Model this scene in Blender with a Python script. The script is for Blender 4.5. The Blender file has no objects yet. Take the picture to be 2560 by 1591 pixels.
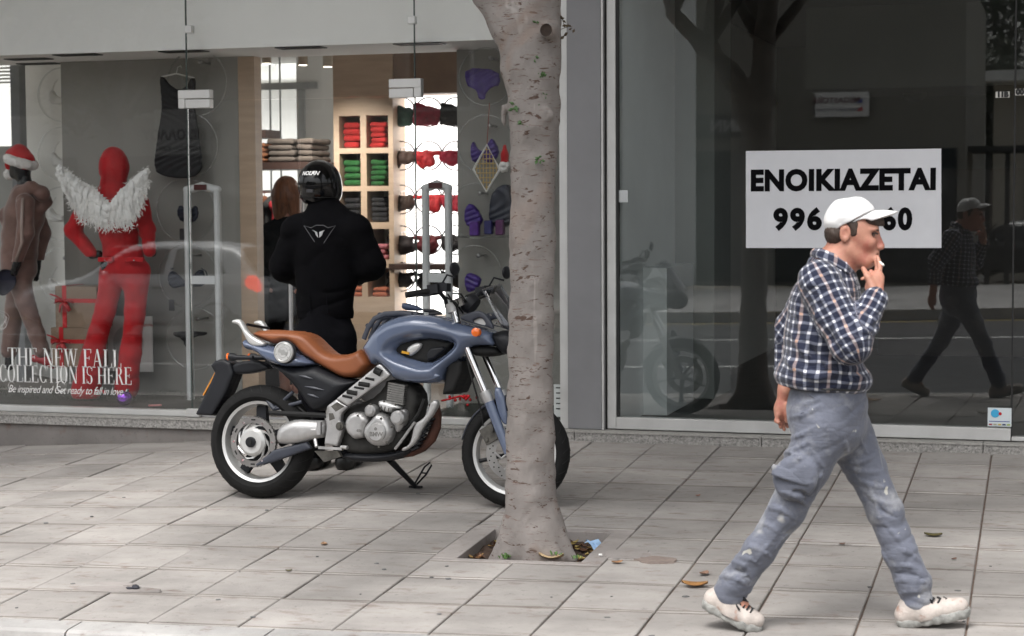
import bpy, bmesh, math, random
import numpy as np
from mathutils import Vector, Matrix, noise as mnoise
random.seed(7); np.random.seed(7)
C = bpy.context.scene.collection
SC = bpy.context.scene
# ------------------------------------------------------------------ camera
F, YAW, PIT, ROL = 4634.513, -0.29220937, 0.06284223, -0.00579262
CX, CD, CH = 0.1533945, 11.870109, 1.4166133
W0, H0 = 2560.0, 1591.0
def _axes():
    fwd = Vector((math.sin(YAW)*math.cos(PIT), math.cos(YAW)*math.cos(PIT), -math.sin(PIT)))
    rt = Vector((math.cos(YAW), -math.sin(YAW), 0))
    dn = -Vector((math.sin(YAW)*math.sin(PIT), math.cos(YAW)*math.sin(PIT), math.cos(PIT)))
    c, s = math.cos(ROL), math.sin(ROL)
    return fwd, rt*c - dn*s, rt*s + dn*c
FWD, RT, DN = _axes()
cam = bpy.data.cameras.new('camera'); camo = bpy.data.objects.new('camera', cam); C.objects.link(camo)
cam.sensor_width = 36.0; cam.lens = 36.0*F/W0; cam.clip_start = 0.05; cam.clip_end = 2000
Mx = Matrix((RT, -DN, -FWD)).transposed().to_4x4(); Mx.translation = Vector((CX, -CD, CH))
camo.matrix_world = Mx; SC.camera = camo
cam.dof.use_dof = True; cam.dof.focus_distance = 9.9; cam.dof.aperture_fstop = 4.0
# ------------------------------------------------------------------ sky, sun, exposure
SUN_EL, SUN_AZ = math.radians(62), math.radians(195)      # azimuth clockwise from +Y
wd = bpy.data.worlds.new('World'); SC.world = wd; wd.use_nodes = True
nt = wd.node_tree; bg = nt.nodes['Background']
sky = nt.nodes.new('ShaderNodeTexSky'); sky.sky_type = 'NISHITA'; sky.sun_disc = False
sky.sun_elevation = SUN_EL; sky.sun_rotation = SUN_AZ; sky.dust_density = 6.0; sky.ozone_density = 1.0; sky.air_density = 1.2
hs = nt.nodes.new('ShaderNodeHueSaturation'); hs.inputs['Saturation'].default_value = 0.18
nt.links.new(sky.outputs[0], hs.inputs['Color']); nt.links.new(hs.outputs[0], bg.inputs[0])
bg.inputs[1].default_value = 0.15
sl = bpy.data.lights.new('sun', 'SUN'); sl.energy = 0.9; sl.angle = math.radians(24); sl.color = (1, .97, .93)
so = bpy.data.objects.new('sun', sl); C.objects.link(so)
sd = Vector((math.sin(SUN_AZ)*math.cos(SUN_EL), math.cos(SUN_AZ)*math.cos(SUN_EL), math.sin(SUN_EL)))
so.rotation_euler = sd.to_track_quat('Z', 'Y').to_euler(); so.location = sd*30
SC.view_settings.view_transform = 'Standard'; SC.view_settings.look = 'None'
SC.view_settings.exposure = 0.95; SC.view_settings.gamma = 1.0; SC.view_settings.use_curve_mapping = False
SC.render.engine = 'CYCLES'
SC.cycles.max_bounces = 10; SC.cycles.transparent_max_bounces = 24; SC.cycles.glossy_bounces = 5
SC.cycles.transmission_bounces = 8; SC.cycles.diffuse_bounces = 4
SC.cycles.use_denoising = True; SC.cycles.sample_clamp_indirect = 6.0
SC.cycles.caustics_reflective = False; SC.cycles.caustics_refractive = False
# ------------------------------------------------------------------ places measured in the photograph, at a real depth
def ray(x, y):
    return FWD + RT*((x-W0/2)/F) + DN*((y-H0/2)/F)
CAMP = Vector((CX, -CD, CH))
def at(x, y, Y):
    r = ray(x, y); return CAMP + r*((Y+CD)/r.y)
def ov(x, y, Y): return at(x*1.0522, y*1.0522, Y)
def atz(x, y, Z):
    r = ray(x, y); return CAMP + r*((Z-CH)/r.z)
SY, SX_ = 0.0593431, 0.0244880
def gz(X, Y):
    """height of the pavement"""
    X = min(max(X, -8.5), 3.0)
    zp = SY*-4.6 + SX_*X
    zf = -.155 - .055*max(0, -3.9-X)
    w = (Y+4.6)/4.6
    return zp*(1-w) + zf*w
# ------------------------------------------------------------------ materials
MATS = {}
def mat(name, col, rough=.6, metal=0., var=.12, scale=6., bump=0., bscale=80., coat=0., spec=.5, emis=0., sheen=0., alpha=1., wear=None, stretch=None):
    if name in MATS: return MATS[name]
    m = bpy.data.materials.new(name); m.use_nodes = True; t = m.node_tree; N = t.nodes; L = t.links
    b = N['Principled BSDF']
    b.inputs['Roughness'].default_value = rough; b.inputs['Metallic'].default_value = metal
    b.inputs['Specular IOR Level'].default_value = spec
    if coat: b.inputs['Coat Weight'].default_value = coat; b.inputs['Coat Roughness'].default_value = .04
    if sheen: b.inputs['Sheen Weight'].default_value = sheen; b.inputs['Sheen Roughness'].default_value = .4
    if alpha < 1: b.inputs['Alpha'].default_value = alpha
    tc = N.new('ShaderNodeTexCoord'); mp = N.new('ShaderNodeMapping'); L.new(tc.outputs['Object'], mp.inputs[0])
    if stretch: mp.inputs['Scale'].default_value = stretch
    nz = N.new('ShaderNodeTexNoise'); nz.inputs['Scale'].default_value = scale; nz.inputs['Detail'].default_value = 5; nz.inputs['Roughness'].default_value = .6
    L.new(mp.outputs[0], nz.inputs[0])
    mr = N.new('ShaderNodeMapRange'); mr.inputs[1].default_value = .3; mr.inputs[2].default_value = .7
    mr.inputs[3].default_value = 1-var; mr.inputs[4].default_value = 1+var; L.new(nz.outputs[0], mr.inputs[0])
    mx = N.new('ShaderNodeMix'); mx.data_type = 'RGBA'; mx.blend_type = 'MULTIPLY'; mx.inputs[0].default_value = 1
    mx.inputs[6].default_value = (*col, 1); L.new(mr.outputs[0], mx.inputs[7])
    out = mx.outputs[2]
    if wear:                                    # (colour, scale, low, high): patches with a shape of their own
        wc, ws, lo, hi = wear
        n2 = N.new('ShaderNodeTexNoise'); n2.inputs['Scale'].default_value = ws; n2.inputs['Detail'].default_value = 6; n2.inputs['Roughness'].default_value = .65
        L.new(mp.outputs[0], n2.inputs[0])
        m2 = N.new('ShaderNodeMapRange'); m2.inputs[1].default_value = lo; m2.inputs[2].default_value = hi; L.new(n2.outputs[0], m2.inputs[0])
        x2 = N.new('ShaderNodeMix'); x2.data_type = 'RGBA'; L.new(m2.outputs[0], x2.inputs[0]); L.new(out, x2.inputs[6]); x2.inputs[7].default_value = (*wc, 1)
        out = x2.outputs[2]
    L.new(out, b.inputs['Base Color'])
    rr = N.new('ShaderNodeMapRange'); rr.inputs[3].default_value = max(0, rough-.08); rr.inputs[4].default_value = min(1, rough+.08)
    L.new(nz.outputs[0], rr.inputs[0]); L.new(rr.outputs[0], b.inputs['Roughness'])
    if bump:
        n3 = N.new('ShaderNodeTexNoise'); n3.inputs['Scale'].default_value = bscale; n3.inputs['Detail'].default_value = 4
        L.new(mp.outputs[0], n3.inputs[0]); bp = N.new('ShaderNodeBump'); bp.inputs['Strength'].default_value = bump; bp.inputs['Distance'].default_value = .01
        L.new(n3.outputs[0], bp.inputs['Height']); L.new(bp.outputs[0], b.inputs['Normal'])
    if emis:
        b.inputs['Emission Color'].default_value = (*col, 1); b.inputs['Emission Strength'].default_value = emis
    MATS[name] = m; return m
def glass(name, tint=(.93, .97, .96), k=1.0, rough=0.):
    """flat pane: sees through, mirrors by Fresnel on both of its faces"""
    if name in MATS: return MATS[name]
    m = bpy.data.materials.new(name); m.use_nodes = True; t = m.node_tree; N = t.nodes; L = t.links; N.clear()
    o = N.new('ShaderNodeOutputMaterial'); mx = N.new('ShaderNodeMixShader'); tr = N.new('ShaderNodeBsdfTransparent'); gl = N.new('ShaderNodeBsdfGlossy')
    tr.inputs[0].default_value = (*tint, 1); gl.inputs['Roughness'].default_value = rough
    fr = N.new('ShaderNodeFresnel'); ge = N.new('ShaderNodeNewGeometry'); mi = N.new('ShaderNodeMix')
    mi.inputs[2].default_value = 1.52; mi.inputs[3].default_value = 1/1.52
    L.new(ge.outputs['Backfacing'], mi.inputs[0]); L.new(mi.outputs[0], fr.inputs[0])
    ml = N.new('ShaderNodeMath'); ml.operation = 'MULTIPLY'; ml.inputs[1].default_value = k; ml.use_clamp = True
    L.new(fr.outputs[0], ml.inputs[0]); L.new(ml.outputs[0], mx.inputs[0]); L.new(tr.outputs[0], mx.inputs[1]); L.new(gl.outputs[0], mx.inputs[2]); L.new(mx.outputs[0], o.inputs[0])
    MATS[name] = m; return m
# ------------------------------------------------------------------ things, parts, meshes
RM = {}                                          # matrix of each root
def thing(name, label, cat, loc=(0, 0, 0), rotz=0., group=None, rot=None):
    o = bpy.data.objects.new(name, None); C.objects.link(o); o.empty_display_size = .1
    o.location = loc; o.rotation_euler = rot if rot else (0, 0, rotz)
    o['label'] = label; o['category'] = cat
    if group: o['group'] = group
    RM[o.name] = Matrix.Translation(Vector(loc)) @ o.rotation_euler.to_matrix().to_4x4()
    return o
def root_of(o):
    while o.parent: o = o.parent
    return o
def tag(o, label=None, cat=None, group=None, kind=None):
    if label: o['label'] = label
    if cat: o['category'] = cat
    if group: o['group'] = group
    if kind: o['kind'] = kind
    return o
def link(name, me, m=None, parent=None, world=True, smooth=False):
    """one mesh object; vertices in world space unless world=False (then in the root's own space)"""
    if m is not None: me.materials.append(m)
    if smooth: me.shade_smooth()
    o = bpy.data.objects.new(name, me); C.objects.link(o)
    if parent:
        o.parent = parent
        if world: me.transform(RM.get(root_of(parent).name, Matrix.Identity(4)).inverted())
    else:
        n = len(me.vertices); a = np.empty(n*3); me.vertices.foreach_get('co', a); a = a.reshape(-1, 3)
        lo, hi = a.min(0), a.max(0); c = Vector(((lo[0]+hi[0])/2, (lo[1]+hi[1])/2, lo[2]))
        me.transform(Matrix.Translation(-c)); o.location = c
        RM[o.name] = Matrix.Translation(c)
    return o
def raw(name, V, Fc):
    me = bpy.data.meshes.new(name); me.from_pydata([tuple(v) for v in V], [], [tuple(f) for f in Fc]); me.update(); return me
class MB:
    def __init__(s): s.v = []; s.f = []
    def add(s, V, Fc):
        n = len(s.v); s.v += [tuple(v) for v in V]; s.f += [tuple(i+n for i in f) for f in Fc]; return s
    def box(s, lo, hi, bev=0.):
        x0, y0, z0 = lo; x1, y1, z1 = hi
        if bev <= 0:
            return s.add([(x0,y0,z0),(x1,y0,z0),(x1,y1,z0),(x0,y1,z0),(x0,y0,z1),(x1,y0,z1),(x1,y1,z1),(x0,y1,z1)],
                         [(0,3,2,1),(4,5,6,7),(0,1,5,4),(1,2,6,5),(2,3,7,6),(3,0,4,7)])
        b = bev; pts = []
        loops = []
        for z, e in ((z0, b), (z0+b, 0), (z1-b, 0), (z1, b)):
            a0, a1, c0, c1 = x0+e, x1-e, y0+e, y1-e
            k = b if e == 0 else b*.45
            loops.append([(a0+k,c0,z),(a1-k,c0,z),(a1,c0+k,z),(a1,c1-k,z),(a1-k,c1,z),(a0+k,c1,z),(a0,c1-k,z),(a0,c0+k,z)])
        V = [p for l in loops for p in l]; Fc = [tuple(range(7,-1,-1)), tuple(range(24,32))]
        for i in range(3):
            for j in range(8): Fc.append((i*8+j, i*8+(j+1)%8, (i+1)*8+(j+1)%8, (i+1)*8+j))
        return s.add(V, Fc)
    def obox(s, c, ax, ay, az):
        """box from a centre and three half-axis vectors"""
        c, ax, ay, az = map(Vector, (c, ax, ay, az)); V = []
        for k in (-1, 1):
            for (i, j) in ((-1,-1),(1,-1),(1,1),(-1,1)): V.append(c+ax*i+ay*j+az*k)
        return s.add(V, [(0,3,2,1),(4,5,6,7),(0,1,5,4),(1,2,6,5),(2,3,7,6),(3,0,4,7)])
    def tube(s, pts, r, n=8, caps=True, closed=False, flat=1.):
        pts = [Vector(p) for p in pts]; m = len(pts)
        rs = r if isinstance(r, (list, tuple)) else [r]*m
        V = []; up = None
        for i, p in enumerate(pts):
            if closed: d = pts[(i+1) % m]-pts[i-1]
            else: d = pts[min(i+1, m-1)]-pts[max(i-1, 0)]
            d = d.normalized() if d.length > 1e-9 else Vector((0, 0, 1))
            if up is None: up = Vector((0,0,1)) if abs(d.z) < .9 else Vector((0,1,0))
            a = d.cross(up)
            if a.length < 1e-6: a = d.orthogonal()
            a.normalize(); bb = a.cross(d).normalized(); up = bb
            for k in range(n):
                t = 2*math.pi*k/n; V.append(p + a*(math.cos(t)*rs[i]) + bb*(math.sin(t)*rs[i]*flat))
        Fc = []
        for i in range(m if closed else m-1):
            j = (i+1) % m
            for k in range(n): Fc.append((i*n+k, i*n+(k+1)%n, j*n+(k+1)%n, j*n+k))
        if caps and not closed: Fc += [tuple(range(n-1,-1,-1)), tuple((m-1)*n+k for k in range(n))]
        return s.add(V, Fc)
    def lathe(s, prof, c, axis, n=32, closed=False, arc=None):
        """prof: (radius, offset along the axis)"""
        c = Vector(c); axis = Vector(axis).normalized(); a = axis.orthogonal().normalized(); b = axis.cross(a)
        m = len(prof); V = []
        for k in range(n):
            t = 2*math.pi*k/n; d = a*math.cos(t)+b*math.sin(t)
            for r, h in prof: V.append(c+d*r+axis*h)
        Fc = []
        for k in range(n):
            k2 = (k+1) % n
            for i in range(m if closed else m-1):
                j = (i+1) % m; Fc.append((k*m+i, k2*m+i, k2*m+j, k*m+j))
        return s.add(V, Fc)
    def disc(s, c, axis, r, h, n=24, bev=0.):
        if bev: return s.lathe([(0,-h/2),(r-bev,-h/2),(r,-h/2+bev),(r,h/2-bev),(r-bev,h/2),(0,h/2)], c, axis, n)
        return s.lathe([(0,-h/2),(r,-h/2),(r,h/2),(0,h/2)], c, axis, n)
    def ball(s, c, r, n=12, sq=(1,1,1)):
        c = Vector(c); V = [c+Vector((0,0,-r*sq[2]))]; Fc = []
        for i in range(1, n//2):
            ph = -math.pi/2+math.pi*i/(n//2)
            for k in range(n):
                t = 2*math.pi*k/n; V.append(c+Vector((math.cos(t)*math.cos(ph)*r*sq[0], math.sin(t)*math.cos(ph)*r*sq[1], math.sin(ph)*r*sq[2])))
        V.append(c+Vector((0,0,r*sq[2]))); q = n//2-1
        for k in range(n):
            Fc.append((0, 1+(k+1)%n, 1+k)); Fc.append((len(V)-1, 1+(q-1)*n+k, 1+(q-1)*n+(k+1)%n))
            for i in range(q-1): Fc.append((1+i*n+k, 1+i*n+(k+1)%n, 1+(i+1)*n+(k+1)%n, 1+(i+1)*n+k))
        return s.add(V, Fc)
    def prism(s, poly, depth):
        """poly: 3-d outline (any plane), pushed along a depth vector"""
        P = [Vector(p) for p in poly]; d = Vector(depth); n = len(P)
        V = P+[p+d for p in P]
        return s.add(V, [tuple(range(n)), tuple(range(2*n-1, n-1, -1))]+[((i+1)%n, i, n+i, n+(i+1)%n) for i in range(n)])
    def grid(s, fn, nu, nv, closed_u=False):
        V = [fn(i/(nu if closed_u else nu-1), j/(nv-1)) for i in range(nu) for j in range(nv)]
        Fc = [(i*nv+j, ((i+1)%nu)*nv+j, ((i+1)%nu)*nv+j+1, i*nv+j+1) for i in range(nu if closed_u else nu-1) for j in range(nv-1)]
        return s.add(V, Fc)
    def build(s, name, m, parent=None, smooth=False, world=True, fix=True, bevel=0.):
        me = raw(name, s.v, s.f)
        if fix or bevel:
            bm = bmesh.new(); bm.from_mesh(me)
            if bevel:
                bmesh.ops.remove_doubles(bm, verts=bm.verts, dist=1e-5)
                ed = [e for e in bm.edges if len(e.link_faces) == 2 and e.calc_face_angle(0) > .6]
                bmesh.ops.bevel(bm, geom=ed, offset=bevel, segments=2, affect='EDGES', profile=.6)
            bmesh.ops.recalc_face_normals(bm, faces=bm.faces); bm.to_mesh(me); bm.free()
        o = link(name, me, m, parent, world, smooth)
        if smooth == 'auto': pass
        return o
def smooth_by_angle(o, ang=.6):
    me = o.data; me.shade_smooth()
    bm = bmesh.new(); bm.from_mesh(me)
    for e in bm.edges: e.smooth = not (len(e.link_faces) == 2 and e.calc_face_angle(0) > ang)
    bm.to_mesh(me); bm.free(); return o
def dup(o, loc=None, label=None, group=None, parent=None):
    c = o.copy(); C.objects.link(c); c.parent = parent
    if loc is not None: c.location = loc
    if label: c['label'] = label
    if group: c['group'] = group
    if parent is None:
        RM[c.name] = Matrix.Translation(c.location) @ c.rotation_euler.to_matrix().to_4x4()
    for ch in list(o.children): dup(ch, parent=c)
    return c
def text_mesh(body, size, bold=0., shear=0., xs=1., extrude=0., align='CENTER', spacing=1.):
    cu = bpy.data.curves.new('t', 'FONT'); cu.body = body; cu.size = size; cu.offset = bold; cu.shear = shear; cu.extrude = extrude
    cu.align_x = align; cu.align_y = 'CENTER'; cu.space_character = spacing; cu.resolution_u = 4
    ob = bpy.data.objects.new('t', cu); C.objects.link(ob)
    dg = bpy.context.evaluated_depsgraph_get(); me = bpy.data.meshes.new_from_object(ob.evaluated_get(dg))
    bpy.data.objects.remove(ob); bpy.data.curves.remove(cu)
    if xs != 1: me.transform(Matrix.Diagonal((xs, 1, 1, 1)))
    me.materials.clear(); return me
def place_text(me, origin, right, up):
    r, u = Vector(right).normalized(), Vector(up).normalized(); n = r.cross(u)
    M4 = Matrix((r, u, n)).transposed().to_4x4(); M4.translation = Vector(origin); me.transform(M4); return me
# ------------------------------------------------------------------ solid shapes from distance fields
_LAT = np.random.RandomState(4).rand(32, 32, 32).astype(np.float32)
def vnoise(P, f, off=0.):
    q = P*np.array(f)+off+100.; i = np.floor(q).astype(int); t = q-i; t = t*t*(3-2*t); r = 0
    for a in (0, 1):
        for b in (0, 1):
            for c in (0, 1):
                w = (t[:,0] if a else 1-t[:,0])*(t[:,1] if b else 1-t[:,1])*(t[:,2] if c else 1-t[:,2])
                r = r+w*_LAT[(i[:,0]+a) % 32, (i[:,1]+b) % 32, (i[:,2]+c) % 32]
    return r
def cloth_folds(amp=.009, f=(6, 6, 15), tilt=.45, fine=.003, off=0., sharp=2.6):
    def fn(P):
        c, sn = math.cos(tilt), math.sin(tilt); w = (vnoise(P, (4, 4, 4), 7+off)-.5)*.10
        Q = np.stack([P[:,0]*c+P[:,2]*sn, P[:,1], -P[:,0]*sn+P[:,2]*c+w], 1)
        n = vnoise(Q, f, off); r = (1-np.abs(2*n-1))**sharp; m = np.clip(vnoise(P, (5, 5, 5), 3+off)*2-.45, 0, 1)
        Q2 = np.stack([P[:,0]*c-P[:,2]*sn, P[:,1], P[:,0]*sn+P[:,2]*c-w], 1); r2 = (1-np.abs(2*vnoise(Q2, (f[0]*2, f[1]*2, f[2]*1.8), off+11)-1))**2
        return amp*(r-.35)*m+fine*(r2-.4)
    return fn
class SDF:
    def __init__(s, lo, hi, step):
        s.lo = np.array(lo, float); s.st = step; s.n = np.ceil((np.array(hi)-s.lo)/step).astype(int)+1
        s.v = np.full(s.n, .25, np.float32)
        s.ax = [s.lo[i]+np.arange(s.n[i])*step for i in range(3)]
    def block(s, lo, hi):
        a = np.clip(np.floor((np.array(lo)-s.lo)/s.st).astype(int), 0, s.n-1); b = np.clip(np.ceil((np.array(hi)-s.lo)/s.st).astype(int)+1, 1, s.n)
        sl = tuple(slice(i, max(j, i+1)) for i, j in zip(a, b))
        return sl, [s.ax[0][sl[0]][:,None,None].astype(np.float32), s.ax[1][sl[1]][None,:,None].astype(np.float32), s.ax[2][sl[2]][None,None,:].astype(np.float32)]
    def comb(s, sl, d, k, op):
        o = s.v[sl]
        if op == 'add':
            if k <= 0: r = np.minimum(o, d)
            else: h = np.clip(.5+.5*(o-d)/k, 0, 1); r = o*(1-h)+d*h-k*h*(1-h)
        else:
            if k <= 0: r = np.maximum(o, -d)
            else: h = np.clip(.5-.5*(o+d)/k, 0, 1); r = o*(1-h)-d*h+k*h*(1-h)
        s.v[sl] = r
    def cap(s, a, b, ra, rb=None, k=.02, op='add', sq=None):
        """tapered capsule; sq=(axis vector, factor) flattens it across that axis"""
        rb = ra if rb is None else rb; a = np.array(a, float); b = np.array(b, float); m = max(ra, rb)+k+.03
        f = 1.
        if sq: m = m*max(1, sq[1], 1/sq[1])
        sl, (X, Y, Z) = s.block(np.minimum(a, b)-m, np.maximum(a, b)+m)
        px, py, pz = X-a[0], Y-a[1], Z-a[2]; d = b-a; L2 = max(d@d, 1e-12)
        t = np.clip((px*d[0]+py*d[1]+pz*d[2])/L2, 0, 1)
        qx, qy, qz = px-t*d[0], py-t*d[1], pz-t*d[2]
        if sq:
            u = np.array(sq[0], float); u /= np.linalg.norm(u); w = qx*u[0]+qy*u[1]+qz*u[2]; g = 1/sq[1]-1
            qx, qy, qz = qx+u[0]*w*g, qy+u[1]*w*g, qz+u[2]*w*g
        dist = np.sqrt(qx*qx+qy*qy+qz*qz)-(ra+(rb-ra)*t)
        if sq and sq[1] < 1: dist = dist*sq[1]**.5
        s.comb(sl, dist.astype(np.float32), k, op); return s
    def ell(s, c, r, k=.02, op='add', R=None):
        c = np.array(c, float); r = np.array(r, float); m = r.max()+k+.03
        sl, (X, Y, Z) = s.block(c-m, c+m); x, y, z = X-c[0], Y-c[1], Z-c[2]
        if R is not None:
            R = np.array(R, float).reshape(3, 3); x, y, z = (R[0,0]*x+R[1,0]*y+R[2,0]*z, R[0,1]*x+R[1,1]*y+R[2,1]*z, R[0,2]*x+R[1,2]*y+R[2,2]*z)
        k0 = np.sqrt((x/r[0])**2+(y/r[1])**2+(z/r[2])**2); k1 = np.sqrt((x/r[0]**2)**2+(y/r[1]**2)**2+(z/r[2]**2)**2)+1e-9
        s.comb(sl, (k0*(k0-1)/k1).astype(np.float32), k, op); return s
    def chain(s, pts, rs, k=.02, op='add', sq=None):
        for i in range(len(pts)-1): s.cap(pts[i], pts[i+1], rs[i], rs[i+1], k, op, sq)
        return s
    def half(s, p, n, k=.004):
        """keep the side the normal points away from"""
        n = np.array(n, float); n /= np.linalg.norm(n)
        sl, (X, Y, Z) = s.block(s.lo, s.lo+s.n*s.st)
        s.v = np.maximum(s.v, ((X-p[0])*n[0]+(Y-p[1])*n[1]+(Z-p[2])*n[2]).astype(np.float32)); return s
    def disp(s, fn):
        """fn(X,Y,Z)->metres added to the distance near the surface"""
        sl, (X, Y, Z) = s.block(s.lo, s.lo+s.n*s.st); s.v = s.v + np.asarray(fn(X, Y, Z), np.float32); return s
    def dispn(s, fn, band=.035):
        """fn(points)->metres, evaluated only near the surface"""
        I = np.argwhere(np.abs(s.v) < band); P = s.lo+I*s.st; s.v[tuple(I.T)] += fn(P).astype(np.float32); return s
    def surf(s, z_, x, y, Y0, o0=-.36, o1=.1):
        """where the line of sight through a photo point first meets the surface"""
        for o in np.arange(o0, o1, .004):
            p = np.array(at(*z_(x, y), Y0+o)); i = np.round((p-s.lo)/s.st).astype(int)
            if (i < 0).any() or (i >= s.n).any(): continue
            if s.v[tuple(i)] < 0: return p
        return None
    def ridges(s, z_, Y0, L, k=.012):
        """cloth folds: (x0,y0,x1,y1,radius,bow), radius<0 cuts a crease"""
        todo = []
        for x0, y0, x1, y1, r, bow in L:
            q = [s.surf(z_, x0+(x1-x0)*t-(y1-y0)*bow*math.sin(t*math.pi), y0+(y1-y0)*t+(x1-x0)*bow*math.sin(t*math.pi), Y0) for t in np.linspace(0, 1, 7)]
            todo.append((q, r))
        for q, r in todo:
            a = abs(r); rs = [a*w for w in (.25, .75, 1, 1, .9, .7, .2)]
            for i in range(6):
                if q[i] is None or q[i+1] is None or abs(q[i][1]-q[i+1][1]) > .06: continue
                d = np.array([0, .35*a if r > 0 else -.25*a, 0]); s.cap(q[i]+d, q[i+1]+d, rs[i], rs[i+1], k, 'add' if r > 0 else 'sub')
        return s
    def mesh(s, name):
        v = s.v; ins = v < 0
        v[0,:,:] = np.maximum(v[0,:,:], .001)
        c = [ins[i:ins.shape[0]-1+i, j:ins.shape[1]-1+j, k:ins.shape[2]-1+k] for i in (0,1) for j in (0,1) for k in (0,1)]
        al = c[0].copy(); an = c[0].copy()
        for q in c[1:]: al &= q; an |= q
        mk = an & ~al; I = np.argwhere(mk); n = len(I); idx = np.full(mk.shape, -1, np.int64); idx[mk] = np.arange(n)
        off = [(i,j,k) for i in (0,1) for j in (0,1) for k in (0,1)]
        val = [v[I[:,0]+o[0], I[:,1]+o[1], I[:,2]+o[2]] for o in off]
        acc = np.zeros((n,3)); cnt = np.zeros(n)
        for a in range(8):
            for b in range(a+1, 8):
                if sum(abs(off[a][q]-off[b][q]) for q in range(3)) != 1: continue
                m = (val[a] < 0) != (val[b] < 0); t = val[a][m]/(val[a][m]-val[b][m])
                acc[m] += np.array(off[a])+t[:,None]*(np.array(off[b])-np.array(off[a])); cnt[m] += 1
        P = s.lo+(I+acc/np.maximum(cnt,1)[:,None])*s.st
        Q = []
        for ax in range(3):
            sl0 = [slice(None)]*3; sl1 = [slice(None)]*3; sl0[ax] = slice(0,-1); sl1[ax] = slice(1,None)
            A, B = ins[tuple(sl0)], ins[tuple(sl1)]; E = np.argwhere(A != B); fl = A[tuple(E.T)]
            u, w = [q for q in range(3) if q != ax]
            ok = (E[:,u] > 0) & (E[:,w] > 0) & (E[:,u] < mk.shape[u]) & (E[:,w] < mk.shape[w]); E = E[ok]; fl = fl[ok]
            def g(du, dw):
                e = E.copy(); e[:,u] -= du; e[:,w] -= dw; return idx[tuple(e.T)]
            q = np.stack([g(1,1), g(0,1), g(0,0), g(1,0)], 1)
            if ax == 1: fl = ~fl
            q[~fl] = q[~fl][:,::-1]; Q.append(q)
        Q = np.concatenate(Q); Q = Q[(Q >= 0).all(1)]
        me = bpy.data.meshes.new(name); me.vertices.add(n); me.vertices.foreach_set('co', P.ravel())
        me.loops.add(len(Q)*4); me.loops.foreach_set('vertex_index', Q.ravel().astype(np.int32))
        me.polygons.add(len(Q)); me.polygons.foreach_set('loop_start', np.arange(len(Q), dtype=np.int32)*4)
        me.update(calc_edges=True); me.validate(); me.shade_smooth(); s.P = P; return me
    def build(s, name, m, parent=None, world=True):
        return link(name, s.mesh(name), m, parent, world)
def poly_dist(px, py, poly):
    """signed distance to a 2-d outline, positive inside"""
    P = np.array(poly, float); n = len(P); d = np.full(px.shape, 1e9); ins = np.zeros(px.shape, bool)
    for i in range(n):
        a, b = P[i], P[(i+1) % n]; e = b-a; t = np.clip(((px-a[0])*e[0]+(py-a[1])*e[1])/max(e@e, 1e-12), 0, 1)
        d = np.minimum(d, np.hypot(px-a[0]-t*e[0], py-a[1]-t*e[1]))
        cr = ((a[1] > py) != (b[1] > py)) & (px < (b[0]-a[0])*(py-a[1])/(b[1]-a[1]+1e-12)+a[0]); ins ^= cr
    return np.where(ins, d, -d)
def chaikin(p, n=2):
    p = [tuple(q) for q in p]
    for _ in range(n):
        r = []
        for i in range(len(p)):
            a, b = p[i], p[(i+1) % len(p)]
            r += [tuple(a[k]*.75+b[k]*.25 for k in range(len(a))), tuple(a[k]*.25+b[k]*.75 for k in range(len(a)))]
        p = r
    return p
def pillow(name, poly, Wd, R, lc, m, parent, step=.006, holes=(), shape=.5, rnd=2, ridge=None, floor=0., wmax=.3):
    """rounded solid whose side outline is poly (x,z in the root's space), centred at y=lc, half width Wd (number or fn(x,z))"""
    poly = chaikin(poly, rnd) if rnd else poly
    xs = [p[0] for p in poly]; zs = [p[1] for p in poly]
    wm = Wd if not callable(Wd) else wmax
    lo = (min(xs)-3*step, lc-wm-3*step, min(zs)-3*step); hi = (max(xs)+3*step, lc+wm+3*step, max(zs)+3*step)
    g = SDF(lo, hi, step); X, Z = np.meshgrid(g.ax[0], g.ax[2], indexing='ij')
    d = poly_dist(X, Z, poly)
    for h in holes: d = np.minimum(d, -poly_dist(X, Z, chaikin(h, rnd) if rnd else h))
    Wv = Wd(X, Z) if callable(Wd) else Wd
    t = 1-np.clip(d, 0, R)/R
    w = np.where(d > 0, (floor+(1-floor)*(1-t**2)**shape)*Wv, 0)
    if ridge is not None: w = w+np.where(d > 0, ridge(X, Z, d), 0)
    y = np.abs(g.ax[1]-lc)
    f = np.where(d[:,None,:] > 0, np.maximum(y[None,:,None]-w[:,None,:], -d[:,None,:]), y[None,:,None]*.5-d[:,None,:])
    g.v = f.astype(np.float32); return g.build(name, m, parent, world=False)
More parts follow.
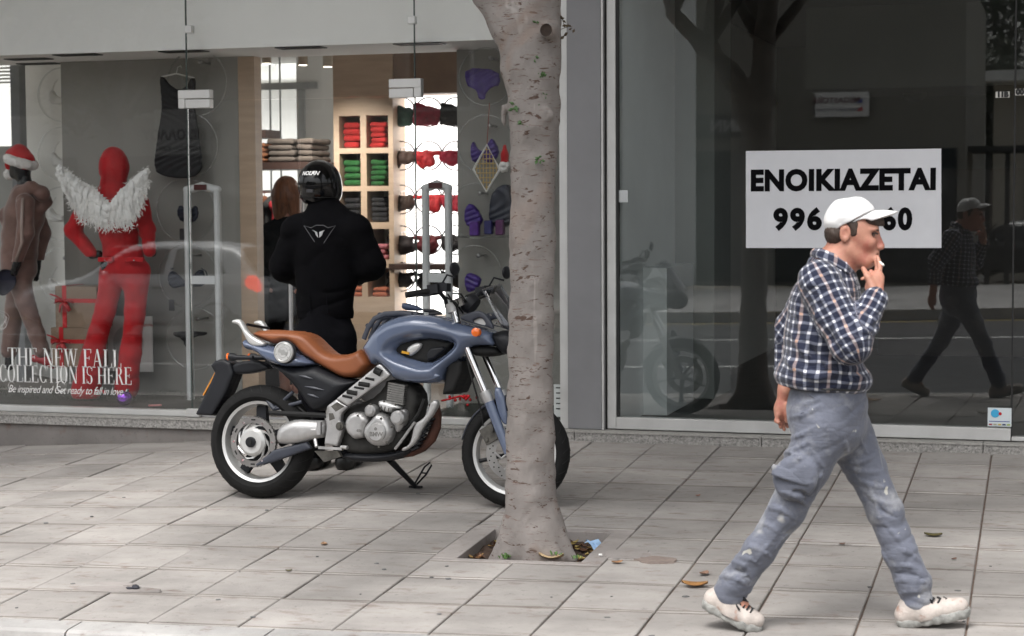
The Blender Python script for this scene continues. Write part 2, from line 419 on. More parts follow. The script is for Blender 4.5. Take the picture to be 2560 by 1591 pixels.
# ================================================================== SETTING
def concrete(name, col, dark, var=.18, tilevar=.16, stain=(.16,.10,.075), streak=True):
    m = mat(name, col, rough=.86, var=var, scale=2.2, bump=.25, bscale=120, wear=(stain, 9, .57, .80), stretch=(.7, 1.6, 1) if streak else None)
    t = m.node_tree; N = t.nodes; L = t.links; b = N['Principled BSDF']; src = b.inputs['Base Color'].links[0].from_socket
    oi = N.new('ShaderNodeObjectInfo'); mr = N.new('ShaderNodeMapRange'); mr.inputs[3].default_value = 1-tilevar; mr.inputs[4].default_value = 1+tilevar
    L.new(oi.outputs['Random'], mr.inputs[0])
    mx = N.new('ShaderNodeMix'); mx.data_type = 'RGBA'; mx.blend_type = 'MULTIPLY'; mx.inputs[0].default_value = 1
    L.new(src, mx.inputs[6]); L.new(mr.outputs[0], mx.inputs[7])
    tc = N.new('ShaderNodeTexCoord'); n = N.new('ShaderNodeTexNoise'); n.inputs['Scale'].default_value = 22; n.inputs['Detail'].default_value = 8; n.inputs['Roughness'].default_value = .75
    L.new(tc.outputs['Object'], n.inputs[0]); r2 = N.new('ShaderNodeMapRange'); r2.inputs[1].default_value = .58; r2.inputs[2].default_value = .70; r2.inputs[3].default_value = 1; r2.inputs[4].default_value = dark
    L.new(n.outputs[0], r2.inputs[0]); m3 = N.new('ShaderNodeMix'); m3.data_type = 'RGBA'; m3.blend_type = 'MULTIPLY'; m3.inputs[0].default_value = 1
    L.new(mx.outputs[2], m3.inputs[6]); L.new(r2.outputs[0], m3.inputs[7])
    # larger worn and dirty areas
    n4 = N.new('ShaderNodeTexNoise'); n4.inputs['Scale'].default_value = .9; n4.inputs['Detail'].default_value = 6; n4.inputs['Roughness'].default_value = .7; L.new(tc.outputs['Object'], n4.inputs[0])
    r4 = N.new('ShaderNodeMapRange'); r4.inputs[1].default_value = .35; r4.inputs[2].default_value = .65; r4.inputs[3].default_value = .78; r4.inputs[4].default_value = 1.12; L.new(n4.outputs[0], r4.inputs[0])
    m5 = N.new('ShaderNodeMix'); m5.data_type = 'RGBA'; m5.blend_type = 'MULTIPLY'; m5.inputs[0].default_value = 1; L.new(m3.outputs[2], m5.inputs[6]); L.new(r4.outputs[0], m5.inputs[7])
    L.new(m5.outputs[2], b.inputs['Base Color']); return m
M_tile = concrete('pavement_concrete', (.330, .309, .291), .60, tilevar=.14)
M_tedge = concrete('tile_edge_dirt', (.215, .19, .17), .45, var=.35, tilevar=.16, stain=(.11, .075, .055))
M_bed = mat('joint_dirt', (.15, .11, .088), rough=.95, var=.4, scale=30, bump=.5)
M_mortar = concrete('mortar', (.30, .275, .26), .7, tilevar=.05, streak=False)
M_kerb = concrete('kerb_concrete', (.36, .35, .34), .6, tilevar=.06, streak=False)
M_asph = mat('asphalt', (.055, .055, .058), rough=.9, var=.25, scale=3, bump=.6, bscale=300, wear=((.09,.088,.085), .7, .5, .75))
M_white = mat('road_paint', (.72, .72, .70), rough=.7, var=.15, scale=12)
M_yellow = mat('yellow_paint', (.62, .45, .10), rough=.7, var=.2, scale=12)
M_earth = mat('earth', (.16, .14, .11), rough=.95, var=.3, scale=.4)
XL = [-2.755+.4235*k for k in range(-14, 10)]; YR = [-2.465-.474*j for j in range(-5, 6)]
def sh(y): return -.017*(y+4.6)
YK0, YK1 = YR[-1]-.006, -5.0
ground = MB().grid(lambda u, v: (-260+520*u, -260+520*v, -.95), 3, 3).build('ground', M_earth); tag(ground, kind='structure')
# road, with its markings as sheets just above
RXL = [-60, -40, -20, -14, -10, -8.5, -6, -4, -2, 0, 1.5, 3, 8, 20, 40, 60]
def rz(X, Y): return gz(X, -5.0)-.125-.02*max(0, -6.2-Y if Y > -11 else 4.8+(Y+11)*.9)*-.35
mb = MB(); RYL = [-17.4, -16, -14, -11.2, -8, -6, -4.99]
mb.add([(x, y, rz(x, y)) for x in RXL for y in RYL], [(i*7+j, (i+1)*7+j, (i+1)*7+j+1, i*7+j+1) for i in range(len(RXL)-1) for j in range(6)])
road = mb.build('road', M_asph, fix=False); tag(road, kind='structure')
def roadline(name, y0, y1, m, x0=-60, x1=60, z=.004):
    b = MB(); xs = sorted(set([x0, x1]+[x for x in RXL if x0 < x < x1])); n = len(xs)
    b.add([(x, y, rz(x, y)+z) for x in xs for y in (y0, y1)], [(2*i, 2*i+2, 2*i+3, 2*i+1) for i in range(n-1)]); return b.build(name, m, road, fix=False)
roadline('yellow_line', -5.42, -5.32, M_yellow); roadline('yellow_line', -17.15, -17.05, M_yellow)
roadline('lane_line', -13.35, -13.22, M_white)
for k in range(-5, 6): roadline('lane_dash', -9.1, -8.98, M_white, k*5.5, k*5.5+2.6)
# pavement
bed = MB(); bx = [-14, -11]+[XL[0]+.21175*i for i in range(46)]+[2.0, 6, 20]; by = [-4.99, -4.4, -3.9, -3.5, -3.15, -2.83, -2.6, -2.2, -1.8, -1.4, -1.0, -.6, -.3, 0.05]
nb = len(by)
bed.add([(x, y, gz(x, y)-.011) for x in bx for y in by], [(i*nb+j, (i+1)*nb+j, (i+1)*nb+j+1, i*nb+j+1) for i in range(len(bx)-1) for j in range(nb-1)
        if not (-2.72 < (bx[i]+bx[i+1])/2 < -1.95 and -3.5 < (by[j]+by[j+1])/2 < -2.8)])
pave = bed.build('pavement', M_bed, fix=False); tag(pave, kind='structure')
pave_off = Vector(pave.location)
def slab(x0, x1, y0, y1, th=.045, ch=.004, gx=.0042, gy=.0042, jit=.0022, m=None, name='paving_tile', parent=pave, zf=None):
    zf = zf or gz
    j = random.uniform(-jit, jit); tx = random.uniform(-jit, jit); ty = random.uniform(-jit, jit)
    a0, a1, b0, b1 = x0+gx, x1-gx, y0+gy, y1-gy; V = []
    for (e, dz) in ((0, -th), (0, -ch), (ch, 0)):
        for (x, y, sx, sy) in ((a0+e, b0+e, -1, -1), (a1-e, b0+e, 1, -1), (a1-e, b1-e, 1, 1), (a0+e, b1-e, -1, 1)):
            V.append((x+sh(y), y, zf(x, y)+dz+j+tx*sx+ty*sy))
    ed = .016; n0 = len(V)
    for (i0, i1) in ((8, 11), (9, 10)):
        a_, b_2 = Vector(V[i0]), Vector(V[i1]); L_ = (b_2-a_).length; e_ = min(.3, ed/max(L_, .01)); V += [tuple(a_.lerp(b_2, e_)), tuple(a_.lerp(b_2, 1-e_))]
    Fc = [(n0, n0+2, n0+3, n0+1), (8, 9, n0+2, n0), (n0+1, n0+3, 10, 11)]
    for l in (0, 4):
        for k in range(4): Fc.append((l+k, l+(k+1)%4, l+4+(k+1)%4, l+4+k))
    o = MB().add(V, Fc).build(name, m or M_tile, parent, fix=False)
    if m is None:
        o.data.materials.append(M_tedge)
        for i in (1, 2): o.data.polygons[i].material_index = 1
    return o
PX0, PX1, PY0, PY1 = -2.632, -2.015, -3.50, -2.83        # the tree pit
rest = MB()
for i in range(len(XL)-1):
    for j in range(len(YR)-1):
        x0, x1, y1, y0 = XL[i], XL[i+1], YR[j], YR[j+1]
        if x0 < PX1 and x1 > PX0 and y0 < PY1 and y1 > PY0: continue
        slab(x0, x1, y0, y1)
for i in range(len(XL)-1):                              # the cut row against the shop step
    slab(XL[i], XL[i+1], YR[0], -.062, name='cut_tile')
gx0, gx1, gy0, gy1 = -2.755, -1.908, -3.887, -2.465
xm = -2.3315
for (a, b, c, d) in ((gx0, xm, gy0, PY0-.05), (xm, gx1, gy0, PY0-.05), (gx0, xm, PY1+.07, gy1), (xm, gx1, PY1+.07, gy1)): slab(a, b, c, d, name='cut_tile')
for (a, b, c, d) in ((gx0, gx1, PY0-.05, PY0), (gx0, gx1, PY1, PY1+.07), (gx0, PX0, PY0, PY1), (PX1, gx1, PY0, PY1)):
    slab(a, b, c, d, th=.09, gx=.0, gy=.0, ch=.003, jit=.0006, m=M_mortar, name='pit_edging')
for (sgn, xa, xb) in ((-1, XL[0]-.4235*14, XL[0]), (1, XL[-1], XL[-1]+.4235*14)):
    for k in range(14):
        for j in range(len(YR)-1):
            x0 = xa+.4235*k; o = slab(x0, x0+.4235, YR[j+1], YR[j]); me = o.data
            rest.add([tuple(v.co+pave_off) for v in me.vertices], [tuple(p.vertices) for p in me.polygons]); bpy.data.objects.remove(o); bpy.data.meshes.remove(me)
tag(rest.build('outer_tiles', M_tile, pave, fix=False), kind='stuff')
# repaired hole in the tiles near the kerb, with a dark stone in it
hp = atz(300, 1478, gz(-3.8, -4.55)); 
def blot(c, rx, ry, n=22, seed=0, j=.3):
    r = random.Random(seed); return [(c[0]+math.cos(2*math.pi*k/n)*rx*(1+r.uniform(-j, j)), c[1]+math.sin(2*math.pi*k/n)*ry*(1+r.uniform(-j, j))) for k in range(n)]
for nm, c, rx, ry, m_, dz, sd_ in (('mortar_patch', (hp.x, hp.y), .22, .05, M_mortar, .004, 3), ('mortar_patch', (hp.x-.08, hp.y+.10), .10, .03, M_mortar, .003, 5), ('mortar_patch', (PX1+.16, PY0+.2), .12, .11, M_mortar, .004, 8), ('mortar_patch', (PX1+.33, PY0+.09), .10, .07, mat('brown_patch', (.25,.20,.175), rough=.9, var=.2, scale=20), .004, 18)):
    pl = blot(c, rx, ry, seed=sd_, j=.18)
    MB().prism([(x, y, gz(x, y)+dz) for x, y in pl], (0, 0, -.012)).build(nm, m_, pave)
M_gum = mat('gum_spot', (.12, .12, .12), rough=.9, var=.3)
r9 = random.Random(11)
for k in range(60):
    x, y = r9.uniform(-6.5, .4), -4.75+abs(r9.gauss(0, 1.3)); 
    if y > -.5: continue
    s_ = r9.uniform(.005, .015); MB().prism([(px, py, gz(px, py)+.0042) for px, py in blot((x, y), s_, s_*.8, 9, k)], (0, 0, -.004)).build('gum_spot', M_gum, pave)
# kerb stones
for k in range(-16, 8):
    x0 = -.3+k*.9; mbk = MB(); V = []; 
    for x in (x0+.004, x0+.896):
        for (y, dz) in ((YK0, -.2), (YK0, -.004), (YK0-.01, .001), (YK1+.03, -.002), (YK1+.008, -.012), (YK1, -.035), (YK1, -.25)): V.append((x, y, gz(x, y)+dz))
    mbk.add(V, [tuple(range(7)), tuple(range(13, 6, -1))]+[(i, i+7, (i+1)%7+7, (i+1)%7) for i in range(7)])
    o = mbk.build('kerb_stone', M_kerb, pave)
# ------------------------------------------------------------------ the building with the two shop units
M_alu = mat('brushed_aluminium', (.50, .50, .505), rough=.42, metal=.85, var=.06, scale=3, stretch=(1,1,30))
M_alu2 = mat('pale_aluminium', (.60, .60, .59), rough=.5, metal=.6, var=.07, scale=5)
M_clad = mat('grey_cladding', (.235, .235, .245), rough=.5, metal=.35, var=.07, scale=2.5, bump=.04, bscale=300)
M_gran = mat('granite_step', (.30, .29, .275), rough=.8, var=.45, scale=70, bump=.9, bscale=55, wear=((.08,.08,.08), 75, .55, .66))
M_grant = mat('granite_top', (.33, .32, .30), rough=.75, var=.2, scale=60, bump=.15, bscale=90)
M_plinth = concrete('plinth_concrete', (.20, .185, .175), .6, tilevar=.03, streak=False)
M_gask = mat('black_gasket', (.012, .012, .012), rough=.6)
M_wallw = mat('white_plaster', (.78, .77, .74), rough=.85, var=.03, scale=3)
M_ceil = mat('ceiling_white', (.87, .87, .855), rough=.9, var=.02)
M_floor = mat('shop_floor', (.16, .14, .12), rough=.35, var=.15, scale=5)
M_upper = mat('facade_render', (.50, .48, .45), rough=.9, var=.08, scale=1.5)
bld = thing('building', 'grey clad ground floor of the building that holds both shop units', 'building', (-3.5, 0, -.15))
def bpart(name, lo, hi, m, parent=bld, bev=0., root=None):
    return MB().box(lo, hi, bev).build(name, m, parent)
bpart('upper_wall', (-9.8, .02, 3.32), (9, 9, 13), M_upper)
bpart('added_shade_canopy', (-9.8, -3.9, 7.0), (9, .018, 7.16), M_upper)  # unseen overhang added to shade the pavement near the shop fronts
bpart('back_ceiling', (-9.8, .03, 3.10), (9, 9, 3.14), M_ceil)
for (x0, x1) in ((-9.75, -7.55), (-7.545, -5.2), (-5.195, -2.955), (-2.95, -1.72), (-1.715, -.345), (-.34, 1.6)):
    b = MB(); zt = -.092
    b.box((x0, -.135, zt-.075), (x1, .06, zt-.012)); o = b.build('granite_slab', M_gran, bld, bevel=.004)
    bpart('granite_top', (x0, -.142, zt-.012), (x1, .06, zt), M_grant)
bpart('plinth', (-9.75, -.105, -.62), (1.6, .06, -.168), M_plinth)
# grey pillar between the shops with its aluminium edge strips
bpart('edge_strip', (-3.075, -.035, -.09), (-3.018, .05, 3.15), M_alu2)
bpart('pillar_cladding', (-3.016, -.06, -.09), (-2.785, .06, 3.15), M_clad, bev=.004)
bpart('edge_strip', (-2.783, -.066, -.09), (-2.770, .04, 3.15), M_alu2)
bpart('gasket', (-2.769, -.02, -.09), (-2.757, .03, 3.15), M_gask)
bpart('party_wall', (-2.95, .07, -.15), (-2.72, 7.1, 3.1), M_wallw)
# ---------------------------------------------------------------- clothes shop unit
shop = thing('shop_unit', 'brightly lit clothes shop with glass doors and a white bulkhead above', 'shop', (-5.5, .1, -.1))
G1 = glass('shop_glass', (.97, .975, .972), k=1.15)
def sp(name, lo, hi, m, bev=0.): return MB().box(lo, hi, bev).build(name, m, shop)
sp('floor', (-9.75, .07, -.16), (-2.96, 7.2, -.095), M_floor)
sp('display_floor', (-9.7, .06, -.09), (-5.80, .95, -.045), mat('display_base', (.03, .035, .03), rough=.7))
sp('display_floor', (-4.08, .06, -.09), (-3.02, .95, -.045), MATS['display_base'])
sp('bulkhead', (-9.75, .16, 2.505), (-2.96, 1.02, 3.09), M_ceil)
sp('ceiling', (-9.75, 1.03, 2.99), (-2.96, 7.2, 3.08), M_ceil)
sp('bottom_rail', (-9.7, -.04, -.09), (-5.80, .045, -.048), M_alu2, .003)
sp('bottom_rail', (-4.085, -.04, -.09), (-3.08, .045, -.045), M_alu2, .003)
sp('threshold', (-5.78, -.03, -.09), (-4.10, .05, -.078), M_alu)
sp('door_floor_box', (-5.80, -.075, -.088), (-5.70, -.035, -.03), M_alu2, .004)
for (x0, x1, z0, z1) in ((-9.7, -5.792, -.046, 3.08), (-4.086, -3.08, -.043, 3.08), (-5.782, -4.097, 2.135, 3.08)):
    sp('glass_pane', (x0, -.006, z0), (x1, .006, z1), G1)
for (x0, x1) in ((-5.782, -4.946), (-4.934, -4.097)):
    sp('glass_door', (x0, -.006, -.07), (x1, .006, 2.125), G1)
sp('glass_edge', (-5.792, -.0065, -.04), (-5.784, .0065, 3.08), mat('glass_edge', (.05, .07, .065), rough=.2))
sp('glass_edge', (-4.096, -.0065, -.04), (-4.089, .0065, 3.08), MATS['glass_edge'])
sp('glass_pane', (-9.712, .05, -.08), (-9.70, 7.0, 3.08), G1)
# patch fittings of the doors, clamps above, door pulls
for (x0, x1, zc, s_) in ((-5.845, -5.60, 2.155, 1), (-4.27, -4.04, 2.195, -1)):
    pf = sp('patch_fitting', (x0, -.03, zc-.008), (x1, .03, zc+.052), M_alu2, .003)
    xa, xb = (x0+.055, x1) if s_ > 0 else (x0, x1-.055)
    sp('patch_fitting', (xa, -.03, zc-.075), (xb, .03, zc-.013), M_alu2, .003)
    sp('patch_fitting', (x0, -.028, zc-.075) if s_ > 0 else (xb+.003, -.028, zc-.075), (xa-.003, .028, zc-.006) if s_ > 0 else (x1, .028, zc-.006), M_alu2, .003)
for (x, y) in ((474, 74), (1031, 51)):
    c = at(x, y, 0); sp('glass_clamp', (c.x-.026, -.025, c.z-.026), (c.x+.026, .025, c.z+.026), M_alu2, .003)
for dx in (-.055, .055):
    b = MB(); x = -4.94+dx
    b.tube([(x, -.06, .42), (x, -.06, .95)], .014, 12)
    for z in (.50, .87): b.tube([(x, -.06, z), (x, .004, z)], .008, 8)
    o = b.build('door_pull', M_alu, shop, smooth=True); smooth_by_angle(o)
# display panels, wood edging, walls behind
M_panel = mat('grey_panel', (.30, .295, .275), rough=.7, var=.05, scale=2)
M_wood = mat('pale_wood', (.50, .37, .265), rough=.5, var=.1, scale=3, stretch=(1,1,9))
sp('display_panel', (-7.285, .86, -.044), (-5.80, .92, 2.503), M_panel)
sp('display_panel', (-4.08, .86, -.044), (-2.99, .92, 2.503), M_panel)
sp('panel_edge', (-5.798, .86, -.09), (-5.665, .98, 2.503), M_wood)
# white wall on the left with a bright window beyond
a = at(56, 400, 2.0); b_ = at(175, 400, 2.0)
a3 = at(56, 400, 2.7); MB().prism([(a3.x, 2.7, -.09), (-7.30, 1.5, -.09), (-7.30, 1.6, -.09), (a3.x, 2.8, -.09)], (0, 0, 3.07)).build('side_wall', M_wallw, shop)
wl = at(-10, 370, 2.02)
sp('window_wall', (-9.7, 2.0, -.09), (a.x-.09, 2.1, at(20, 366, 2.0).z), mat('grey_plaster', (.42, .42, .40), rough=.9, var=.05))
sp('window_frame', (a.x-.088, 1.98, -.09), (a.x-.003, 2.08, 2.985), mat('frame_grey', (.25, .26, .27), rough=.5))
for k in range(7):
    z = at(20, 150+k*9, 2.05).z; sp('blind_slat', (-9.7, 2.04, z-.014), (a.x-.10, 2.075, z), M_wallw)
# back wall with the middle window
yb = 5.0
p0, p1, p2, p3 = at(560, 300, yb), at(742, 300, yb), at(840, 300, yb), at(742, 640, yb)
sp('back_wall', (p1.x, yb, -.09), (p2.x+.4, yb+.12, 2.985), M_wallw)
sp('back_wall', (-9.7, yb, -.09), (p1.x-.005, yb+.12, .55), M_wallw)
fr = mat('window_alu', (.42, .43, .43), rough=.4, metal=.3)
zb = at(690, 216, yb).z
sp('window_bar', (-9.7, yb-.03, zb-.035), (at(795, 220, yb).x, yb+.02, zb+.03), fr)
xb = at(757, 300, yb).x; sp('window_bar', (xb-.03, yb-.035, .55), (xb+.03, yb-.002, zb-.04), fr)
for q in (672, 697): 
    x = at(q, 300, yb).x; sp('window_bar', (x-.006, yb+.03, .56), (x+.006, yb+.05, 2.98), fr)
sp('back_window_glass', (-9.69, yb+.055, .56), (p1.x-.01, yb+.065, 2.98), G1)
# shelving wall
ys = 3.0
def sx(u): return at(600+.31746*u, 300, ys).x
def szz(v, o=80): return at(900, o+.31746*v, ys).z
xl, xr = sx(735), sx(1204); zt = 2.985
shelf = thing('shelf_unit', 'pale wood wall shelf with square niches full of folded clothes', 'shelf unit', ((xl+xr)/2, ys, -.09))
def hp_(name, lo, hi, m=M_wood): return MB().box(lo, hi).build(name, m, shelf)
cols = [(sx(779), sx(946)), (sx(993), sx(1166))]
rows = [(szz(915), szz(660)), (szz(1215), szz(958)), (szz(1500), szz(1255)), (szz(535, 480), szz(292, 480)), (szz(828, 480), szz(600, 480))]
hp_('side_panel', (xl, ys, -.09), (cols[0][0], ys+.42, zt)); hp_('side_panel', (cols[0][1], ys, -.09), (cols[1][0], ys+.42, zt)); hp_('side_panel', (cols[1][1], ys, -.09), (xr, ys+.42, zt))
for (x0, x1) in cols:
    zs = [rows[4][0]]
    hp_('shelf_board', (x0, ys, -.09), (x1, ys+.42, rows[4][0]))
    for r in range(4, 0, -1): hp_('shelf_board', (x0, ys, rows[r][1]), (x1, ys+.42, rows[r-1][0]))
    hp_('shelf_board', (x0, ys, rows[0][1]), (x1, ys+.42, zt))
hp_('back_board', (xl, ys+.421, -.09), (xr, ys+.44, zt), mat('shelf_back', (.72, .66, .56), rough=.7))
# lit display wall right of the shelves
x0, x1 = xr+.004, at(1165, 300, ys).x; z1, z0 = at(1000, 236, ys).z, at(1000, 790, ys).z
M_lit = mat('lit_acrylic', (1., .99, .97), rough=.5, var=0, emis=1.7)
lw = thing('light_wall', 'bright white backlit display wall hung with lingerie', 'display wall', ((x0+x1)/2, ys+.3, -.09))
MB().box((x0, ys+.30, z0), (x1+.6, ys+.34, z1)).build('light_panel', M_lit, lw)
MB().box((x0, ys+.02, z1+.003), (x1+.9, ys+.34, zt)).build('fascia', mat('brown_fascia', (.25, .17, .12), rough=.6, var=.1), lw)
MB().box((x0, ys+.02, -.09), (x1+.6, ys+.34, z0-.003)).build('counter', M_wood, lw)
zs_ = at(1000, 660, ys).z
MB().box((at(974, 660, ys).x, ys-.02, zs_-.05), (x1+.5, ys+.26, zs_)).build('dark_shelf', mat('dark_wood', (.05, .03, .025), rough=.4), lw)
# outside behind the shop: a white rendered house over a bright yard
ydm = mat('pale_yard', (.6, .59, .57), rough=.9, var=.08)
tag(MB().box((-60, 9.3, -.3), (30, 60, -.16)).build('yard', ydm), kind='structure')
hw = thing('house', 'white rendered house seen through the back window of the shop', 'house', (-17, 16, -.15))
M_wh = mat('white_render', (.82, .82, .80), rough=.9, var=.03)
MB().box((-34, 16, -.15), (-9, 22, 6.5)).build('wall', M_wh, hw)
w0, w1 = at(632, 118, 16), at(690, 165, 16)
MB().box((w0.x, 15.93, w1.z), (w1.x, 15.998, w0.z)).build('window_frame', mat('window_white', (.85,.85,.85), rough=.5), hw)
MB().box((w0.x+.12, 15.90, w1.z+.1), (w1.x-.12, 15.929, w0.z-.1)).build('window_pane', mat('dull_glass', (.35, .37, .40), rough=.2), hw)
l0, l1 = at(600, 184, 15.7), at(720, 200, 15.7)
MB().box((l0.x-4, 15.6, l1.z), (l1.x+1, 15.998, l0.z)).build('ledge', M_wh, hw)
# ---------------------------------------------------------------- vacant shop unit
vac = thing('shop_unit', 'dark empty shop with one wide reflecting window to let', 'shop', (-1.4, .1, -.1))
def vp(name, lo, hi, m, bev=0.): return MB().box(lo, hi, bev).build(name, m, vac)
G2 = glass('vacant_glass', (.93, .95, .945), k=2.0)
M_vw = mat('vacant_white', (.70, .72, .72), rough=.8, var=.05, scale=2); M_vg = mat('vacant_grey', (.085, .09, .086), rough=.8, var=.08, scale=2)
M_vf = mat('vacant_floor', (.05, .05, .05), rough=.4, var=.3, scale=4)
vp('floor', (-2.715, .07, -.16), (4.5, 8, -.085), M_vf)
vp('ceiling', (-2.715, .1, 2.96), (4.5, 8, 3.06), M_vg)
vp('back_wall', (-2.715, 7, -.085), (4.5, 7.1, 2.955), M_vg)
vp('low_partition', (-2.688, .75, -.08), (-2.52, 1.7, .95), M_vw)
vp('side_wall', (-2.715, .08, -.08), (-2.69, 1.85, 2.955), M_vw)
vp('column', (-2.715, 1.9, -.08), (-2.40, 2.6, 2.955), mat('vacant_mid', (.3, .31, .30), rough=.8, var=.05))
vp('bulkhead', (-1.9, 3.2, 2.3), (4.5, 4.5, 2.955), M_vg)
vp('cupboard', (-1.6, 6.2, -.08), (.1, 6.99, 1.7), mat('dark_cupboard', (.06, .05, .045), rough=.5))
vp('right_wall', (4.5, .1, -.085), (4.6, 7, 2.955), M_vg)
b = MB(); c = atz(2140, 142, 2.28); b.lathe([(0, 0), (.10, 0), (.095, -.03), (.06, -.06), (0, -.07)], (c.x, 4.0, 2.298), (0, 0, 1), 20); b.build('ceiling_lamp', M_vg, vac, smooth=True)
vp('frame_post', (-2.755, -.03, -.085), (-2.695, .05, 3.1), M_alu2, .003)
vp('gasket', (-2.694, -.02, -.005), (-2.678, .02, 3.1), M_gask)
vp('bottom_rail', (-2.693, -.04, -.085), (-.181, .05, -.008), M_alu2, .003)
vp('bottom_rail', (-.176, -.04, -.085), (1.5, .05, -.06), M_alu2, .003)
vp('glass_pane', (-2.677, -.006, -.006), (-.184, .006, 3.1), G2)
vp('glass_pane', (-.172, -.006, -.058), (1.5, .006, 3.1), G2)
vp('glass_joint', (-.183, -.007, -.006), (-.173, .007, 3.1), M_gask)
# ---------------------------------------------------------------- across the street (what the shop windows mirror)
fp = MB(); FX = [-60, -30, -8.5, -4, 0, 3, 30, 60]
def fz(x): return gz(x, -5.0)+.05
fp.add([(x, y, fz(x)+d) for x in FX for (y, d) in ((-17.4, -.2), (-17.4, 0), (-24.5, .05))], [(i*3+j, i*3+j+1, (i+1)*3+j+1, (i+1)*3+j) for i in range(7) for j in range(2)])
far = fp.build('far_pavement', M_kerb, fix=False); tag(far, kind='structure')
def far_building(label, x0, x1, y, h, colr, nwin, nfl, base, holes=True):
    z = -.4; B = thing('building', label, 'building', ((x0+x1)/2, y, z))
    MB().box((x0, y-9, z), (x1, y, h)).build('wall', mat('far_wall_%d' % int(h*10), colr, rough=.9, var=.1, scale=.6), B)
    gm = mat('far_glass', (.02, .025, .03), rough=.08, var=.3); fm = mat('far_frame', (.5, .5, .48), rough=.6)
    wd_ = (x1-x0)/nwin
    for f in range(nfl):
        for k in range(nwin):
            cx = x0+(k+.5)*wd_; zz = base+f*3.1
            w = MB().box((cx-.75, y, zz), (cx+.75, y+.05, zz+1.6)).build('window', fm, B)
            MB().box((cx-.66, y+.051, zz+.09), (cx+.66, y+.06, zz+1.51)).build('pane', gm, w)
    for k in range(nwin):
        cx = x0+(k+.5)*wd_; MB().box((cx-.42*wd_, y, -.3), (cx+.42*wd_, y+.04, 2.45)).build('shop_window', gm, B)
    return B
far_building('beige block of shops across the street, seen mirrored in the clothes shop window', -34, -7.5, -25, 6.3, (.33, .31, .28), 8, 1, 3.3)
fb0 = bpy.data.objects['building.001']
pw0, pw1 = at(1556, 400, 24.9).x, at(1738, 400, 24.9).x
MB().box((pw0, -24.99, -.3), (pw1, -24.9, 6.2)).build('pale_wall', mat('far_pale', (.72, .74, .73), rough=.9, var=.05), fb0)
fb = far_building('low concrete block across the street, seen mirrored in the empty shop window', -10, -1.9, -27, 6.0, (.22, .21, .185), 4, 0, 3.4)
def sign_board(label, px, Yv, lines, colr=(.75, .75, .73)):
    (xa, ya, xb, yb2) = px; A, B_ = at(xa, ya, Yv), at(xb, yb2, Yv); y = -Yv
    S = thing('sign', label, 'sign', ((A.x+B_.x)/2, y, B_.z))
    MB().box((A.x, y-.06, B_.z), (B_.x, y, A.z)).build('board', mat('sign_%.2f' % colr[0], colr, rough=.6, var=.03), S)
    for (t, fx, fy, sz, colt, bold) in lines:
        me = text_mesh(t, sz*(A.z-B_.z), bold=bold); place_text(me, (B_.x+(A.x-B_.x)*fx, y+.006, B_.z+(A.z-B_.z)*fy), (-1, 0, 0), (0, 0, 1))
        link('lettering', me, mat('letter_%.2f_%.2f' % (colt[0], colt[2]), colt, rough=.6), S)
    return S, A, B_
sign_board('white sign with black Greek lettering, mirrored over the black slip dress', (385, 275, 525, 385), 24.9, [('Π. ΝΙΚΟΛΑΟΥ', .5, .42, .30, (.02,.02,.02), .012), ('ΗΛΕΚΤΡΙΚΑ - ΕΙΔΗ', .5, .12, .13, (.02,.02,.02), .004)], (.62, .62, .60))
S_, A_, B_ = sign_board('white sign with a red and blue mark, mirrored high in the empty shop window', (2038, 232, 2172, 291), 26.8, [('MEGASTORE', .60, .66, .34, (.10,.02,.03), .004), ('IOANNIDES STATIONERY', .60, .27, .17, (.03,.03,.08), .0)], (.70, .70, .68))
for k, (zc, colr) in enumerate(((.62, (.03, .06, .35)), (.30, (.6, .03, .04)))):
    h_ = A_.z-B_.z; x = B_.x-.25; z = B_.z+h_*zc
    MB().prism([(x, -26.79, z-.04), (x+.12, -26.79, z-.04), (x+.12, -26.79, z+.05)], (0, .012, 0)).build('mark', mat('mark_%d' % k, colr, rough=.6), S_)
sign_board('dark shop fascia with pale letters, mirrored beside the sheet of notices', (1640, 290, 1872, 345), 26.9, [('ANN', .22, .5, .7, (.5,.5,.5), .012)], (.05, .05, .055))
# ================================================================== MOTORCYCLE
BR, BFR = Vector((-4.262, -2.189, gz(-4.262, -2.189))), Vector((-2.716, -2.293, gz(-2.716, -2.293)))
_d = BFR-BR; WB = _d.length
bike = thing('motorcycle', 'blue motorcycle with a tan seat parked on its side stand behind the tree', 'motorcycle', BR,
             rot=(math.radians(-5), -math.asin(_d.z/WB), math.atan2(_d.y, _d.x)))
BM = RM[bike.name]; BI = BM.inverted(); BO = BI @ CAMP; BR3 = BI.to_3x3()
def bl(px, py, l):
    r = BR3 @ ray(px, py); t = (l-BO.y)/r.y; p = BO+r*t; return (p.x, p.z)
def zA(x, y): return (480+.34392*x, 760+.34392*y)
def zB(x, y): return (900+.39688*x, 680+.39683*y)
def zC(x, y): return (980+.18519*x, 680+.18519*y)
def zE(x, y): return (780+.21171*x, 920+.21164*y)
def bq(z, pts, l): return [bl(*z(*p), l) for p in pts]
def b3(z, x, y, l): p = bl(*z(x, y), l); return Vector((p[0], l, p[1]))
M_blue = mat('blue_paint', (.115, .145, .222), rough=.25, var=.05, scale=3, coat=.8, metal=.1)
M_seat = mat('tan_leather', (.26, .083, .03), rough=.45, var=.12, scale=6, bump=.12, bscale=160)
M_dark = mat('dark_plastic', (.011, .012, .015), rough=.5, var=.15, scale=8, spec=.3)
M_navy = mat('navy_plastic', (.035, .04, .055), rough=.45, var=.1, scale=8)
M_rub = mat('tyre_rubber', (.011, .011, .011), rough=.8, var=.25, scale=14, bump=.2, bscale=60, spec=.2)
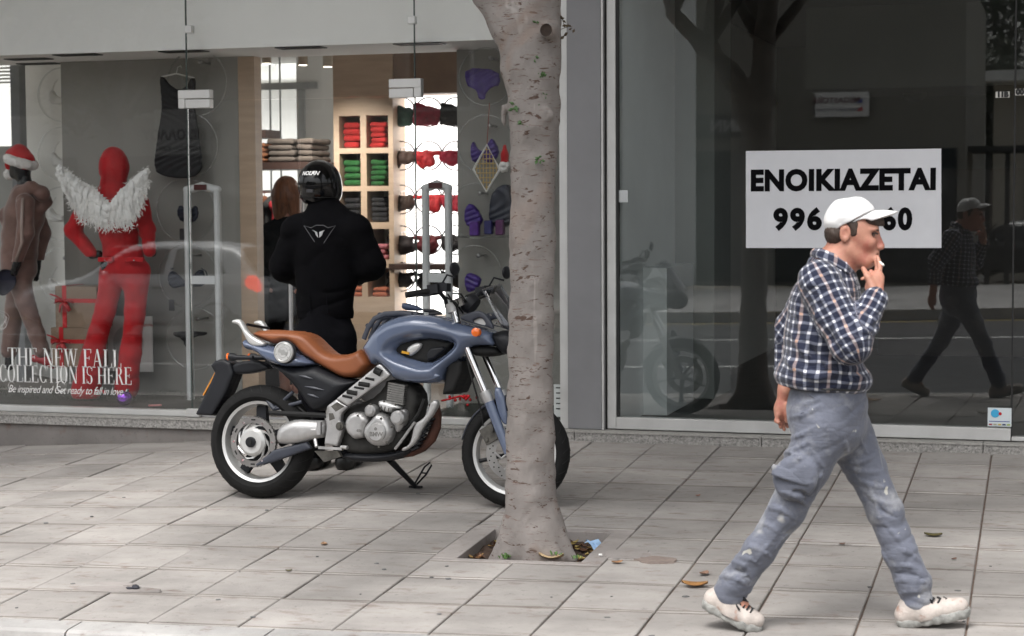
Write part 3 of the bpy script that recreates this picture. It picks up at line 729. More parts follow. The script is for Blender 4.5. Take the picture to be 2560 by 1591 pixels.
M_cast = mat('cast_alloy', (.46, .455, .45), rough=.42, metal=.7, var=.16, scale=12, bump=.12, bscale=130, wear=((.16,.15,.13), 7, .60, .78))
M_sil = mat('silver_paint', (.60, .60, .59), rough=.38, metal=.45, var=.08, scale=8)
M_chr = mat('chrome', (.75, .75, .75), rough=.12, metal=1., var=.05)
M_grim = mat('grimy_metal', (.09, .085, .075), rough=.65, metal=.4, var=.5, scale=18, bump=.3)
M_rust = mat('rusty_pipe', (.075, .03, .02), rough=.8, metal=.2, var=.4, scale=15, bump=.3)
M_orange = mat('orange_lens', (.85, .16, .015), rough=.15, var=.05, coat=.5)
M_blk = mat('black_void', (.006, .006, .006), rough=.8)
M_disc = mat('brake_steel', (.38, .37, .36), rough=.35, metal=.9, var=.1)
def bpt(mb_, name, m, parent=None, smooth=True, ang=.7):
    o = mb_.build(name, m, parent or bike, world=False)
    if smooth: smooth_by_angle(o, ang)
    return o
# --- wheels
def wheel(cx, R, hw, rimR, name, steer):
    piv = Vector((cx, 0, R)); Ms = Matrix.Translation(piv) @ Matrix.Rotation(steer, 4, 'Z') @ Matrix.Translation(-piv)
    c = (cx, 0, R); ax = (0, 1, 0); t = []
    for k in range(13):
        a = -math.pi/2*1.02+math.pi*1.02*k/12; t.append((R-(1-math.cos(a))*hw*.80, math.sin(a)*hw))
    prof = [(rimR, -hw*.62), (rimR+.012, -hw*.86)]+t+[(rimR+.012, hw*.86), (rimR, hw*.62)]
    def fin(mb_, nm, m, par=None):
        me = raw(nm, mb_.v, mb_.f); me.transform(Ms); bm = bmesh.new(); bm.from_mesh(me); bmesh.ops.recalc_face_normals(bm, faces=bm.faces); bm.to_mesh(me); bm.free()
        o = link(nm, me, m, par or W_, False); smooth_by_angle(o, .7); return o
    W_ = bpy.data.objects.new(name, None); C.objects.link(W_); W_.parent = bike
    tyre = fin(MB().lathe(prof, c, ax, 72, closed=True), 'tyre', M_rub)
    g = MB()                                               # tread grooves standing as narrow dark cuts
    for k in range(30):
        for sd_ in (-1, 1):
            a0 = 2*math.pi*(k+.25*sd_)/30
            pts = []
            for q in range(4):
                a = a0+.05*q*sd_; u = .10+.24*q; aa = u*math.pi/2*.9; rr = R-(1-math.cos(aa))*hw*.80-.0002
                pts.append((cx+math.cos(a)*rr, sd_*math.sin(aa)*hw, R+math.sin(a)*rr))
            g.tube(pts, .0024, 4)
    fin(g, 'tread', M_blk)
    fin(MB().lathe([(rimR+.010, -hw*.66), (rimR+.004, -hw*.72), (rimR-.012, -hw*.64), (rimR-.018, -hw*.4), (rimR-.022, hw*.4), (rimR-.012, hw*.64), (rimR+.004, hw*.72), (rimR+.010, hw*.66)], c, ax, 64, closed=True), 'rim', M_sil)
    return W_, fin
RWc = (0, 0, .324)
RWh, fin = wheel(0, .324, .082, .228, 'rear_wheel', 0)
sp_ = MB()
for k in range(5):
    a = math.radians(20+72*k); d = Vector((math.cos(a), 0, math.sin(a))); tn = Vector((-d.z, 0, d.x)); c = Vector(RWc)
    sp_.add([c+d*.05+tn*.035+Vector((0,-.02,0)), c+d*.05-tn*.035+Vector((0,-.02,0)), c+d*.205-tn*.028+Vector((0,-.012,0)), c+d*.205+tn*.028+Vector((0,-.012,0)),
             c+d*.05+tn*.035+Vector((0,.03,0)), c+d*.05-tn*.035+Vector((0,.03,0)), c+d*.205-tn*.028+Vector((0,.02,0)), c+d*.205+tn*.028+Vector((0,.02,0))],
            [(0,1,2,3),(4,7,6,5),(0,3,7,4),(1,5,6,2),(3,2,6,7),(0,4,5,1)])
fin(sp_, 'spoke', M_dark)
fin(MB().disc(RWc, (0,1,0), .075, .11, 28, .01), 'hub', M_dark)
# belt pulley with teeth and the swirl cover
pu = MB(); n = 84; V = []; yc = -.105
for k in range(n):
    a = 2*math.pi*k/n; r1 = .146 if k % 2 else .140
    for (r, y) in ((.108, yc-.010), (r1, yc-.010), (r1, yc+.012), (.108, yc+.012)): V.append((math.cos(a)*r, y, .324+math.sin(a)*r))
pu.add(V, [(k*4+i, ((k+1)%n)*4+i, ((k+1)%n)*4+(i+1)%4, k*4+(i+1)%4) for k in range(n) for i in range(4)])
pul = bpt(pu, 'belt_pulley', M_disc)
sl_ = MB(); bo = MB()
for k in range(12):
    a = 2*math.pi*k/12; d = Vector((math.cos(a), 0, math.sin(a))); tn = Vector((-d.z, 0, d.x))
    if k % 2: sl_.obox(Vector((0, yc-.0105, .324))+d*.126, tn*.013, Vector((0,.0015,0)), d*.004)
    else: bo.disc(Vector((0, yc-.012, .324))+d*.122, (0,1,0), .006, .006, 10)
bpt(sl_, 'slot', M_blk, pul, False); bpt(bo, 'bolt', M_chr, pul)
hb = MB(); hb.disc((0, -.112, .324), (0,1,0), .080, .05, 36, .016)
bpt(hb, 'hub_cover', M_sil, pul)
bld_ = MB()
for k in range(8):
    a0 = 2*math.pi*k/8+.3; V = []
    for q in range(5):
        t = q/4; a = a0-.75*t*t-.1*t; r = .050+.058*t; w = .024*(1-.45*t); d = Vector((math.cos(a), 0, math.sin(a))); tn = Vector((-d.z, 0, d.x)); c = Vector((0, -.128+.022*t, .324))+d*r
        V += [c+tn*w, c-tn*w*.4+Vector((0,.008,0)), c-tn*w*.4+Vector((0,.02,0)), c+tn*w+Vector((0,.012,0))]
    bld_.add(V, [(q*4+i, q*4+4+i, q*4+4+(i+1)%4, q*4+(i+1)%4) for q in range(4) for i in range(4)]+[(0,1,2,3),(19,18,17,16)])
bpt(bld_, 'swirl_blade', M_sil, pul)
bpt(MB().disc((0, -.140, .324), (0,1,0), .030, .03, 24, .005), 'axle_nut', M_dark, pul)
bpt(MB().disc((0, -.156, .324), (0,1,0), .016, .008, 12), 'axle_socket', M_blk, pul)
FC = (WB, 0, .300)
FWh, ff = wheel(WB, .300, .058, .226, 'front_wheel', math.radians(9))
sp_ = MB()
for k in range(5):
    a = math.radians(50+72*k); d = Vector((math.cos(a), 0, math.sin(a))); tn = Vector((-d.z, 0, d.x)); c = Vector(FC)
    sp_.tube([c+d*.03, c+d*.12, c+d*.208], [.022, .017, .02], 8, flat=.6)
ff(sp_, 'spoke', M_dark)
dsk = MB(); n = 48; V = []; yc = -.062
for k in range(n):
    a = 2*math.pi*k/n
    for (r, y) in ((.098, yc-.0025), (.150, yc-.0025), (.150, yc+.0025), (.098, yc+.0025)): V.append((WB+math.cos(a)*r, y, .300+math.sin(a)*r))
dsk.add(V, [(k*4+i, ((k+1)%n)*4+i, ((k+1)%n)*4+(i+1)%4, k*4+(i+1)%4) for k in range(n) for i in range(4)])
ff(dsk, 'brake_disc', M_disc)
hl = MB()
for k in range(40):
    a = 2*math.pi*k/40; r = .112+.026*((k*7) % 5)/4; hl.disc((WB+math.cos(a)*r, yc-.003, .300+math.sin(a)*r), (0,1,0), .0042, .001, 8)
ff(hl, 'disc_hole', M_blk)
cr = MB()
for k in range(6):
    a = 2*math.pi*k/6; d = Vector((math.cos(a), 0, math.sin(a))); c = Vector((WB, yc, .300)); cr.tube([c+d*.03, c+Vector((d.x*.066-d.z*.03, 0, d.z*.066+d.x*.03)), c+d*.103], .007, 6)
ff(cr, 'disc_carrier', M_cast)
ff(MB().disc((WB, -.045, .300), (0,1,0), .032, .09, 20, .006), 'hub', M_cast)
# --- body panels
def wseat(X, Z): return np.interp(X, [-.15, .05, .25, .45, .65, .80], [.085, .125, .12, .11, .12, .105])
seat_poly = bq(zA, [(438,218),(480,194),(560,187),(740,193),(820,208),(870,238),(920,288),(980,345),(1020,366),(1080,371),(1150,362),(1195,347),(1240,318),(1322,437),(1285,483),(1230,532),(1150,545),(1080,530),(1000,485),(900,425),(800,365),(760,305),(700,280),(620,300),(540,272),(470,243)], -.06)
seat = pillow('seat', seat_poly, wseat, .040, 0, M_seat, bike, .006, rnd=1, floor=.35)
tail_poly = bq(zA, [(362,285),(372,258),(400,248),(480,278),(560,300),(640,320),(740,345),(820,385),(885,432),(860,452),(740,464),(640,454),(540,415),(470,352),(380,334)], -.10)
def wtail(X, Z): return np.interp(X, [-.2, -.05, .15, .35], [.11, .145, .165, .15])
tail = pillow('tail_panel', tail_poly, wtail, .035, 0, M_blue, bike, .006, rnd=1, floor=.4)
cp = b3(zA, 667, 352, -.170)
cap_ = MB(); cap_.disc(cp, (0,1,0), .060, .022, 40, .005); cpo = bpt(cap_, 'fuel_cap', M_sil)
e = MB(); e.lathe([(.047,0),(.050,-.002),(.053,0)], cp+Vector((0,-.0112,0)), (0,1,0), 40); e.lathe([(.0285,0),(.030,-.0015),(.0315,0)], cp+Vector((0,-.0112,0)), (0,1,0), 40)
e.obox(cp+Vector((0,-.012,0)), (.012,0,.004), (0,.0016,0), (-.004,0,.012)); e.obox(cp+Vector((0,-.0122,0)), (.024,0,-.010), (0,.001,0), (.004,0,.009))
for k in range(6): a = k*math.pi/3+.3; e.disc(cp+Vector((math.cos(a)*.042, -.0115, math.sin(a)*.042)), (0,1,0), .004, .002, 8)
bpt(e, 'cap_relief', mat('cap_relief', (.42,.42,.41), rough=.4, metal=.6), cpo)
ring = MB(); ring.disc(cp+Vector((.006,.012,0)), (0,1,0), .066, .012, 40, .004); bpt(ring, 'cap_gasket', M_dark, cpo)
gr = [(308,126),(325,114),(370,113),(396,150),(422,200),(480,248),(552,284),(548,305),(480,312),(432,292),(400,232),(370,172),(345,147),(312,142)]
def rail(l, nm):
    return pillow(nm, bq(zA, gr, -.11), .022, .014, l, M_sil, bike, .0045, rnd=1, floor=.3)
rail(-.13, 'grab_rail'); rail(.13, 'grab_rail')
bpt(MB().tube([b3(zA, 400, 150, -.10), b3(zA, 480, 165, 0), b3(zA, 560, 178, .10)], .008, 8), 'rail_cross_bar', M_dark)
side_poly = bq(zA, [(515,425),(640,452),(760,462),(885,448),(960,488),(1080,540),(1195,556),(1180,582),(1090,652),(990,742),(900,782),(860,782),(820,742),(760,642),(700,572),(620,492)], -.11)
side = pillow('side_panel', side_poly, .125, .06, 0, M_dark, bike, .007, rnd=1, floor=.45)
for (x, y, w) in ((830, 535, 50), (890, 615, 70), (880, 670, 40)):
    p0, p1 = b3(zA, x-w, y-14, -.127), b3(zA, x+w, y+12, -.127); bpt(MB().tube([p0, (p0+p1)/2+Vector((0,-.006,.002)), p1], [.003, .008, .002], 6), 'panel_rib', M_navy)
# rear mudguard, number plate carrier, lamps
mg = [(228,492),(262,462),(330,418),(470,402),(565,468),(520,485),(400,512),(250,514)]
pillow('mudguard', bq(zA, mg, -.04), .042, .02, 0, M_dark, bike, .007, rnd=1, floor=.5)
pc = [(150,450),(185,410),(245,398),(300,428),(322,508),(270,640),(172,805),(150,818),(38,806),(55,770),(128,622),(180,500)]
pillow('plate_carrier', bq(zA, pc, -.03), .065, .02, 0, M_dark, bike, .007, rnd=0, floor=.75)
q0, q1 = b3(zA, 84, 668, -.05), b3(zA, 174, 500, -.05); q0.y = q1.y = 0; dd = (q1-q0).normalized(); nn = Vector((-dd.z, 0, dd.x))
bpt(MB().obox((q0+q1)/2+nn*.004, dd*(q1-q0).length/2, (0,.05,0), nn*.004), 'number_plate', mat('plate_orange', (.55, .22, .03), rough=.4), smooth=False)
for l in (-.125, .125):
    c0 = b3(zA, 330, 390, -.125); c0.y = l
    bpt(MB().tube([c0+Vector((.10,0,.0)), c0+Vector((.0,0,.0)), c0+Vector((-.02,0,.002)), c0+Vector((-.05,0,.004))], [.012, .014, .022, .022], 12), 'indicator_stalk', M_dark)
    bpt(MB().tube([c0+Vector((-.05,0,.004)), c0+Vector((-.062,0,.004)), c0+Vector((-.070,0,.004))], [.022, .021, .010], 14), 'rear_indicator', M_orange)
# swing arm, belt, struts
sw = bq(zA, [(612,985),(625,905),(680,862),(760,838),(880,845),(975,848),(975,972),(890,980),(800,1010),(640,1027)], -.12)
pillow('swing_arm', sw, .045, .05, -.105, M_cast, bike, .006, rnd=1, floor=.1)
pillow('belt_guard', bq(zA, [(465,1168),(600,1060),(840,1000),(875,1052),(600,1150),(480,1184)], -.10), .02, .02, -.10, M_navy, bike, .006, rnd=0, floor=.5)
bpt(MB().tube([b3(zA, 560, 792, -.10), b3(zA, 980, 812, -.09)], .007, 4, flat=2), 'drive_belt', M_blk)
bpt(MB().tube([b3(zA, 520, 655, -.06), b3(zA, 560, 715, -.06), b3(zA, 600, 765, -.06)], [.011, .014, .016], 8).tube([b3(zA, 598, 765, -.06), b3(zA, 735, 640, -.06)], .011, 8).tube([b3(zA, 598, 765, -.06), b3(zA, 800, 712, -.06)], .011, 8), 'subframe_strut', M_navy)
bpt(MB().tube([b3(zA, 640, 1000, .02), b3(zA, 880, 900, .03)], .035, 10), 'swing_arm_tube', M_dark)
bpt(MB().tube([b3(zA, 700, 690, -.03), b3(zA, 820, 790, -.06), b3(zA, 870, 820, -.06), b3(zA, 890, 900, -.1)], .006, 6), 'brake_hose', M_blk)
# frame beam with its slots
for l, nm in ((-.150, 'frame_beam'), (.150, 'frame_beam')):
    beam = pillow(nm, bq(zA, [(1055,690),(1365,436),(1385,440),(1452,513),(1440,530),(1140,744)], -.15), .020, .012, l, M_cast, bike, .005, rnd=0, floor=.5)
    if l < 0:
        for (x0, y0, x1, y1, w) in ((1330,480,1375,505,26),(1262,540,1325,552,9),(1215,580,1290,592,17),(1180,606,1250,618,8),(1130,638,1200,652,17),(1095,668,1165,684,9)):
            pA, pB = b3(zA, x0, y0, -.1705), b3(zA, x1, y1, -.1705); w_ = w*.34392*.00225
            bpt(MB().tube([pA, pB], w_*1.0, 10, flat=1), 'frame_slot', M_blk, beam)
for l in (-.130, .130):
    pillow('frame_casting', bq(zA, [(985,742),(1055,690),(1142,744),(1092,802),(1085,850),(1112,890),(1072,1010),(1060,1038),(965,1022),(980,905),(975,800)], -.14), .026, .014, l, M_cast, bike, .005, rnd=0, floor=.4)
for (pts) in ([(1010,745),(1055,715),(1110,745),(1045,785)], [(995,795),(1025,795),(1040,835),(998,850)]):
    P = [b3(zA, x, y, -.1565) for x, y in pts]; bpt(MB().prism(P, (0, .003, 0)), 'casting_recess', M_grim, smooth=False)
c = b3(zA, 1075, 890, -.158); bpt(MB().disc(c, (0,1,0), .024, .016, 24, .004).disc(c+Vector((0,-.01,0)), (0,1,0), .012, .012, 6), 'pivot_bolt', M_grim)
fpg = MB(); fpg.obox(b3(zA, 1010, 1050, -.19), (.072, 0, -.002), (0, .014, 0), (0,0,.007)); fpg.tube([b3(zA, 895, 985, -.15), b3(zA, 905, 1040, -.17)], .010, 8); fpg.tube([b3(zA, 1085, 1042, -.19), b3(zA, 1130, 1045, -.20)], .011, 10)
bpt(fpg, 'foot_peg', M_cast, smooth=False)
bpt(MB().obox(b3(zA, 925, 905, -.15), (.012,0,.001), (0,.01,0), (0,0,.035)), 'heel_plate', M_cast, smooth=False)
pk = MB(); pk.prism([b3(zA, x, y, -.13) for x, y in ((890,1070),(1060,1070),(1080,1110),(960,1150))], (0, .03, 0)); bpt(pk, 'lower_bracket', M_grim, smooth=False)
# --- engine
blk = bq(zE, [(330,560),(480,430),(700,380),(860,240),(900,120),(1180,150),(1300,360),(1230,640),(1150,850),(1000,1010),(480,1040),(340,900)], -.05)
pillow('engine_block', blk, .10, .05, 0, mat('dark_engine', (.03, .029, .027), rough=.7, metal=.3, var=.4, scale=18), bike, .009, rnd=1, floor=.5)
cyl = MB()
for k in range(9):
    a = k/8; c0 = b3(zE, 905+20*a, 395-215*a, -.10); c1 = b3(zE, 1100+20*a, 430-215*a, -.10)
    m_ = (c0+c1)/2; hx = (c1-c0)/2; cyl.obox(Vector((m_.x, -.055, m_.z)), (hx.x, 0, hx.z), (0, .075, 0), Vector((-hx.z, 0, hx.x)).normalized()*.0045)
bpt(cyl, 'cylinder_fins', mat('dull_alloy', (.22, .215, .205), rough=.55, metal=.5, var=.3, scale=16), smooth=False)
pillow('cylinder', bq(zE, [(895,400),(940,160),(1115,195),(1095,450)], -.1), .12, .02, 0, MATS['dull_alloy'], bike, .008, rnd=0, floor=.5)
pillow('clutch_cover', bq(zE, [(398,605),(478,522),(592,514),(690,604),(640,690),(620,830),(555,830),(505,852),(398,748)], -.14), .055, .03, -.115, M_cast, bike, .005, rnd=1, floor=.25)
pillow('engine_cover', bq(zE, [(765,518),(895,560),(962,680),(972,780),(905,900),(785,938),(678,893),(612,780),(638,680),(705,615)], -.14), .060, .035, -.12, M_cast, bike, .005, rnd=1, floor=.2)
c = b3(zE, 765, 760, -.185); ec = bpt(MB().disc(c, (0,1,0), .053, .03, 40, .008), 'round_cover', M_cast)
tm = text_mesh('BMW', .034, bold=.0012, extrude=.0012); place_text(tm, c+Vector((.003, -.0155, -.012)), (1,0,0), (0,0,1)); link('lettering', tm, MATS['dull_alloy'], ec, False)
bpt(MB().disc(c+Vector((0,-.0155,.018)), (0,1,0), .009, .002, 16), 'emblem', MATS['dull_alloy'], ec)
tm = text_mesh('650', .020, bold=.001, extrude=.001); c2 = b3(zE, 555, 745, -.1705); place_text(tm, c2, (1,0,-.12), (.12,0,1)); link('lettering', tm, MATS['dull_alloy'], bike, False)
for (x, y, r, dd_) in ((710, 505, .033, -.15), (1030, 590, .040, -.15)):
    c = b3(zE, x, y, dd_); bpt(MB().disc(c, (0,1,0), r, .07, 28, .008).disc(c+Vector((0,-.036,0)), (0,1,0), r*.72, .008, 28, .003), 'side_cap', M_cast)
pillow('oil_tank_cover', bq(zE, [(768,402),(830,374),(1052,455),(1040,492),(962,492),(922,542),(808,500)], -.13), .045, .02, -.10, M_sil, bike, .005, rnd=1, floor=.3)
for k in range(4): bpt(MB().tube([b3(zE, 818+45*k, 448+12*k, -.147), b3(zE, 808+45*k, 505+10*k, -.147)], .003, 6), 'cover_rib', M_grim)
pillow('water_pump', bq(zE, [(960,540),(1060,480),(1130,500),(1125,620),(1060,740),(1000,780),(970,680)], -.12), .04, .03, -.105, M_cast, bike, .006, rnd=1, floor=.2)
for (x, y) in ((540,565),(790,935),(940,700),(880,880),(690,430),(985,437),(852,398),(815,600)):
    bpt(MB().disc(b3(zE, x, y, -.178), (0,1,0), .006, .008, 8), 'bolt', M_grim)
pillow('down_brace', bq(zE, [(1060,992),(1075,940),(1140,920),(1180,850),(1215,660),(1310,605),(1370,530),(1420,372),(1512,384),(1482,500),(1322,712),(1242,892),(1130,972)], -.10), .022, .016, -.10, M_cast, bike, .005, rnd=1, floor=.25)
bpt(MB().tube([b3(zE, x, y, -.02) for x, y in ((1440,420),(1470,560),(1462,700),(1410,830),(1310,930),(1180,985),(1000,1000))], .030, 14), 'exhaust_pipe', M_rust)
gu = MB()
for k in range(8): 
    a = k/7; gu.obox(b3(zE, 1400-170*a, 620+330*a, -.075), (.02,0,.010), (0,.02,0), (-.002,0,.005))
bpt(gu, 'guard_rib', M_dark, smooth=False)
bpt(MB().tube([b3(zE, x, y, -.11) for x, y in ((1330,370),(1260,540),(1150,690),(1020,740))], .011, 8), 'coolant_hose', M_blk)
bpt(MB().tube([b3(zE, x, y, -.12) for x, y in ((1215,640),(1080,830),(980,960))], .008, 8), 'front_strut', M_cast)
pillow('sump_guard', bq(zE, [(340,1030),(480,990),(800,1010),(1100,960),(1230,900),(1240,950),(1110,1060),(860,1110),(600,1120),(430,1085)], -.03), .11, .05, 0, M_dark, bike, .008, rnd=1, floor=.4)
# --- side stand on the far side
sfoot = BI @ Vector((-3.452, -1.84, gz(-3.452, -1.84)+.008)); stop = b3(zE, 915, 1085, .06)
st = MB(); st.tube([stop, stop.lerp(sfoot, .55), sfoot], [.020, .016, .014], 10); st.obox(sfoot, (.035,0,0), (0,.02,0), (0,0,.006))
bpt(st, 'side_stand', M_dark)
w_ = [sfoot+Vector((-.01,0,.01))]+[b3(zE, x, y, sfoot.y) for x, y in ((1330,1170),(1395,1118),(1412,1150),(1345,1262),(1240,1375))]
bpt(MB().tube(w_, .0055, 6).tube([b3(zE, 1290, 1240, sfoot.y), b3(zE, 1350, 1245, sfoot.y)], .0045, 6), 'stand_loop', M_dark)
# --- tank body with its opening
tk = bq(zB, [(12,482),(30,458),(75,395),(130,338),(220,288),(350,264),(480,276),(620,320),(720,345),(832,380),(820,400),(848,470),(760,465),(692,472),(640,540),(562,600),(536,640),(530,692),(440,712),(230,687),(205,640),(135,578),(85,592),(60,560)], -.10)
hole = bq(zB, [(222,492),(260,458),(350,434),(450,427),(572,450),(576,470),(510,530),(430,572),(330,546),(240,512)], -.13)
def wtank(X, Z): return np.interp(X, [.6, .8, 1.0, 1.2, 1.45], [.13, .19, .20, .185, .12])
hole2 = bq(zB, [(170,495),(230,440),(350,405),(460,398),(610,440),(600,480),(520,555),(430,600),(320,570),(200,525)], -.13)
def trim(X, Z, d):
    dh = -poly_dist(X, Z, chaikin(hole2, 1)); return -.022*np.clip(1-dh/.03, 0, 1)**1.5
tank = pillow('tank_panel', tk, wtank, .065, 0, M_blue, bike, .006, holes=(hole,), rnd=1, ridge=trim, floor=.5)
pillow('air_box', bq(zB, [(215,500),(250,445),(450,415),(590,445),(520,545),(430,585),(300,560)], -.1), .12, .02, 0, M_blk, bike, .01, rnd=0, floor=.7)
pillow('inner_duct', bq(zB, [(290,485),(345,445),(395,450),(380,490),(320,535),(300,520)], -.13), .02, .02, -.125, M_sil, bike, .005, rnd=1)
bpt(MB().obox(b3(zB, 290, 510, -.14), (.022,0,-.004), (0,.01,0), (.001,0,.006)), 'amber_plug', mat('amber', (.6,.3,.02), rough=.4))
pillow('relay_box', bq(zB, [(420,520),(450,480),(530,470),(540,490),(470,550),(430,560)], -.13), .02, .01, -.13, M_dark, bike, .005, rnd=0)
pillow('tank_fin', bq(zB, [(245,672),(330,638),(420,628),(505,650),(480,668),(420,690),(300,690)], -.19), .012, .02, -.165, M_blue, bike, .005, rnd=1)
c = b3(zC, 1110, 815, -.19); bpt(MB().tube([c+Vector((0,.05,0)), c], .016, 12), 'indicator_socket', M_dark)
bpt(MB().tube([c+Vector((.014,.01,0)), c+Vector((.014,-.018,0)), c+Vector((.014,-.024,0))], [.024, .024, .016], 16), 'front_indicator', M_orange)
# nose, screen, bracket
nose = bq(zB, [(818,400),(845,378),(905,362),(1010,380),(1040,440),(1010,520),(905,530),(850,472)], -.05)
pillow('headlamp_shell', nose, .10, .06, 0, M_dark, bike, .008, rnd=1, floor=.2)
pillow('inner_fairing', bq(zB, [(690,478),(760,462),(850,470),(905,520),(800,540),(720,530)], -.03), .09, .04, 0, M_blk, bike, .008, rnd=1, floor=.4)
brk = [(612,292),(700,250),(780,243),(842,330),(848,368),(800,348),(720,330)]; brh = [(705,312),(748,290),(775,295),(800,338),(760,330)]
for l in (-.12, .12): pillow('screen_bracket', bq(zB, brk, -.12), .014, .012, l, M_navy, bike, .005, holes=(bq(zB, brh, -.12),), rnd=1, floor=.4)
bpt(MB().prism([b3(zB, x, y, -.112) for x, y in brh], (0, .004, 0)), 'bracket_inset', M_sil, smooth=False)
# wind screen: a curved clear shell
def scr(u, v):
    # v: bottom..top, u: left..right side around the nose
    a = (u-.5)*2; top = v
    x0, z0 = bl(*zB(905, 352), -.05); x1, z1 = bl(*zB(735, 70), -.10)
    xm = x0+(x1-x0)*top*.95; zm = z0+(z1-z0)*top
    half = .135-.045*top*top
    return Vector((xm+.10*(1-a*a)*(1-.25*top)+.02, a*half, zm-.035*a*a*top*top))
sg = MB().grid(scr, 17, 13); V = list(sg.v); nV = len(V)
b_ = MB(); b_.add(V, sg.f); 
M_scr = glass('screen_acrylic', (.70, .71, .74), k=2.2)
scro = b_.build('windscreen', M_scr, bike, world=False, smooth=True); sm = scro.modifiers.new('s', 'SOLIDIFY'); sm.thickness = .003
for (x, y) in ((1335, 580), (1400, 692)): bpt(MB().disc(b3(zC, x, y, -.125), (0,1,0), .006, .012, 12), 'screen_bolt', M_chr)
# fork, triple clamp, bars
def fork(l, top, mid, low):
    bpt(MB().tube([top, mid], .0205, 16), 'fork_tube', M_chr)
    bpt(MB().tube([mid+(top-mid)*.02, mid+(low-mid)*.05, mid+(low-mid)*.16], [.031, .033, .028], 16), 'fork_collar', M_cast)
    bpt(MB().tube([mid+(low-mid)*.10, low], [.028, .024], 14), 'fork_leg', M_blue if l < 0 else M_cast)
tp, md = b3(zB, 700, 545, -.10), b3(zB, 790, 760, -.10); lo_ = md+(md-tp)*1.55
lo_ = Vector((WB-.005, -.098, .300)); fork(-1, tp+(tp-md)*.55, md, lo_)
fork(1, tp+(tp-md)*.55+Vector((.012,.20,0)), md+Vector((.012,.20,0)), lo_+Vector((0,.20,0)))
pillow('fork_guard', bq(zB, [(835,725),(900,730),(935,960),(905,965),(870,900)], -.09), .02, .02, -.085, M_blue, bike, .005, rnd=1)
tc_ = b3(zC, 815, 515, -.10)
bpt(MB().tube([tc_+Vector((-.012,0,.035)), tc_+Vector((.004,0,-.012))], .030, 16).tube([tc_, tc_+Vector((.0,.2,0))], .022, 10), 'triple_clamp', M_cast)
bpt(MB().tube([tc_+Vector((0,0,.03)), b3(zB, 612, 320, -.10)], .019, 14), 'fork_top', M_chr)
bar = [b3(zC, 200, 312, -.36), b3(zC, 330, 290, -.335), b3(zC, 520, 262, -.29), b3(zC, 640, 270, -.22), b3(zC, 720, 370, -.14), b3(zC, 740, 470, -.08)]
def mirr(p): return Vector((p.x+.06, -p.y, p.z+.01))
for side_ in (0, 1):
    B3 = bar if side_ == 0 else [mirr(p) for p in bar]
    bpt(MB().tube(B3[2:], .012, 10), 'handlebar', M_dark)
    bpt(MB().tube([B3[0], B3[0].lerp(B3[2], .08), B3[2]], [.015, .0185, .0175], 14), 'grip', M_rub)
    bpt(MB().tube([B3[0]+(B3[0]-B3[2])*.06, B3[0]], [.015, .019], 12), 'bar_end', M_dark)
    k0 = B3[2].lerp(B3[3], .25); bpt(MB().obox(k0+Vector((.012,0,.012)), (.030,0,.004), (0,.035,0), (-.003,0,.024)).obox(k0+Vector((.055,.02,.022)), (.030,0,0), (0,.03,0), (0,0,.022)), 'switch_block', M_dark, smooth=False)
    bpt(MB().tube([k0+Vector((.045,0,-.01)), k0.lerp(B3[0], .5)+Vector((.05,0,-.012)), B3[0]+Vector((.055,0,-.006))], [.008,.006,.006], 6), 'lever', M_dark)
    mroot = k0+Vector((.04,.03,.04)); mt_ = mroot+Vector((.085, -.02 if side_ == 0 else .02, .035))
    bpt(MB().tube([mroot, mroot+Vector((.03,0,.05)), mt_], .006, 8), 'mirror_stalk', M_dark)
    bpt(MB().ball(mt_+Vector((.005,-.02 if side_ == 0 else .02,.045)), .06, 14, (.28, 1, .62)), 'mirror', M_dark)
bpt(MB().tube([b3(zC, 820, 290, -.15), b3(zC, 930, 300, -.13), b3(zC, 1000, 400, -.08), b3(zC, 1010, 480, -.02)], .005, 6).tube([b3(zC, 730, 340, -.17), b3(zC, 860, 420, -.12), b3(zC, 960, 560, -.05)], .005, 6).tube([b3(zC, 750, 300, -.2), b3(zC, 870, 470, -.16), b3(zC, 900, 620, -.1), b3(zB, 690, 620, -.11), b3(zB, 770, 900, -.10), b3(zB, 775, 970, -.09)], .005, 6), 'cable', M_blk)
dsh = b3(zC, 1060, 430, -.02); bpt(MB().lathe([(0,-.03),(.05,-.03),(.058,0),(.055,.02),(0,.022)], dsh, Vector((-.8,0,.6)), 28), 'instrument', M_dark)
bpt(MB().obox(b3(zC, 920, 420, -.06), (.035,0,.012), (0,.04,0), (-.008,0,.022)), 'bar_clamp', M_chr, smooth=False)
# luggage rack on the tank
rk = MB()
for l in (-.08, 0, .08): rk.tube([b3(zB, x, y, -.05)+Vector((0, l+.03, 0)) for x, y in ((48,425),(75,355),(115,297),(180,268),(280,262),(350,272))], .015, 8, flat=.7)
for (x, y) in ((75, 340), (150, 272), (300, 260)): rk.tube([b3(zB, x, y, 0)+Vector((0,l,0)) for l in (-.06, .10)], .013, 8)
bpt(rk, 'tank_rack', M_navy)
pillow('rack_strap', bq(zB, [(272,232),(275,195),(300,197),(360,215),(402,240),(380,248),(300,245)], 0), .04, .02, 0, mat('navy_strap', (.03,.045,.085), rough=.7), bike, .006, rnd=0, floor=.4)
bpt(MB().tube([b3(zC, 430, 520, 0), b3(zC, 560, 525, 0), b3(zC, 670, 560, 0), b3(zC, 500, 570, 0)], .010, 8), 'rack_buckle', M_dark)
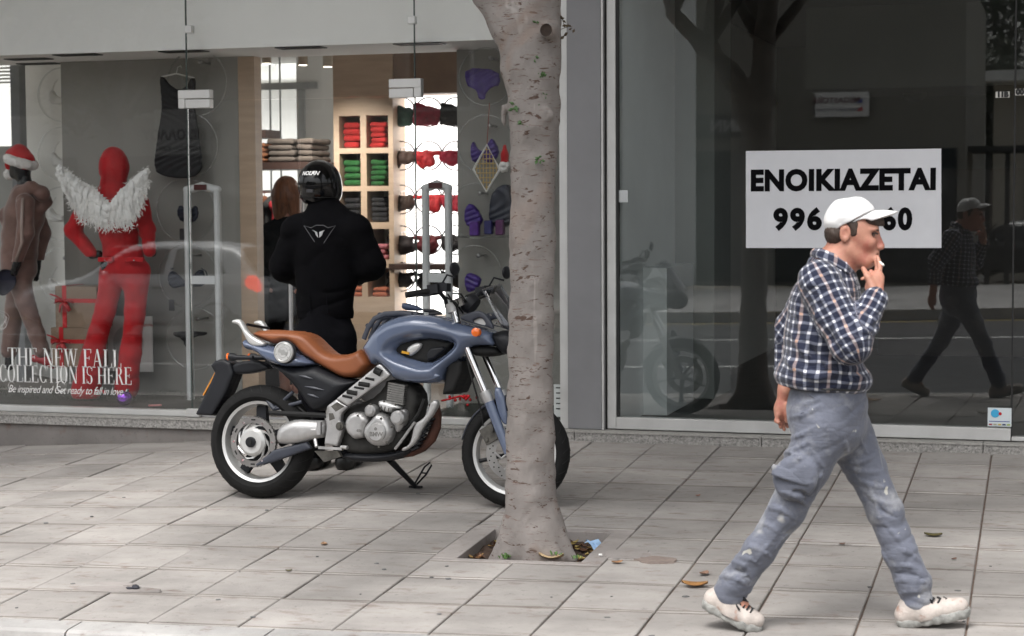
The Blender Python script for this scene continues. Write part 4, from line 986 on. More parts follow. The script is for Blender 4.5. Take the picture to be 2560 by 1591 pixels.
# front mudguard
def fend(u, v):
    a = math.radians(60+(u)*108); w = (v-.5)*2; r = .318-.02*w*w
    return Vector((WB+math.cos(a)*r, w*.064, .300+math.sin(a)*r))
fo = MB().grid(fend, 22, 9).build('front_mudguard', M_navy, bike, world=False, smooth=True); sm = fo.modifiers.new('s', 'SOLIDIFY'); sm.thickness = .004
clp = MB(); cc = Vector((WB-.12, -.075, .40)); clp.obox(cc, (.035,0,.02), (0,.025,0), (-.022,0,.04)); clp.disc(cc+Vector((.02,-.026,.025)), (0,1,0), .012, .02, 12); clp.disc(cc+Vector((-.012,-.026,-.028)), (0,1,0), .012, .02, 12)
bpt(clp, 'brake_caliper', M_grim)
bpt(MB().tube([b3(zB, 610, 590, .0), b3(zB, 560, 720, .0)], .022, 10).tube([b3(zB, 620, 560, -.08), b3(zB, 545, 730, -.08)], .016, 10), 'down_tube', mat('tube_alloy', (.2,.2,.2), rough=.5, metal=.5))
pillow('radiator', bq(zB, [(600,560),(690,560),(690,640),(640,760),(560,780)], 0), .12, .02, 0, M_blk, bike, .009, rnd=0, floor=.7)
# ================================================================== STREET TREE
M_bark = mat('pale_bark', (.24, .217, .203), rough=.85, var=.2, scale=5, bump=.35, bscale=45, stretch=(1, 1, .8))
def bark_marks(m):
    t = m.node_tree; N = t.nodes; L = t.links; b = N['Principled BSDF']; src = b.inputs['Base Color'].links[0].from_socket
    tc = N.new('ShaderNodeTexCoord')
    def layer(src, sc, stretch, lo, hi, col, det=3):
        mp = N.new('ShaderNodeMapping'); mp.inputs['Scale'].default_value = stretch; L.new(tc.outputs['Object'], mp.inputs[0])
        n = N.new('ShaderNodeTexNoise'); n.inputs['Scale'].default_value = sc; n.inputs['Detail'].default_value = det; n.inputs['Roughness'].default_value = .7; n.inputs['Distortion'].default_value = .6
        L.new(mp.outputs[0], n.inputs[0]); r = N.new('ShaderNodeMapRange'); r.inputs[1].default_value = lo; r.inputs[2].default_value = hi; L.new(n.outputs[0], r.inputs[0])
        x = N.new('ShaderNodeMix'); x.data_type = 'RGBA'; L.new(r.outputs[0], x.inputs[0]); L.new(src, x.inputs[6]); x.inputs[7].default_value = (*col, 1); return x.outputs[2]
    src = layer(src, 12, (1, 1, 3.2), .60, .65, (.09, .055, .042))       # lenticels
    src = layer(src, 26, (.5, .5, 3.5), .60, .68, (.17, .115, .095))    # short dashes
    src = layer(src, 2.2, (1, 1, .6), .55, .75, (.26, .18, .14))         # brown stains
    src = layer(src, 3, (2, 2, .25), .66, .74, (.50, .46, .43))          # pale runs
    L.new(src, b.inputs['Base Color'])
bark_marks(M_bark)
TY = -3.30
def tpt(px, py, Y=TY): return at(px, py, Y)
g = SDF((-3.35, -3.75, -.42), (-1.75, -2.55, 4.4), .014)
trunk = [(1334, 1400, .115), (1333, 1330, .128), (1326, 1240, .124), (1326, 1000, .110), (1328, 800, .1075), (1331, 600, .107), (1334, 400, .108), (1338, 250, .110), (1345, 110, .108), (1352, 0, .098), (1362, -150, .088), (1385, -420, .078)]
P_ = [np.array(tpt(x, y)) for x, y, r in trunk]; R_ = [r for *_, r in trunk]
g.chain(P_, R_, .02)
for (x, y, r, Yo) in ((1232, 1405, .025, -.04), (1262, 1412, .04, -.09), (1330, 1415, .045, -.11), (1390, 1412, .045, -.08), (1428, 1402, .032, 0), (1410, 1360, .03, .08), (1250, 1360, .025, .08)):
    q = np.array(tpt(x, y, TY+Yo)); u = np.array(tpt(1332+(x-1332)*.35, 1290, TY+Yo*.4)); g.cap(q, u, r, .05, .055)
limb = [(1335, 300, .085), (1315, 170, .085), (1275, 60, .080), (1215, -40, .075), (1120, -150, .07), (980, -290, .06)]
LP = [np.array(tpt(x, y, TY-.02)) for x, y, r in limb]; g.chain(LP, [r for *_, r in limb], .10)
kx = np.array(tpt(1371, 76, TY-.105)); g.cap(kx+[0, .05, 0], kx+[.006, -.018, -.004], .045, .036, .02)   # stub of a cut branch
k2 = np.array(tpt(1370, 287, TY-.10)); g.ell(k2, (.035, .02, .03), .03); g.ell(k2+[0, -.02, 0], (.010, .02, .012), .01, 'sub')
k3 = np.array(tpt(1331, 702, TY-.105)); g.ell(k3, (.012, .01, .028), .01)
lp = np.array(tpt(1262, 285, TY-.0)); g.cap(lp+[0, 0, .03], lp+[-.003, 0, -.05], .018, .016, .02)
def trunk_rough(X, Y, Z):
    return .0045*np.sin(23*Z+6*np.sin(5*X+3*Y))*np.sin(9*Z+2)+.003*np.sin(31*X+17*Z)*np.sin(29*Y-11*Z)+.002*np.sin(75*Z+9*np.sin(20*X))
g.disp(trunk_rough)
tree = thing('street_tree', 'street tree with pale spotted bark growing from the square pit in the pavement', 'tree', (-2.33, -3.2, -.33))
tro = g.build('trunk', M_bark, tree)
kd = MB(); kc = Vector(kx)+Vector((.007, -.0585, -.005)); kd.lathe([(0, 0), (.015, -.002), (.024, .001), (.03, .006)], kc, (-.1, -1, .05), 18); kd.build('cut_stub', mat('dark_heartwood', (.035, .022, .016), rough=.9, var=.3, scale=40), tro, smooth=True)
M_leaf = mat('tree_leaf', (.055, .085, .028), rough=.5, var=.4, scale=1.2)
def leaf_cloud(rng, n, centres, size):
    V = []; Fc = []
    for i in range(n):
        c, r = centres[rng.randrange(len(centres))]
        d = Vector((rng.gauss(0, 1), rng.gauss(0, 1), rng.gauss(0, .8))); d = d.normalized()*r*rng.random()**.45
        p = Vector(c)+d; a = Vector((rng.gauss(0, 1), rng.gauss(0, 1), rng.gauss(0, .5))).normalized(); b = a.cross(Vector((rng.gauss(0, .4), rng.gauss(0, .4), 1))).normalized(); s = size*rng.uniform(.6, 1.3)
        k = len(V); V += [p-a*s, p+b*s*.42+Vector((0, 0, s*.1)), p+a*s, p-b*s*.42+Vector((0, 0, s*.1))]; Fc.append((k, k+1, k+2, k+3))
    return V, Fc
rng = random.Random(3)
tips = []; br = MB(); top = Vector(P_[-1]); ltop = Vector(LP[-1])
for k in range(15):
    base = [top, ltop, Vector(P_[-2]), Vector(LP[-2])][k % 4]; a = rng.uniform(0, 6.28); rr = rng.uniform(1.0, 2.3)
    e = Vector((-2.55+math.cos(a)*rr, -4.9+math.sin(a)*rr*.7, rng.uniform(4.1, 6.6))); m_ = base.lerp(e, .5)+Vector((0, 0, .25))
    br.tube([base, m_, e], [.05, .032, .012], 6); tips.append(e); tips.append(m_.lerp(e, .5))
br.build('branches', M_bark, tree, smooth=True)
V, Fc = leaf_cloud(rng, 11000, [(t, .85) for t in tips], .065)
crown = MB().add(V, Fc).build('crown', M_leaf, tree, fix=False)
# little shoots on the trunk
def shoot(px, py, n, s, parent, seed, Yo=-.115, m=None):
    r = random.Random(seed); o = Vector(tpt(px, py, TY+Yo)); b = MB()
    for k in range(n):
        a = r.uniform(0, 6.28); d = Vector((math.cos(a), -.5, math.sin(a)*.8+.2)).normalized(); L_ = s*r.uniform(.7, 1.2); w = d.cross(Vector((0, 1, .3))).normalized()*L_*.26
        p = o+Vector((r.uniform(-.01, .01), 0, r.uniform(-.01, .01))); b.add([p, p+d*L_*.5+w, p+d*L_, p+d*L_*.5-w, p+d*L_*.5+Vector((0, -.006, 0))], [(0, 1, 4), (1, 2, 4), (2, 3, 4), (3, 0, 4)])
        b.tube([p, p+d*L_*.3], .0015, 4)
    return b.build('shoot', m or mat('shoot_leaf', (.05, .11, .03), rough=.45, var=.25, scale=30), parent, fix=False)
for i, (x, y, n, s) in enumerate(((1333, 146, 5, .04), (1352, 190, 6, .042), (1285, 268, 6, .05), (1310, 305, 6, .05), (1340, 268, 3, .025), (1348, 398, 6, .042), (1364, 240, 3, .02), (1345, 55, 4, .03))): shoot(x, y, n, s*.72, tree, i)
tw = [Vector(tpt(1400, 75, TY)), Vector(tpt(1412, 70, TY)), Vector(tpt(1420, 66, TY)), Vector(tpt(1432, 68, TY))]
MB().tube(tw, .002, 5).tube([tw[1], tpt(1405, 45, TY)], .0018, 5).tube([Vector(tpt(1400, 95, TY)), tpt(1412, 90, TY)], .0018, 5).build('twig', M_bark, tree)
for i, (x, y) in enumerate(((1404, 45), (1418, 62), (1432, 68), (1412, 90))): shoot(x, y, 3, .028, tree, 40+i, 0., mat('brown_leaf', (.06, .04, .02), rough=.6))
# neighbours added outside the view to shade the pavement; the glass mirrors them
for (dx, dy, rz_, lab) in ((-7.6, .1, 2.1, 'street tree added out of view on the left to shade the pavement'), (6.9, .1, 4.0, 'street tree added out of view on the right to shade the pavement')):
    o = tree.copy(); C.objects.link(o); o.location = (tree.location.x+dx, tree.location.y+dy, gz(tree.location.x+dx, -3.2)-.05); o.rotation_euler = (0, 0, rz_); o['label'] = lab
    for ch in tree.children:
        if ch.name.split('.')[0] in ('trunk', 'branches', 'crown'): c = ch.copy(); C.objects.link(c); c.parent = o
    tag(o, group='street trees along the kerb')
tag(tree, group='street trees along the kerb')
# soil, leaves and litter in and round the pit
r5 = random.Random(5)
def soil(u, v):
    x = -2.70+.76*u; y = -3.56+.82*v; return Vector((x, y, gz(x, y)-.05+.018*mnoise.noise(Vector((x*9, y*9, 0)))+.008*mnoise.noise(Vector((x*40, y*40, 3)))))
so_ = MB().grid(soil, 40, 40).build('soil', mat('pit_soil', (.065, .04, .028), rough=.95, var=.5, scale=35, bump=.8, bscale=90), smooth=True); tag(so_, kind='structure')
def leaf(name, px, py, L_, col, label, ang, curl=.25, dz=.004, group=None, P=None):
    o = P if P is not None else Vector((0, 0, 0))
    if P is None:
        Z = -.3
        for _ in range(30): q = atz(px, py, Z); Z = .5*Z+.5*gz(q.x, q.y)
        o = Vector((q.x, q.y, gz(q.x, q.y)+dz))
    d = Vector((math.cos(ang), math.sin(ang), 0)); w = Vector((-d.y, d.x, 0))
    def f(u, v):
        t = u*2-1; wd = (1-t*t)**.7*.34*L_*(v*2-1); return o+d*(t*L_*.5)+w*wd+Vector((0, 0, curl*L_*(abs(v*2-1)*.35+t*t*.45)+.002))
    ob = MB().grid(f, 9, 5).build(name, mat('leaf_%.2f_%.2f' % (col[0], col[1]), col, rough=.7, var=.35, scale=40), smooth=True, fix=False)
    sm = ob.modifiers.new('s', 'SOLIDIFY'); sm.thickness = .0012; tag(ob, label, 'leaf', group); return ob
for a in ((1737, 1468, .115, (.30, .15, .05), 'curled brown leaf lying left of the walking man', .1), (1760, 1438, .06, (.22, .13, .09), 'small crumpled leaf above the curled brown leaf', 1.2), (2333, 1343, .085, (.10, .085, .03), 'dark olive leaf on the tiles right of the walking man', .05), (1543, 1410, .055, (.34, .19, .10), 'dry orange leaf right of the tree pit', .6), (1745, 1242, .03, (.25, .09, .05), 'tiny red leaf on the tiles halfway to the empty shop', .8), (2105, 1363, .03, (.16, .08, .05), 'small dark leaf between the walking man\'s legs', .3), (1660, 1109, .035, (.22, .12, .06), 'small leaf by the granite step of the empty shop', .2), (2385, 1401, .03, (.14, .07, .05), 'small brown leaf near the walking man\'s front shoe', .9), (810, 1364, .05, (.32, .20, .12), 'pale dry leaf scrap on the tiles below the motorcycle', 2.0), (722, 1430, .03, (.12, .11, .05), 'little olive leaf on the tiles left of the tree pit', .4)):
    leaf('fallen_leaf', *a, group='leaves fallen on the pavement')
lit = {}
for i in range(150):
    x, y = r5.uniform(PX0+.02, PX1-.02)+sh(-3.1), r5.uniform(PY0+.02, PY1-.03); col = r5.choice([(.20, .10, .04), (.30, .19, .07), (.13, .06, .03), (.36, .27, .09), (.10, .05, .03)])
    if (x+2.33)**2+(y+3.25)**2 < .016: continue
    o = soil((x+2.70)/.76, (y+3.56)/.82)+Vector((0, 0, .006)); L_ = r5.uniform(.025, .06); an = r5.uniform(0, 6.28); d = Vector((math.cos(an), math.sin(an), r5.uniform(-.3, .4))); w = Vector((-d.y, d.x, r5.uniform(-.2, .3)))
    b_ = lit.setdefault(col, MB()); b_.grid(lambda u, v: o+d*((u*2-1)*L_*.5)+w*((1-(u*2-1)**2)**.7*.34*L_*(v*2-1))+Vector((0, 0, .4*L_*(abs(v*2-1)*.35+(u*2-1)**2*.45))), 6, 4)
for col, b_ in lit.items():
    tag(b_.build('leaf_litter', mat('leaf_%.2f_%.2f' % (col[0], col[1]), col, rough=.7, var=.35, scale=40), smooth=True, fix=False), kind='stuff')
o = soil(.6, .10); leaf('pit_leaf', 0, 0, .12, (.46, .34, .20), 'large pale curled leaf at the front edge of the tree pit', .1, .3, P=at(1378, 1398, -3.44)+Vector((0, 0, .0)))
def tuft(px, py, seed):
    r = random.Random(seed); o = at(px, py, -3.44); b = MB()
    for k in range(14):
        a = r.uniform(0, 6.28); h = r.uniform(.010, .022); p = o+Vector((r.gauss(0, .015), r.gauss(0, .01), -.01)); d = Vector((math.cos(a)*.5, math.sin(a)*.5, 1)).normalized(); w = Vector((d.y, -d.x, 0))*.008+Vector((.002, 0, 0))
        b.add([p-w*.3, p+w*.3, p+d*h+w, p+d*h*1.3, p+d*h-w], [(0, 1, 2, 3, 4)])
    return tag(b.build('weed', mat('weed_green', (.07, .15, .03), rough=.6, var=.3, scale=40), fix=False), kind='stuff')
tuft(1260, 1392, 1); tuft(1275, 1390, 2); tuft(1395, 1385, 3); tuft(1440, 1392, 4)
b = MB(); o = soil(.80, .52)+Vector((.01, .03, .012)); b.grid(lambda u, v: o+Vector((.13*u-.03+.012*math.sin(7*v), .12*v-.03+.012*math.sin(9*u), .05*(1-u)+.012*math.sin(11*u+5*v))), 9, 9)
pb = b.build('paper_scrap', mat('pale_blue_paper', (.35, .52, .75), rough=.8, var=.06), smooth=False, fix=False); pb.modifiers.new('s', 'SOLIDIFY').thickness = .001; tag(pb, 'pale blue paper scrap in the tree pit behind the trunk', 'paper')
b = MB(); q = Vector((hp.x+.075, hp.y+.01, gz(hp.x, hp.y)+.006)); b.ball(q+Vector((0, 0, .008)), .018, 8, (1.2, .8, .7)); b.ball(q+Vector((-.03, -.004, .004)), .012, 8, (1.6, .9, .5)); tag(b.build('stone', mat('dark_stone', (.03, .03, .04), rough=.7, var=.3)), 'dark stone in the broken tile patch near the kerb', 'stone')
Zq = gz(-1.8, -3.3); q = atz(1501, 1391, Zq); b = MB().tube([q+Vector((-.008, 0, .006)), q+Vector((.008, .003, .006))], .006, 8); tag(b.build('cigarette_butt', M_white), 'white scrap on the tiles at the right corner of the tree pit', 'litter')
# ================================================================== PEOPLE
def nv(*a): return np.array(a, float)
# ------------------------------------------------ the walking man (faces +X)
MY = -4.50
def zM(x, y): return (1740+.37037*x, 460+.37037*y)
def zL(x, y): return (1700+.41735*x, 960+.41733*y)
def zF(x, y): return (1950+.18519*x, 480+.18519*y)
def mq(z, x, y, o=0.): return np.array(at(*z(x, y), MY+o))
hipc = mq(zL, 950, 180)
man = thing('person', 'walking man in white cap, checked shirt and paint stained grey trousers, smoking', 'person', (hipc[0], MY, gz(hipc[0], MY)))
M_skin = mat('skin', (.48, .235, .165), rough=.5, var=.12, scale=22, bump=.05, bscale=200, wear=((.40, .13, .095), 14, .48, .72)); M_skin.node_tree.nodes['Principled BSDF'].inputs['Subsurface Weight'].default_value = .12; M_skin.node_tree.nodes['Principled BSDF'].inputs['Subsurface Radius'].default_value = (.01, .004, .002)
M_hair = mat('brown_hair', (.045, .028, .02), rough=.6, var=.35, scale=60, stretch=(1, 1, .2), bump=.4, bscale=180)
def plaid():
    m = bpy.data.materials.new('plaid_flannel'); m.use_nodes = True; t = m.node_tree; N = t.nodes; L = t.links; b = N['Principled BSDF']; b.inputs['Roughness'].default_value = .85
    b.inputs['Sheen Weight'].default_value = .25; b.inputs['Specular IOR Level'].default_value = .2
    at_ = N.new('ShaderNodeAttribute'); at_.attribute_name = 'cloth'; sp = N.new('ShaderNodeSeparateXYZ')
    n = N.new('ShaderNodeTexNoise'); n.inputs['Scale'].default_value = 9; tc = N.new('ShaderNodeTexCoord'); L.new(tc.outputs['Object'], n.inputs[0])
    va = N.new('ShaderNodeVectorMath'); va.operation = 'MULTIPLY_ADD'; va.inputs[1].default_value = (.022, .022, .022); L.new(n.outputs['Color'], va.inputs[0]); L.new(at_.outputs['Vector'], va.inputs[2]); L.new(va.outputs[0], sp.inputs[0])
    def mth(op, a, b_=None, c=None):
        q = N.new('ShaderNodeMath'); q.operation = op
        for i, v in enumerate((a, b_, c)):
            if v is None: continue
            if isinstance(v, (int, float)): q.inputs[i].default_value = v
            else: L.new(v, q.inputs[i])
        return q.outputs[0]
    PITCH = .036
    bands = []; tans = []
    for o in ('X', 'Y'):
        u = mth('DIVIDE', sp.outputs[o], PITCH); fr_ = mth('PINGPONG', u, .5)           # 0..0.5
        r = N.new('ShaderNodeMapRange'); r.inputs[1].default_value = .325; r.inputs[2].default_value = .385; L.new(fr_, r.inputs[0]); bands.append(r.outputs[0])
        h = mth('MODULO', mth('FLOOR', u), 3); tans.append(mth('LESS_THAN', mth('ABSOLUTE', mth('ABSOLUTE', h)), .5))
    s_ = mth('ADD', bands[0], bands[1])
    rp = N.new('ShaderNodeValToRGB'); e = rp.color_ramp.elements; e[0].position = 0; e[0].color = (.016, .020, .042, 1); e[1].position = 1; e[1].color = (.74, .74, .78, 1)
    q = e.new(.5); q.color = (.125, .135, .18, 1)
    L.new(mth('MULTIPLY', s_, .5), rp.inputs[0])
    tm = mth('MULTIPLY', mth('MULTIPLY', tans[0], tans[1]), mth('MULTIPLY', bands[0], bands[1]))
    mx = N.new('ShaderNodeMix'); mx.data_type = 'RGBA'; L.new(tm, mx.inputs[0]); L.new(rp.outputs[0], mx.inputs[6]); mx.inputs[7].default_value = (.72, .42, .30, 1)
    t2 = mth('MULTIPLY', mth('MULTIPLY', tans[0], bands[0]), .45); mx2 = N.new('ShaderNodeMix'); mx2.data_type = 'RGBA'; L.new(t2, mx2.inputs[0]); L.new(mx.outputs[2], mx2.inputs[6]); mx2.inputs[7].default_value = (.36, .24, .20, 1)
    n2 = N.new('ShaderNodeTexNoise'); n2.inputs['Scale'].default_value = 400; L.new(tc.outputs['Object'], n2.inputs[0]); bp = N.new('ShaderNodeBump'); bp.inputs['Strength'].default_value = .25; bp.inputs['Distance'].default_value = .003
    L.new(n2.outputs[0], bp.inputs['Height']); L.new(bp.outputs[0], b.inputs['Normal']); L.new(mx2.outputs[2], b.inputs['Base Color']); return m
M_plaid = plaid()
def set_cloth(me, P, segs):
    """segs: (a, b, radius, u offset): each vertex takes the cloth direction of its nearest limb"""
    n = len(P); best = np.full(n, 1e9); UV = np.zeros((n, 3))
    for a, b, r, axu in segs:
        a, b = np.array(a), np.array(b); d = b-a; L_ = np.linalg.norm(d); d /= L_
        q = P-a; t = np.clip(q@d, 0, L_); rad = q-t[:, None]*d; dist = np.linalg.norm(rad, axis=1)-r
        u0 = np.array(axu, float); u0 -= d*(u0@d); u0 /= np.linalg.norm(u0); w0 = np.cross(d, u0)
        ang = np.arctan2(rad@w0, rad@u0); m = dist < best; best[m] = dist[m]
        UV[m, 0] = ang[m]*min(r, .15)*1.05; UV[m, 1] = (q@d)[m]
    at_ = me.attributes.new('cloth', 'FLOAT_VECTOR', 'POINT'); at_.data.foreach_set('vector', UV.ravel().astype(np.float32))
# joints
sh_n, el_n, wr_n = mq(zM, 835, 665, -.175), mq(zM, 1045, 1085, -.25), mq(zM, 1200, 800, -.17)
sh_f, el_f, wr_f = mq(zM, 850, 670, .175), mq(zM, 640, 1010, .24), mq(zM, 605, 1390, .20)
nk, tb = mq(zM, 915, 590), mq(zM, 850, 1280)
lo = mq(zL, 60, 1560, -.5); hi = mq(zL, 1850, 200, .5); hi[2] = at(*zF(1000, 0), MY).z+.05
body = SDF((lo[0], MY-.42, man.location.z-.03), (hi[0], MY+.42, hi[2]), .0052)
H = mq(zF, 985, 540)                                       # middle of the skull
body.ell(mq(zF, 960, 480), (.098, .076, .098), .01); body.ell(mq(zF, 1085, 640), (.068, .059, .092), .03)
for o in (-.045, .045): body.cap(mq(zF, 930, 790, o), mq(zF, 1130, 945, o*.55), .024, .026, .03)      # jaw
body.ell(mq(zF, 1185, 945), (.026, .026, .024), .025)        # chin
body.cap(mq(zF, 1275, 860), mq(zF, 1235, 900), .019, .018, .02, sq=((0, 1, 0), 1.5))
body.cap(mq(zF, 1300, 560), mq(zF, 1366, 735), .010, .0145, .014); body.ell(mq(zF, 1345, 755, -.012), (.012, .009, .009), .008); body.ell(mq(zF, 1345, 755, .012), (.012, .009, .009), .008)   # nose
for o in (-.03, .03): body.ell(mq(zF, 1265, 505, o), (.018, .024, .010), .02); body.ell(mq(zF, 1200, 690, o*1.25), (.020, .014, .016), .03); body.ell(mq(zF, 1298, 578, o*1.15), (.016, .017, .011), .012, 'sub')
body.ell(mq(zF, 1292, 822), (.012, .022, .008), .010); body.ell(mq(zF, 1268, 882), (.012, .020, .008), .010); body.cap(mq(zF, 1315, 853, -.02), mq(zF, 1315, 853, .02), .003, .003, .006, 'sub')
for o in (-.078, .078): 
    body.ell(mq(zF, 875, 570, o), (.021, .009, .034), .006); body.ell(mq(zF, 885, 560, o*1.1), (.010, .006, .018), .006, 'sub')
body.cap(mq(zF, 860, 760), nk, .060, .062, .03)              # neck
body.chain([nk, mq(zM, 890, 800), tb], [.085, .105, .11], .05, sq=((0, 1, 0), 1.1))
body.chain([sh_n, el_n, wr_n], [.05, .042, .030], .03); body.chain([sh_f, el_f, wr_f], [.05, .042, .030], .03)
# near hand at the mouth
pw, pk = mq(zF, 1300, 1390, -.13), mq(zF, 1305, 1160, -.09)
body.cap(wr_n, pw, .030, .027, .02); body.cap(pw, pk, .026, .030, .015, sq=((0, 1, 0), .75)); body.cap(mq(zF, 1230, 1290, -.12), mq(zF, 1235, 1180, -.11), .024, .02, .02)
body.chain([mq(zF, 1335, 1150, -.085), mq(zF, 1352, 1010, -.070), mq(zF, 1318, 880, -.045)], [.0105, .0095, .0080], .006)       # forefinger
body.chain([mq(zF, 1295, 1130, -.065), mq(zF, 1315, 1010, -.045), mq(zF, 1288, 900, -.028)], [.0105, .0092, .0080], .006)       # middle
body.chain([mq(zF, 1265, 1140, -.050), mq(zF, 1230, 1080, -.035), mq(zF, 1195, 1130, -.045)], [.010, .009, .008], .006)         # ring, curled
body.chain([mq(zF, 1240, 1190, -.045), mq(zF, 1170, 1150, -.035), mq(zF, 1105, 1180, -.045)], [.009, .008, .007], .006)         # little
body.chain([mq(zF, 1250, 1290, -.14), mq(zF, 1185, 1150, -.13), mq(zF, 1125, 1035, -.105)], [.015, .0125, .0095], .010)         # thumb
# far hand swinging back
ph = mq(zL, 612, 150, .20); body.cap(wr_f, ph, .028, .030, .02); body.cap(ph, mq(zL, 605, 190, .20), .030, .027, .02)
for k, (x, y) in enumerate(((580, 225), (592, 255), (612, 268), (632, 250))):
    o = .20+.018*(k-1.5); body.chain([mq(zL, 590+14*k, 185, o), mq(zL, 578+16*k, 222, o), mq(zL, x+12, y+6, o-.01)], [.0105, .0095, .008], .006)
body.chain([mq(zL, 640, 130, .17), mq(zL, 642, 185, .165), mq(zL, 640, 225, .17)], [.013, .011, .009], .008)
# legs under the cloth
jn = [mq(zL, 905, 230, -.09), mq(zL, 650, 755, -.10), mq(zL, 318, 1245, -.09)]; jf = [mq(zL, 1000, 230, .09), mq(zL, 1235, 770, .08), mq(zL, 1400, 1310, .07)]
body.cap(tb, mq(zL, 900, 130), .11, .11, .05, sq=((0, 1, 0), 1.1))
body.chain(jn, [.072, .044, .036], .04); body.chain(jf, [.072, .042, .036], .04)
body.cap(jn[2], mq(zL, 420, 1425, -.09), .035, .03, .02); body.cap(jf[2], mq(zL, 1640, 1375, .07), .035, .03, .02)
bo_ = body.build('body', M_skin, man)
# face details
fm = mat('dark_lash', (.03, .018, .014), rough=.6); M_lip = mat('lips', (.36, .13, .11), rough=.45, var=.1)
for o in (-.036, .036):
    e = Vector(mq(zF, 1272, 578, o)); s_ = 1 if o > 0 else -1
    MB().ball(e+Vector((-.004, 0, 0)), .0085, 12).build('eyeball', mat('eye_white', (.16, .11, .09), rough=.25), man, smooth=True)
    MB().tube([e+Vector((-.008, s_*.008, .004)), e+Vector((.005, s_*.010, .007)), e+Vector((.014, s_*.002, .003))], .0036, 6).build('eyelid', fm, man, smooth=True)
    MB().tube([e+Vector((-.012, s_*.010, .018)), e+Vector((.002, s_*.012, .021)), e+Vector((.016, s_*.0, .016))], [.002, .0045, .003], 6).build('eyebrow', M_hair, man, smooth=True)
MB().tube([mq(zF, 1245, 868, -.024), mq(zF, 1305, 850, -.012), mq(zF, 1318, 850, 0)], [.002, .0035, .003], 6).build('lips', M_lip, man, smooth=True)
# hair
hs_ = SDF(mq(zF, 560, 800)-nv(0, .12, 0), mq(zF, 1480, 250)+nv(0, .12, 0), .004)
hs_.ell(mq(zF, 800, 560), (.058, .078, .060), .01); hs_.ell(mq(zF, 985, 430), (.060, .0795, .045), .02); hs_.ell(mq(zF, 1230, 390), (.050, .058, .026), .02); hs_.cap(mq(zF, 1330, 400), mq(zF, 1385, 450), .014, .006, .012)
for o in (-.070, .070): hs_.ell(mq(zF, 985, 520, o), (.020, .009, .026), .01)
hs_.disp(lambda X, Y, Z: .0018*np.sin(210*X+90*Z)*np.sin(150*Y+60*Z))
hs_.build('hair', M_hair, man)
# cap
cg = SDF(mq(zF, 560, 660)-nv(0, .14, 0), mq(zF, 1680, 40)+nv(0, .14, 0), .004)
cg.ell(mq(zF, 975, 335), (.098, .085, .072), .0, R=Matrix.Rotation(math.radians(14), 3, 'Y')); cg.ell(mq(zF, 880, 400), (.082, .084, .068), .03); cg.ell(mq(zF, 1060, 210), (.045, .06, .036), .03)
pA, pB = mq(zF, 700, 560), mq(zF, 1160, 300); dv = pB-pA; cg.half(pA, (dv[2], 0, -dv[0])if dv[2]*0-dv[0]*-1 < 0 else (dv[2], 0, -dv[0]))
cg.dispn(lambda Q: .007*(vnoise(Q, (16, 16, 16), 3)-.5)+.004*(vnoise(Q, (40, 20, 40), 8)-.5))
capo = cg.build('cap', mat('white_cotton', (.78, .775, .77), rough=.85, var=.05, scale=20, bump=.12, bscale=60), man)
def brim(u, v):
    w = (v-.5)*2; L_ = 1-.55*abs(w)**2.4; p0 = Vector(mq(zF, 1000, 318)); p1 = Vector(mq(zF, 1590, 262)); p = p0.lerp(p1, u*L_) if True else p0
    return p+Vector((0, w*.078*(1-.10*u), -.026*w*w+.012*math.sin(u*math.pi)))
bo2 = MB().grid(brim, 16, 15).build('brim', MATS['white_cotton'], capo, smooth=True); bo2.modifiers.new('s', 'SOLIDIFY').thickness = .006
MB().ball(mq(zF, 1045, 100), .008, 10, (1.3, 1.3, .6)).build('button', MATS['white_cotton'], capo, smooth=True)
# shirt
sg = SDF((mq(zM, 480, 0)[0], MY-.40, mq(zM, 0, 1450)[2]), (mq(zM, 1340, 0)[0], MY+.40, mq(zM, 0, 430)[2]), .0065)
c1, c2, c3, c4 = mq(zM, 845, 1260), mq(zM, 868, 1010), mq(zM, 880, 800), mq(zM, 905, 655)
sg.chain([c1, c2, c3, c4], [.160, .146, .135, .100], .05, sq=((0, 1, 0), 1.25))
sg.ell(mq(zM, 760, 1290), (.135, .16, .06), .05); sg.ell(mq(zM, 1030, 1330), (.095, .15, .055), .05)
sg.chain([sh_n, el_n], [.088, .076], .03); sg.chain([el_n, wr_n], [.074, .052], .03); sg.cap(wr_n, mq(zM, 1210, 775, -.165), .049, .047, .01)
sg.chain([sh_f, el_f, wr_f], [.088, .074, .052], .03)
nb_ = mq(zM, 905, 470)
ringp = [mq(zM, 805, 468), mq(zM, 850, 500, -.058), mq(zM, 940, 560, -.074), mq(zM, 1035, 612, -.05), mq(zM, 1062, 640, 0), mq(zM, 1035, 612, .05), mq(zM, 940, 560, .074), mq(zM, 850, 500, .058), mq(zM, 805, 468)]
sg.chain([c4, mq(zM, 915, 600), mq(zM, 895, 540)], [.100, .076, .058], .03, sq=((0, 1, 0), 1.15)); sg.chain([p+nv(-.006, 0, -.040) for p in ringp], [.022]*9, .02)
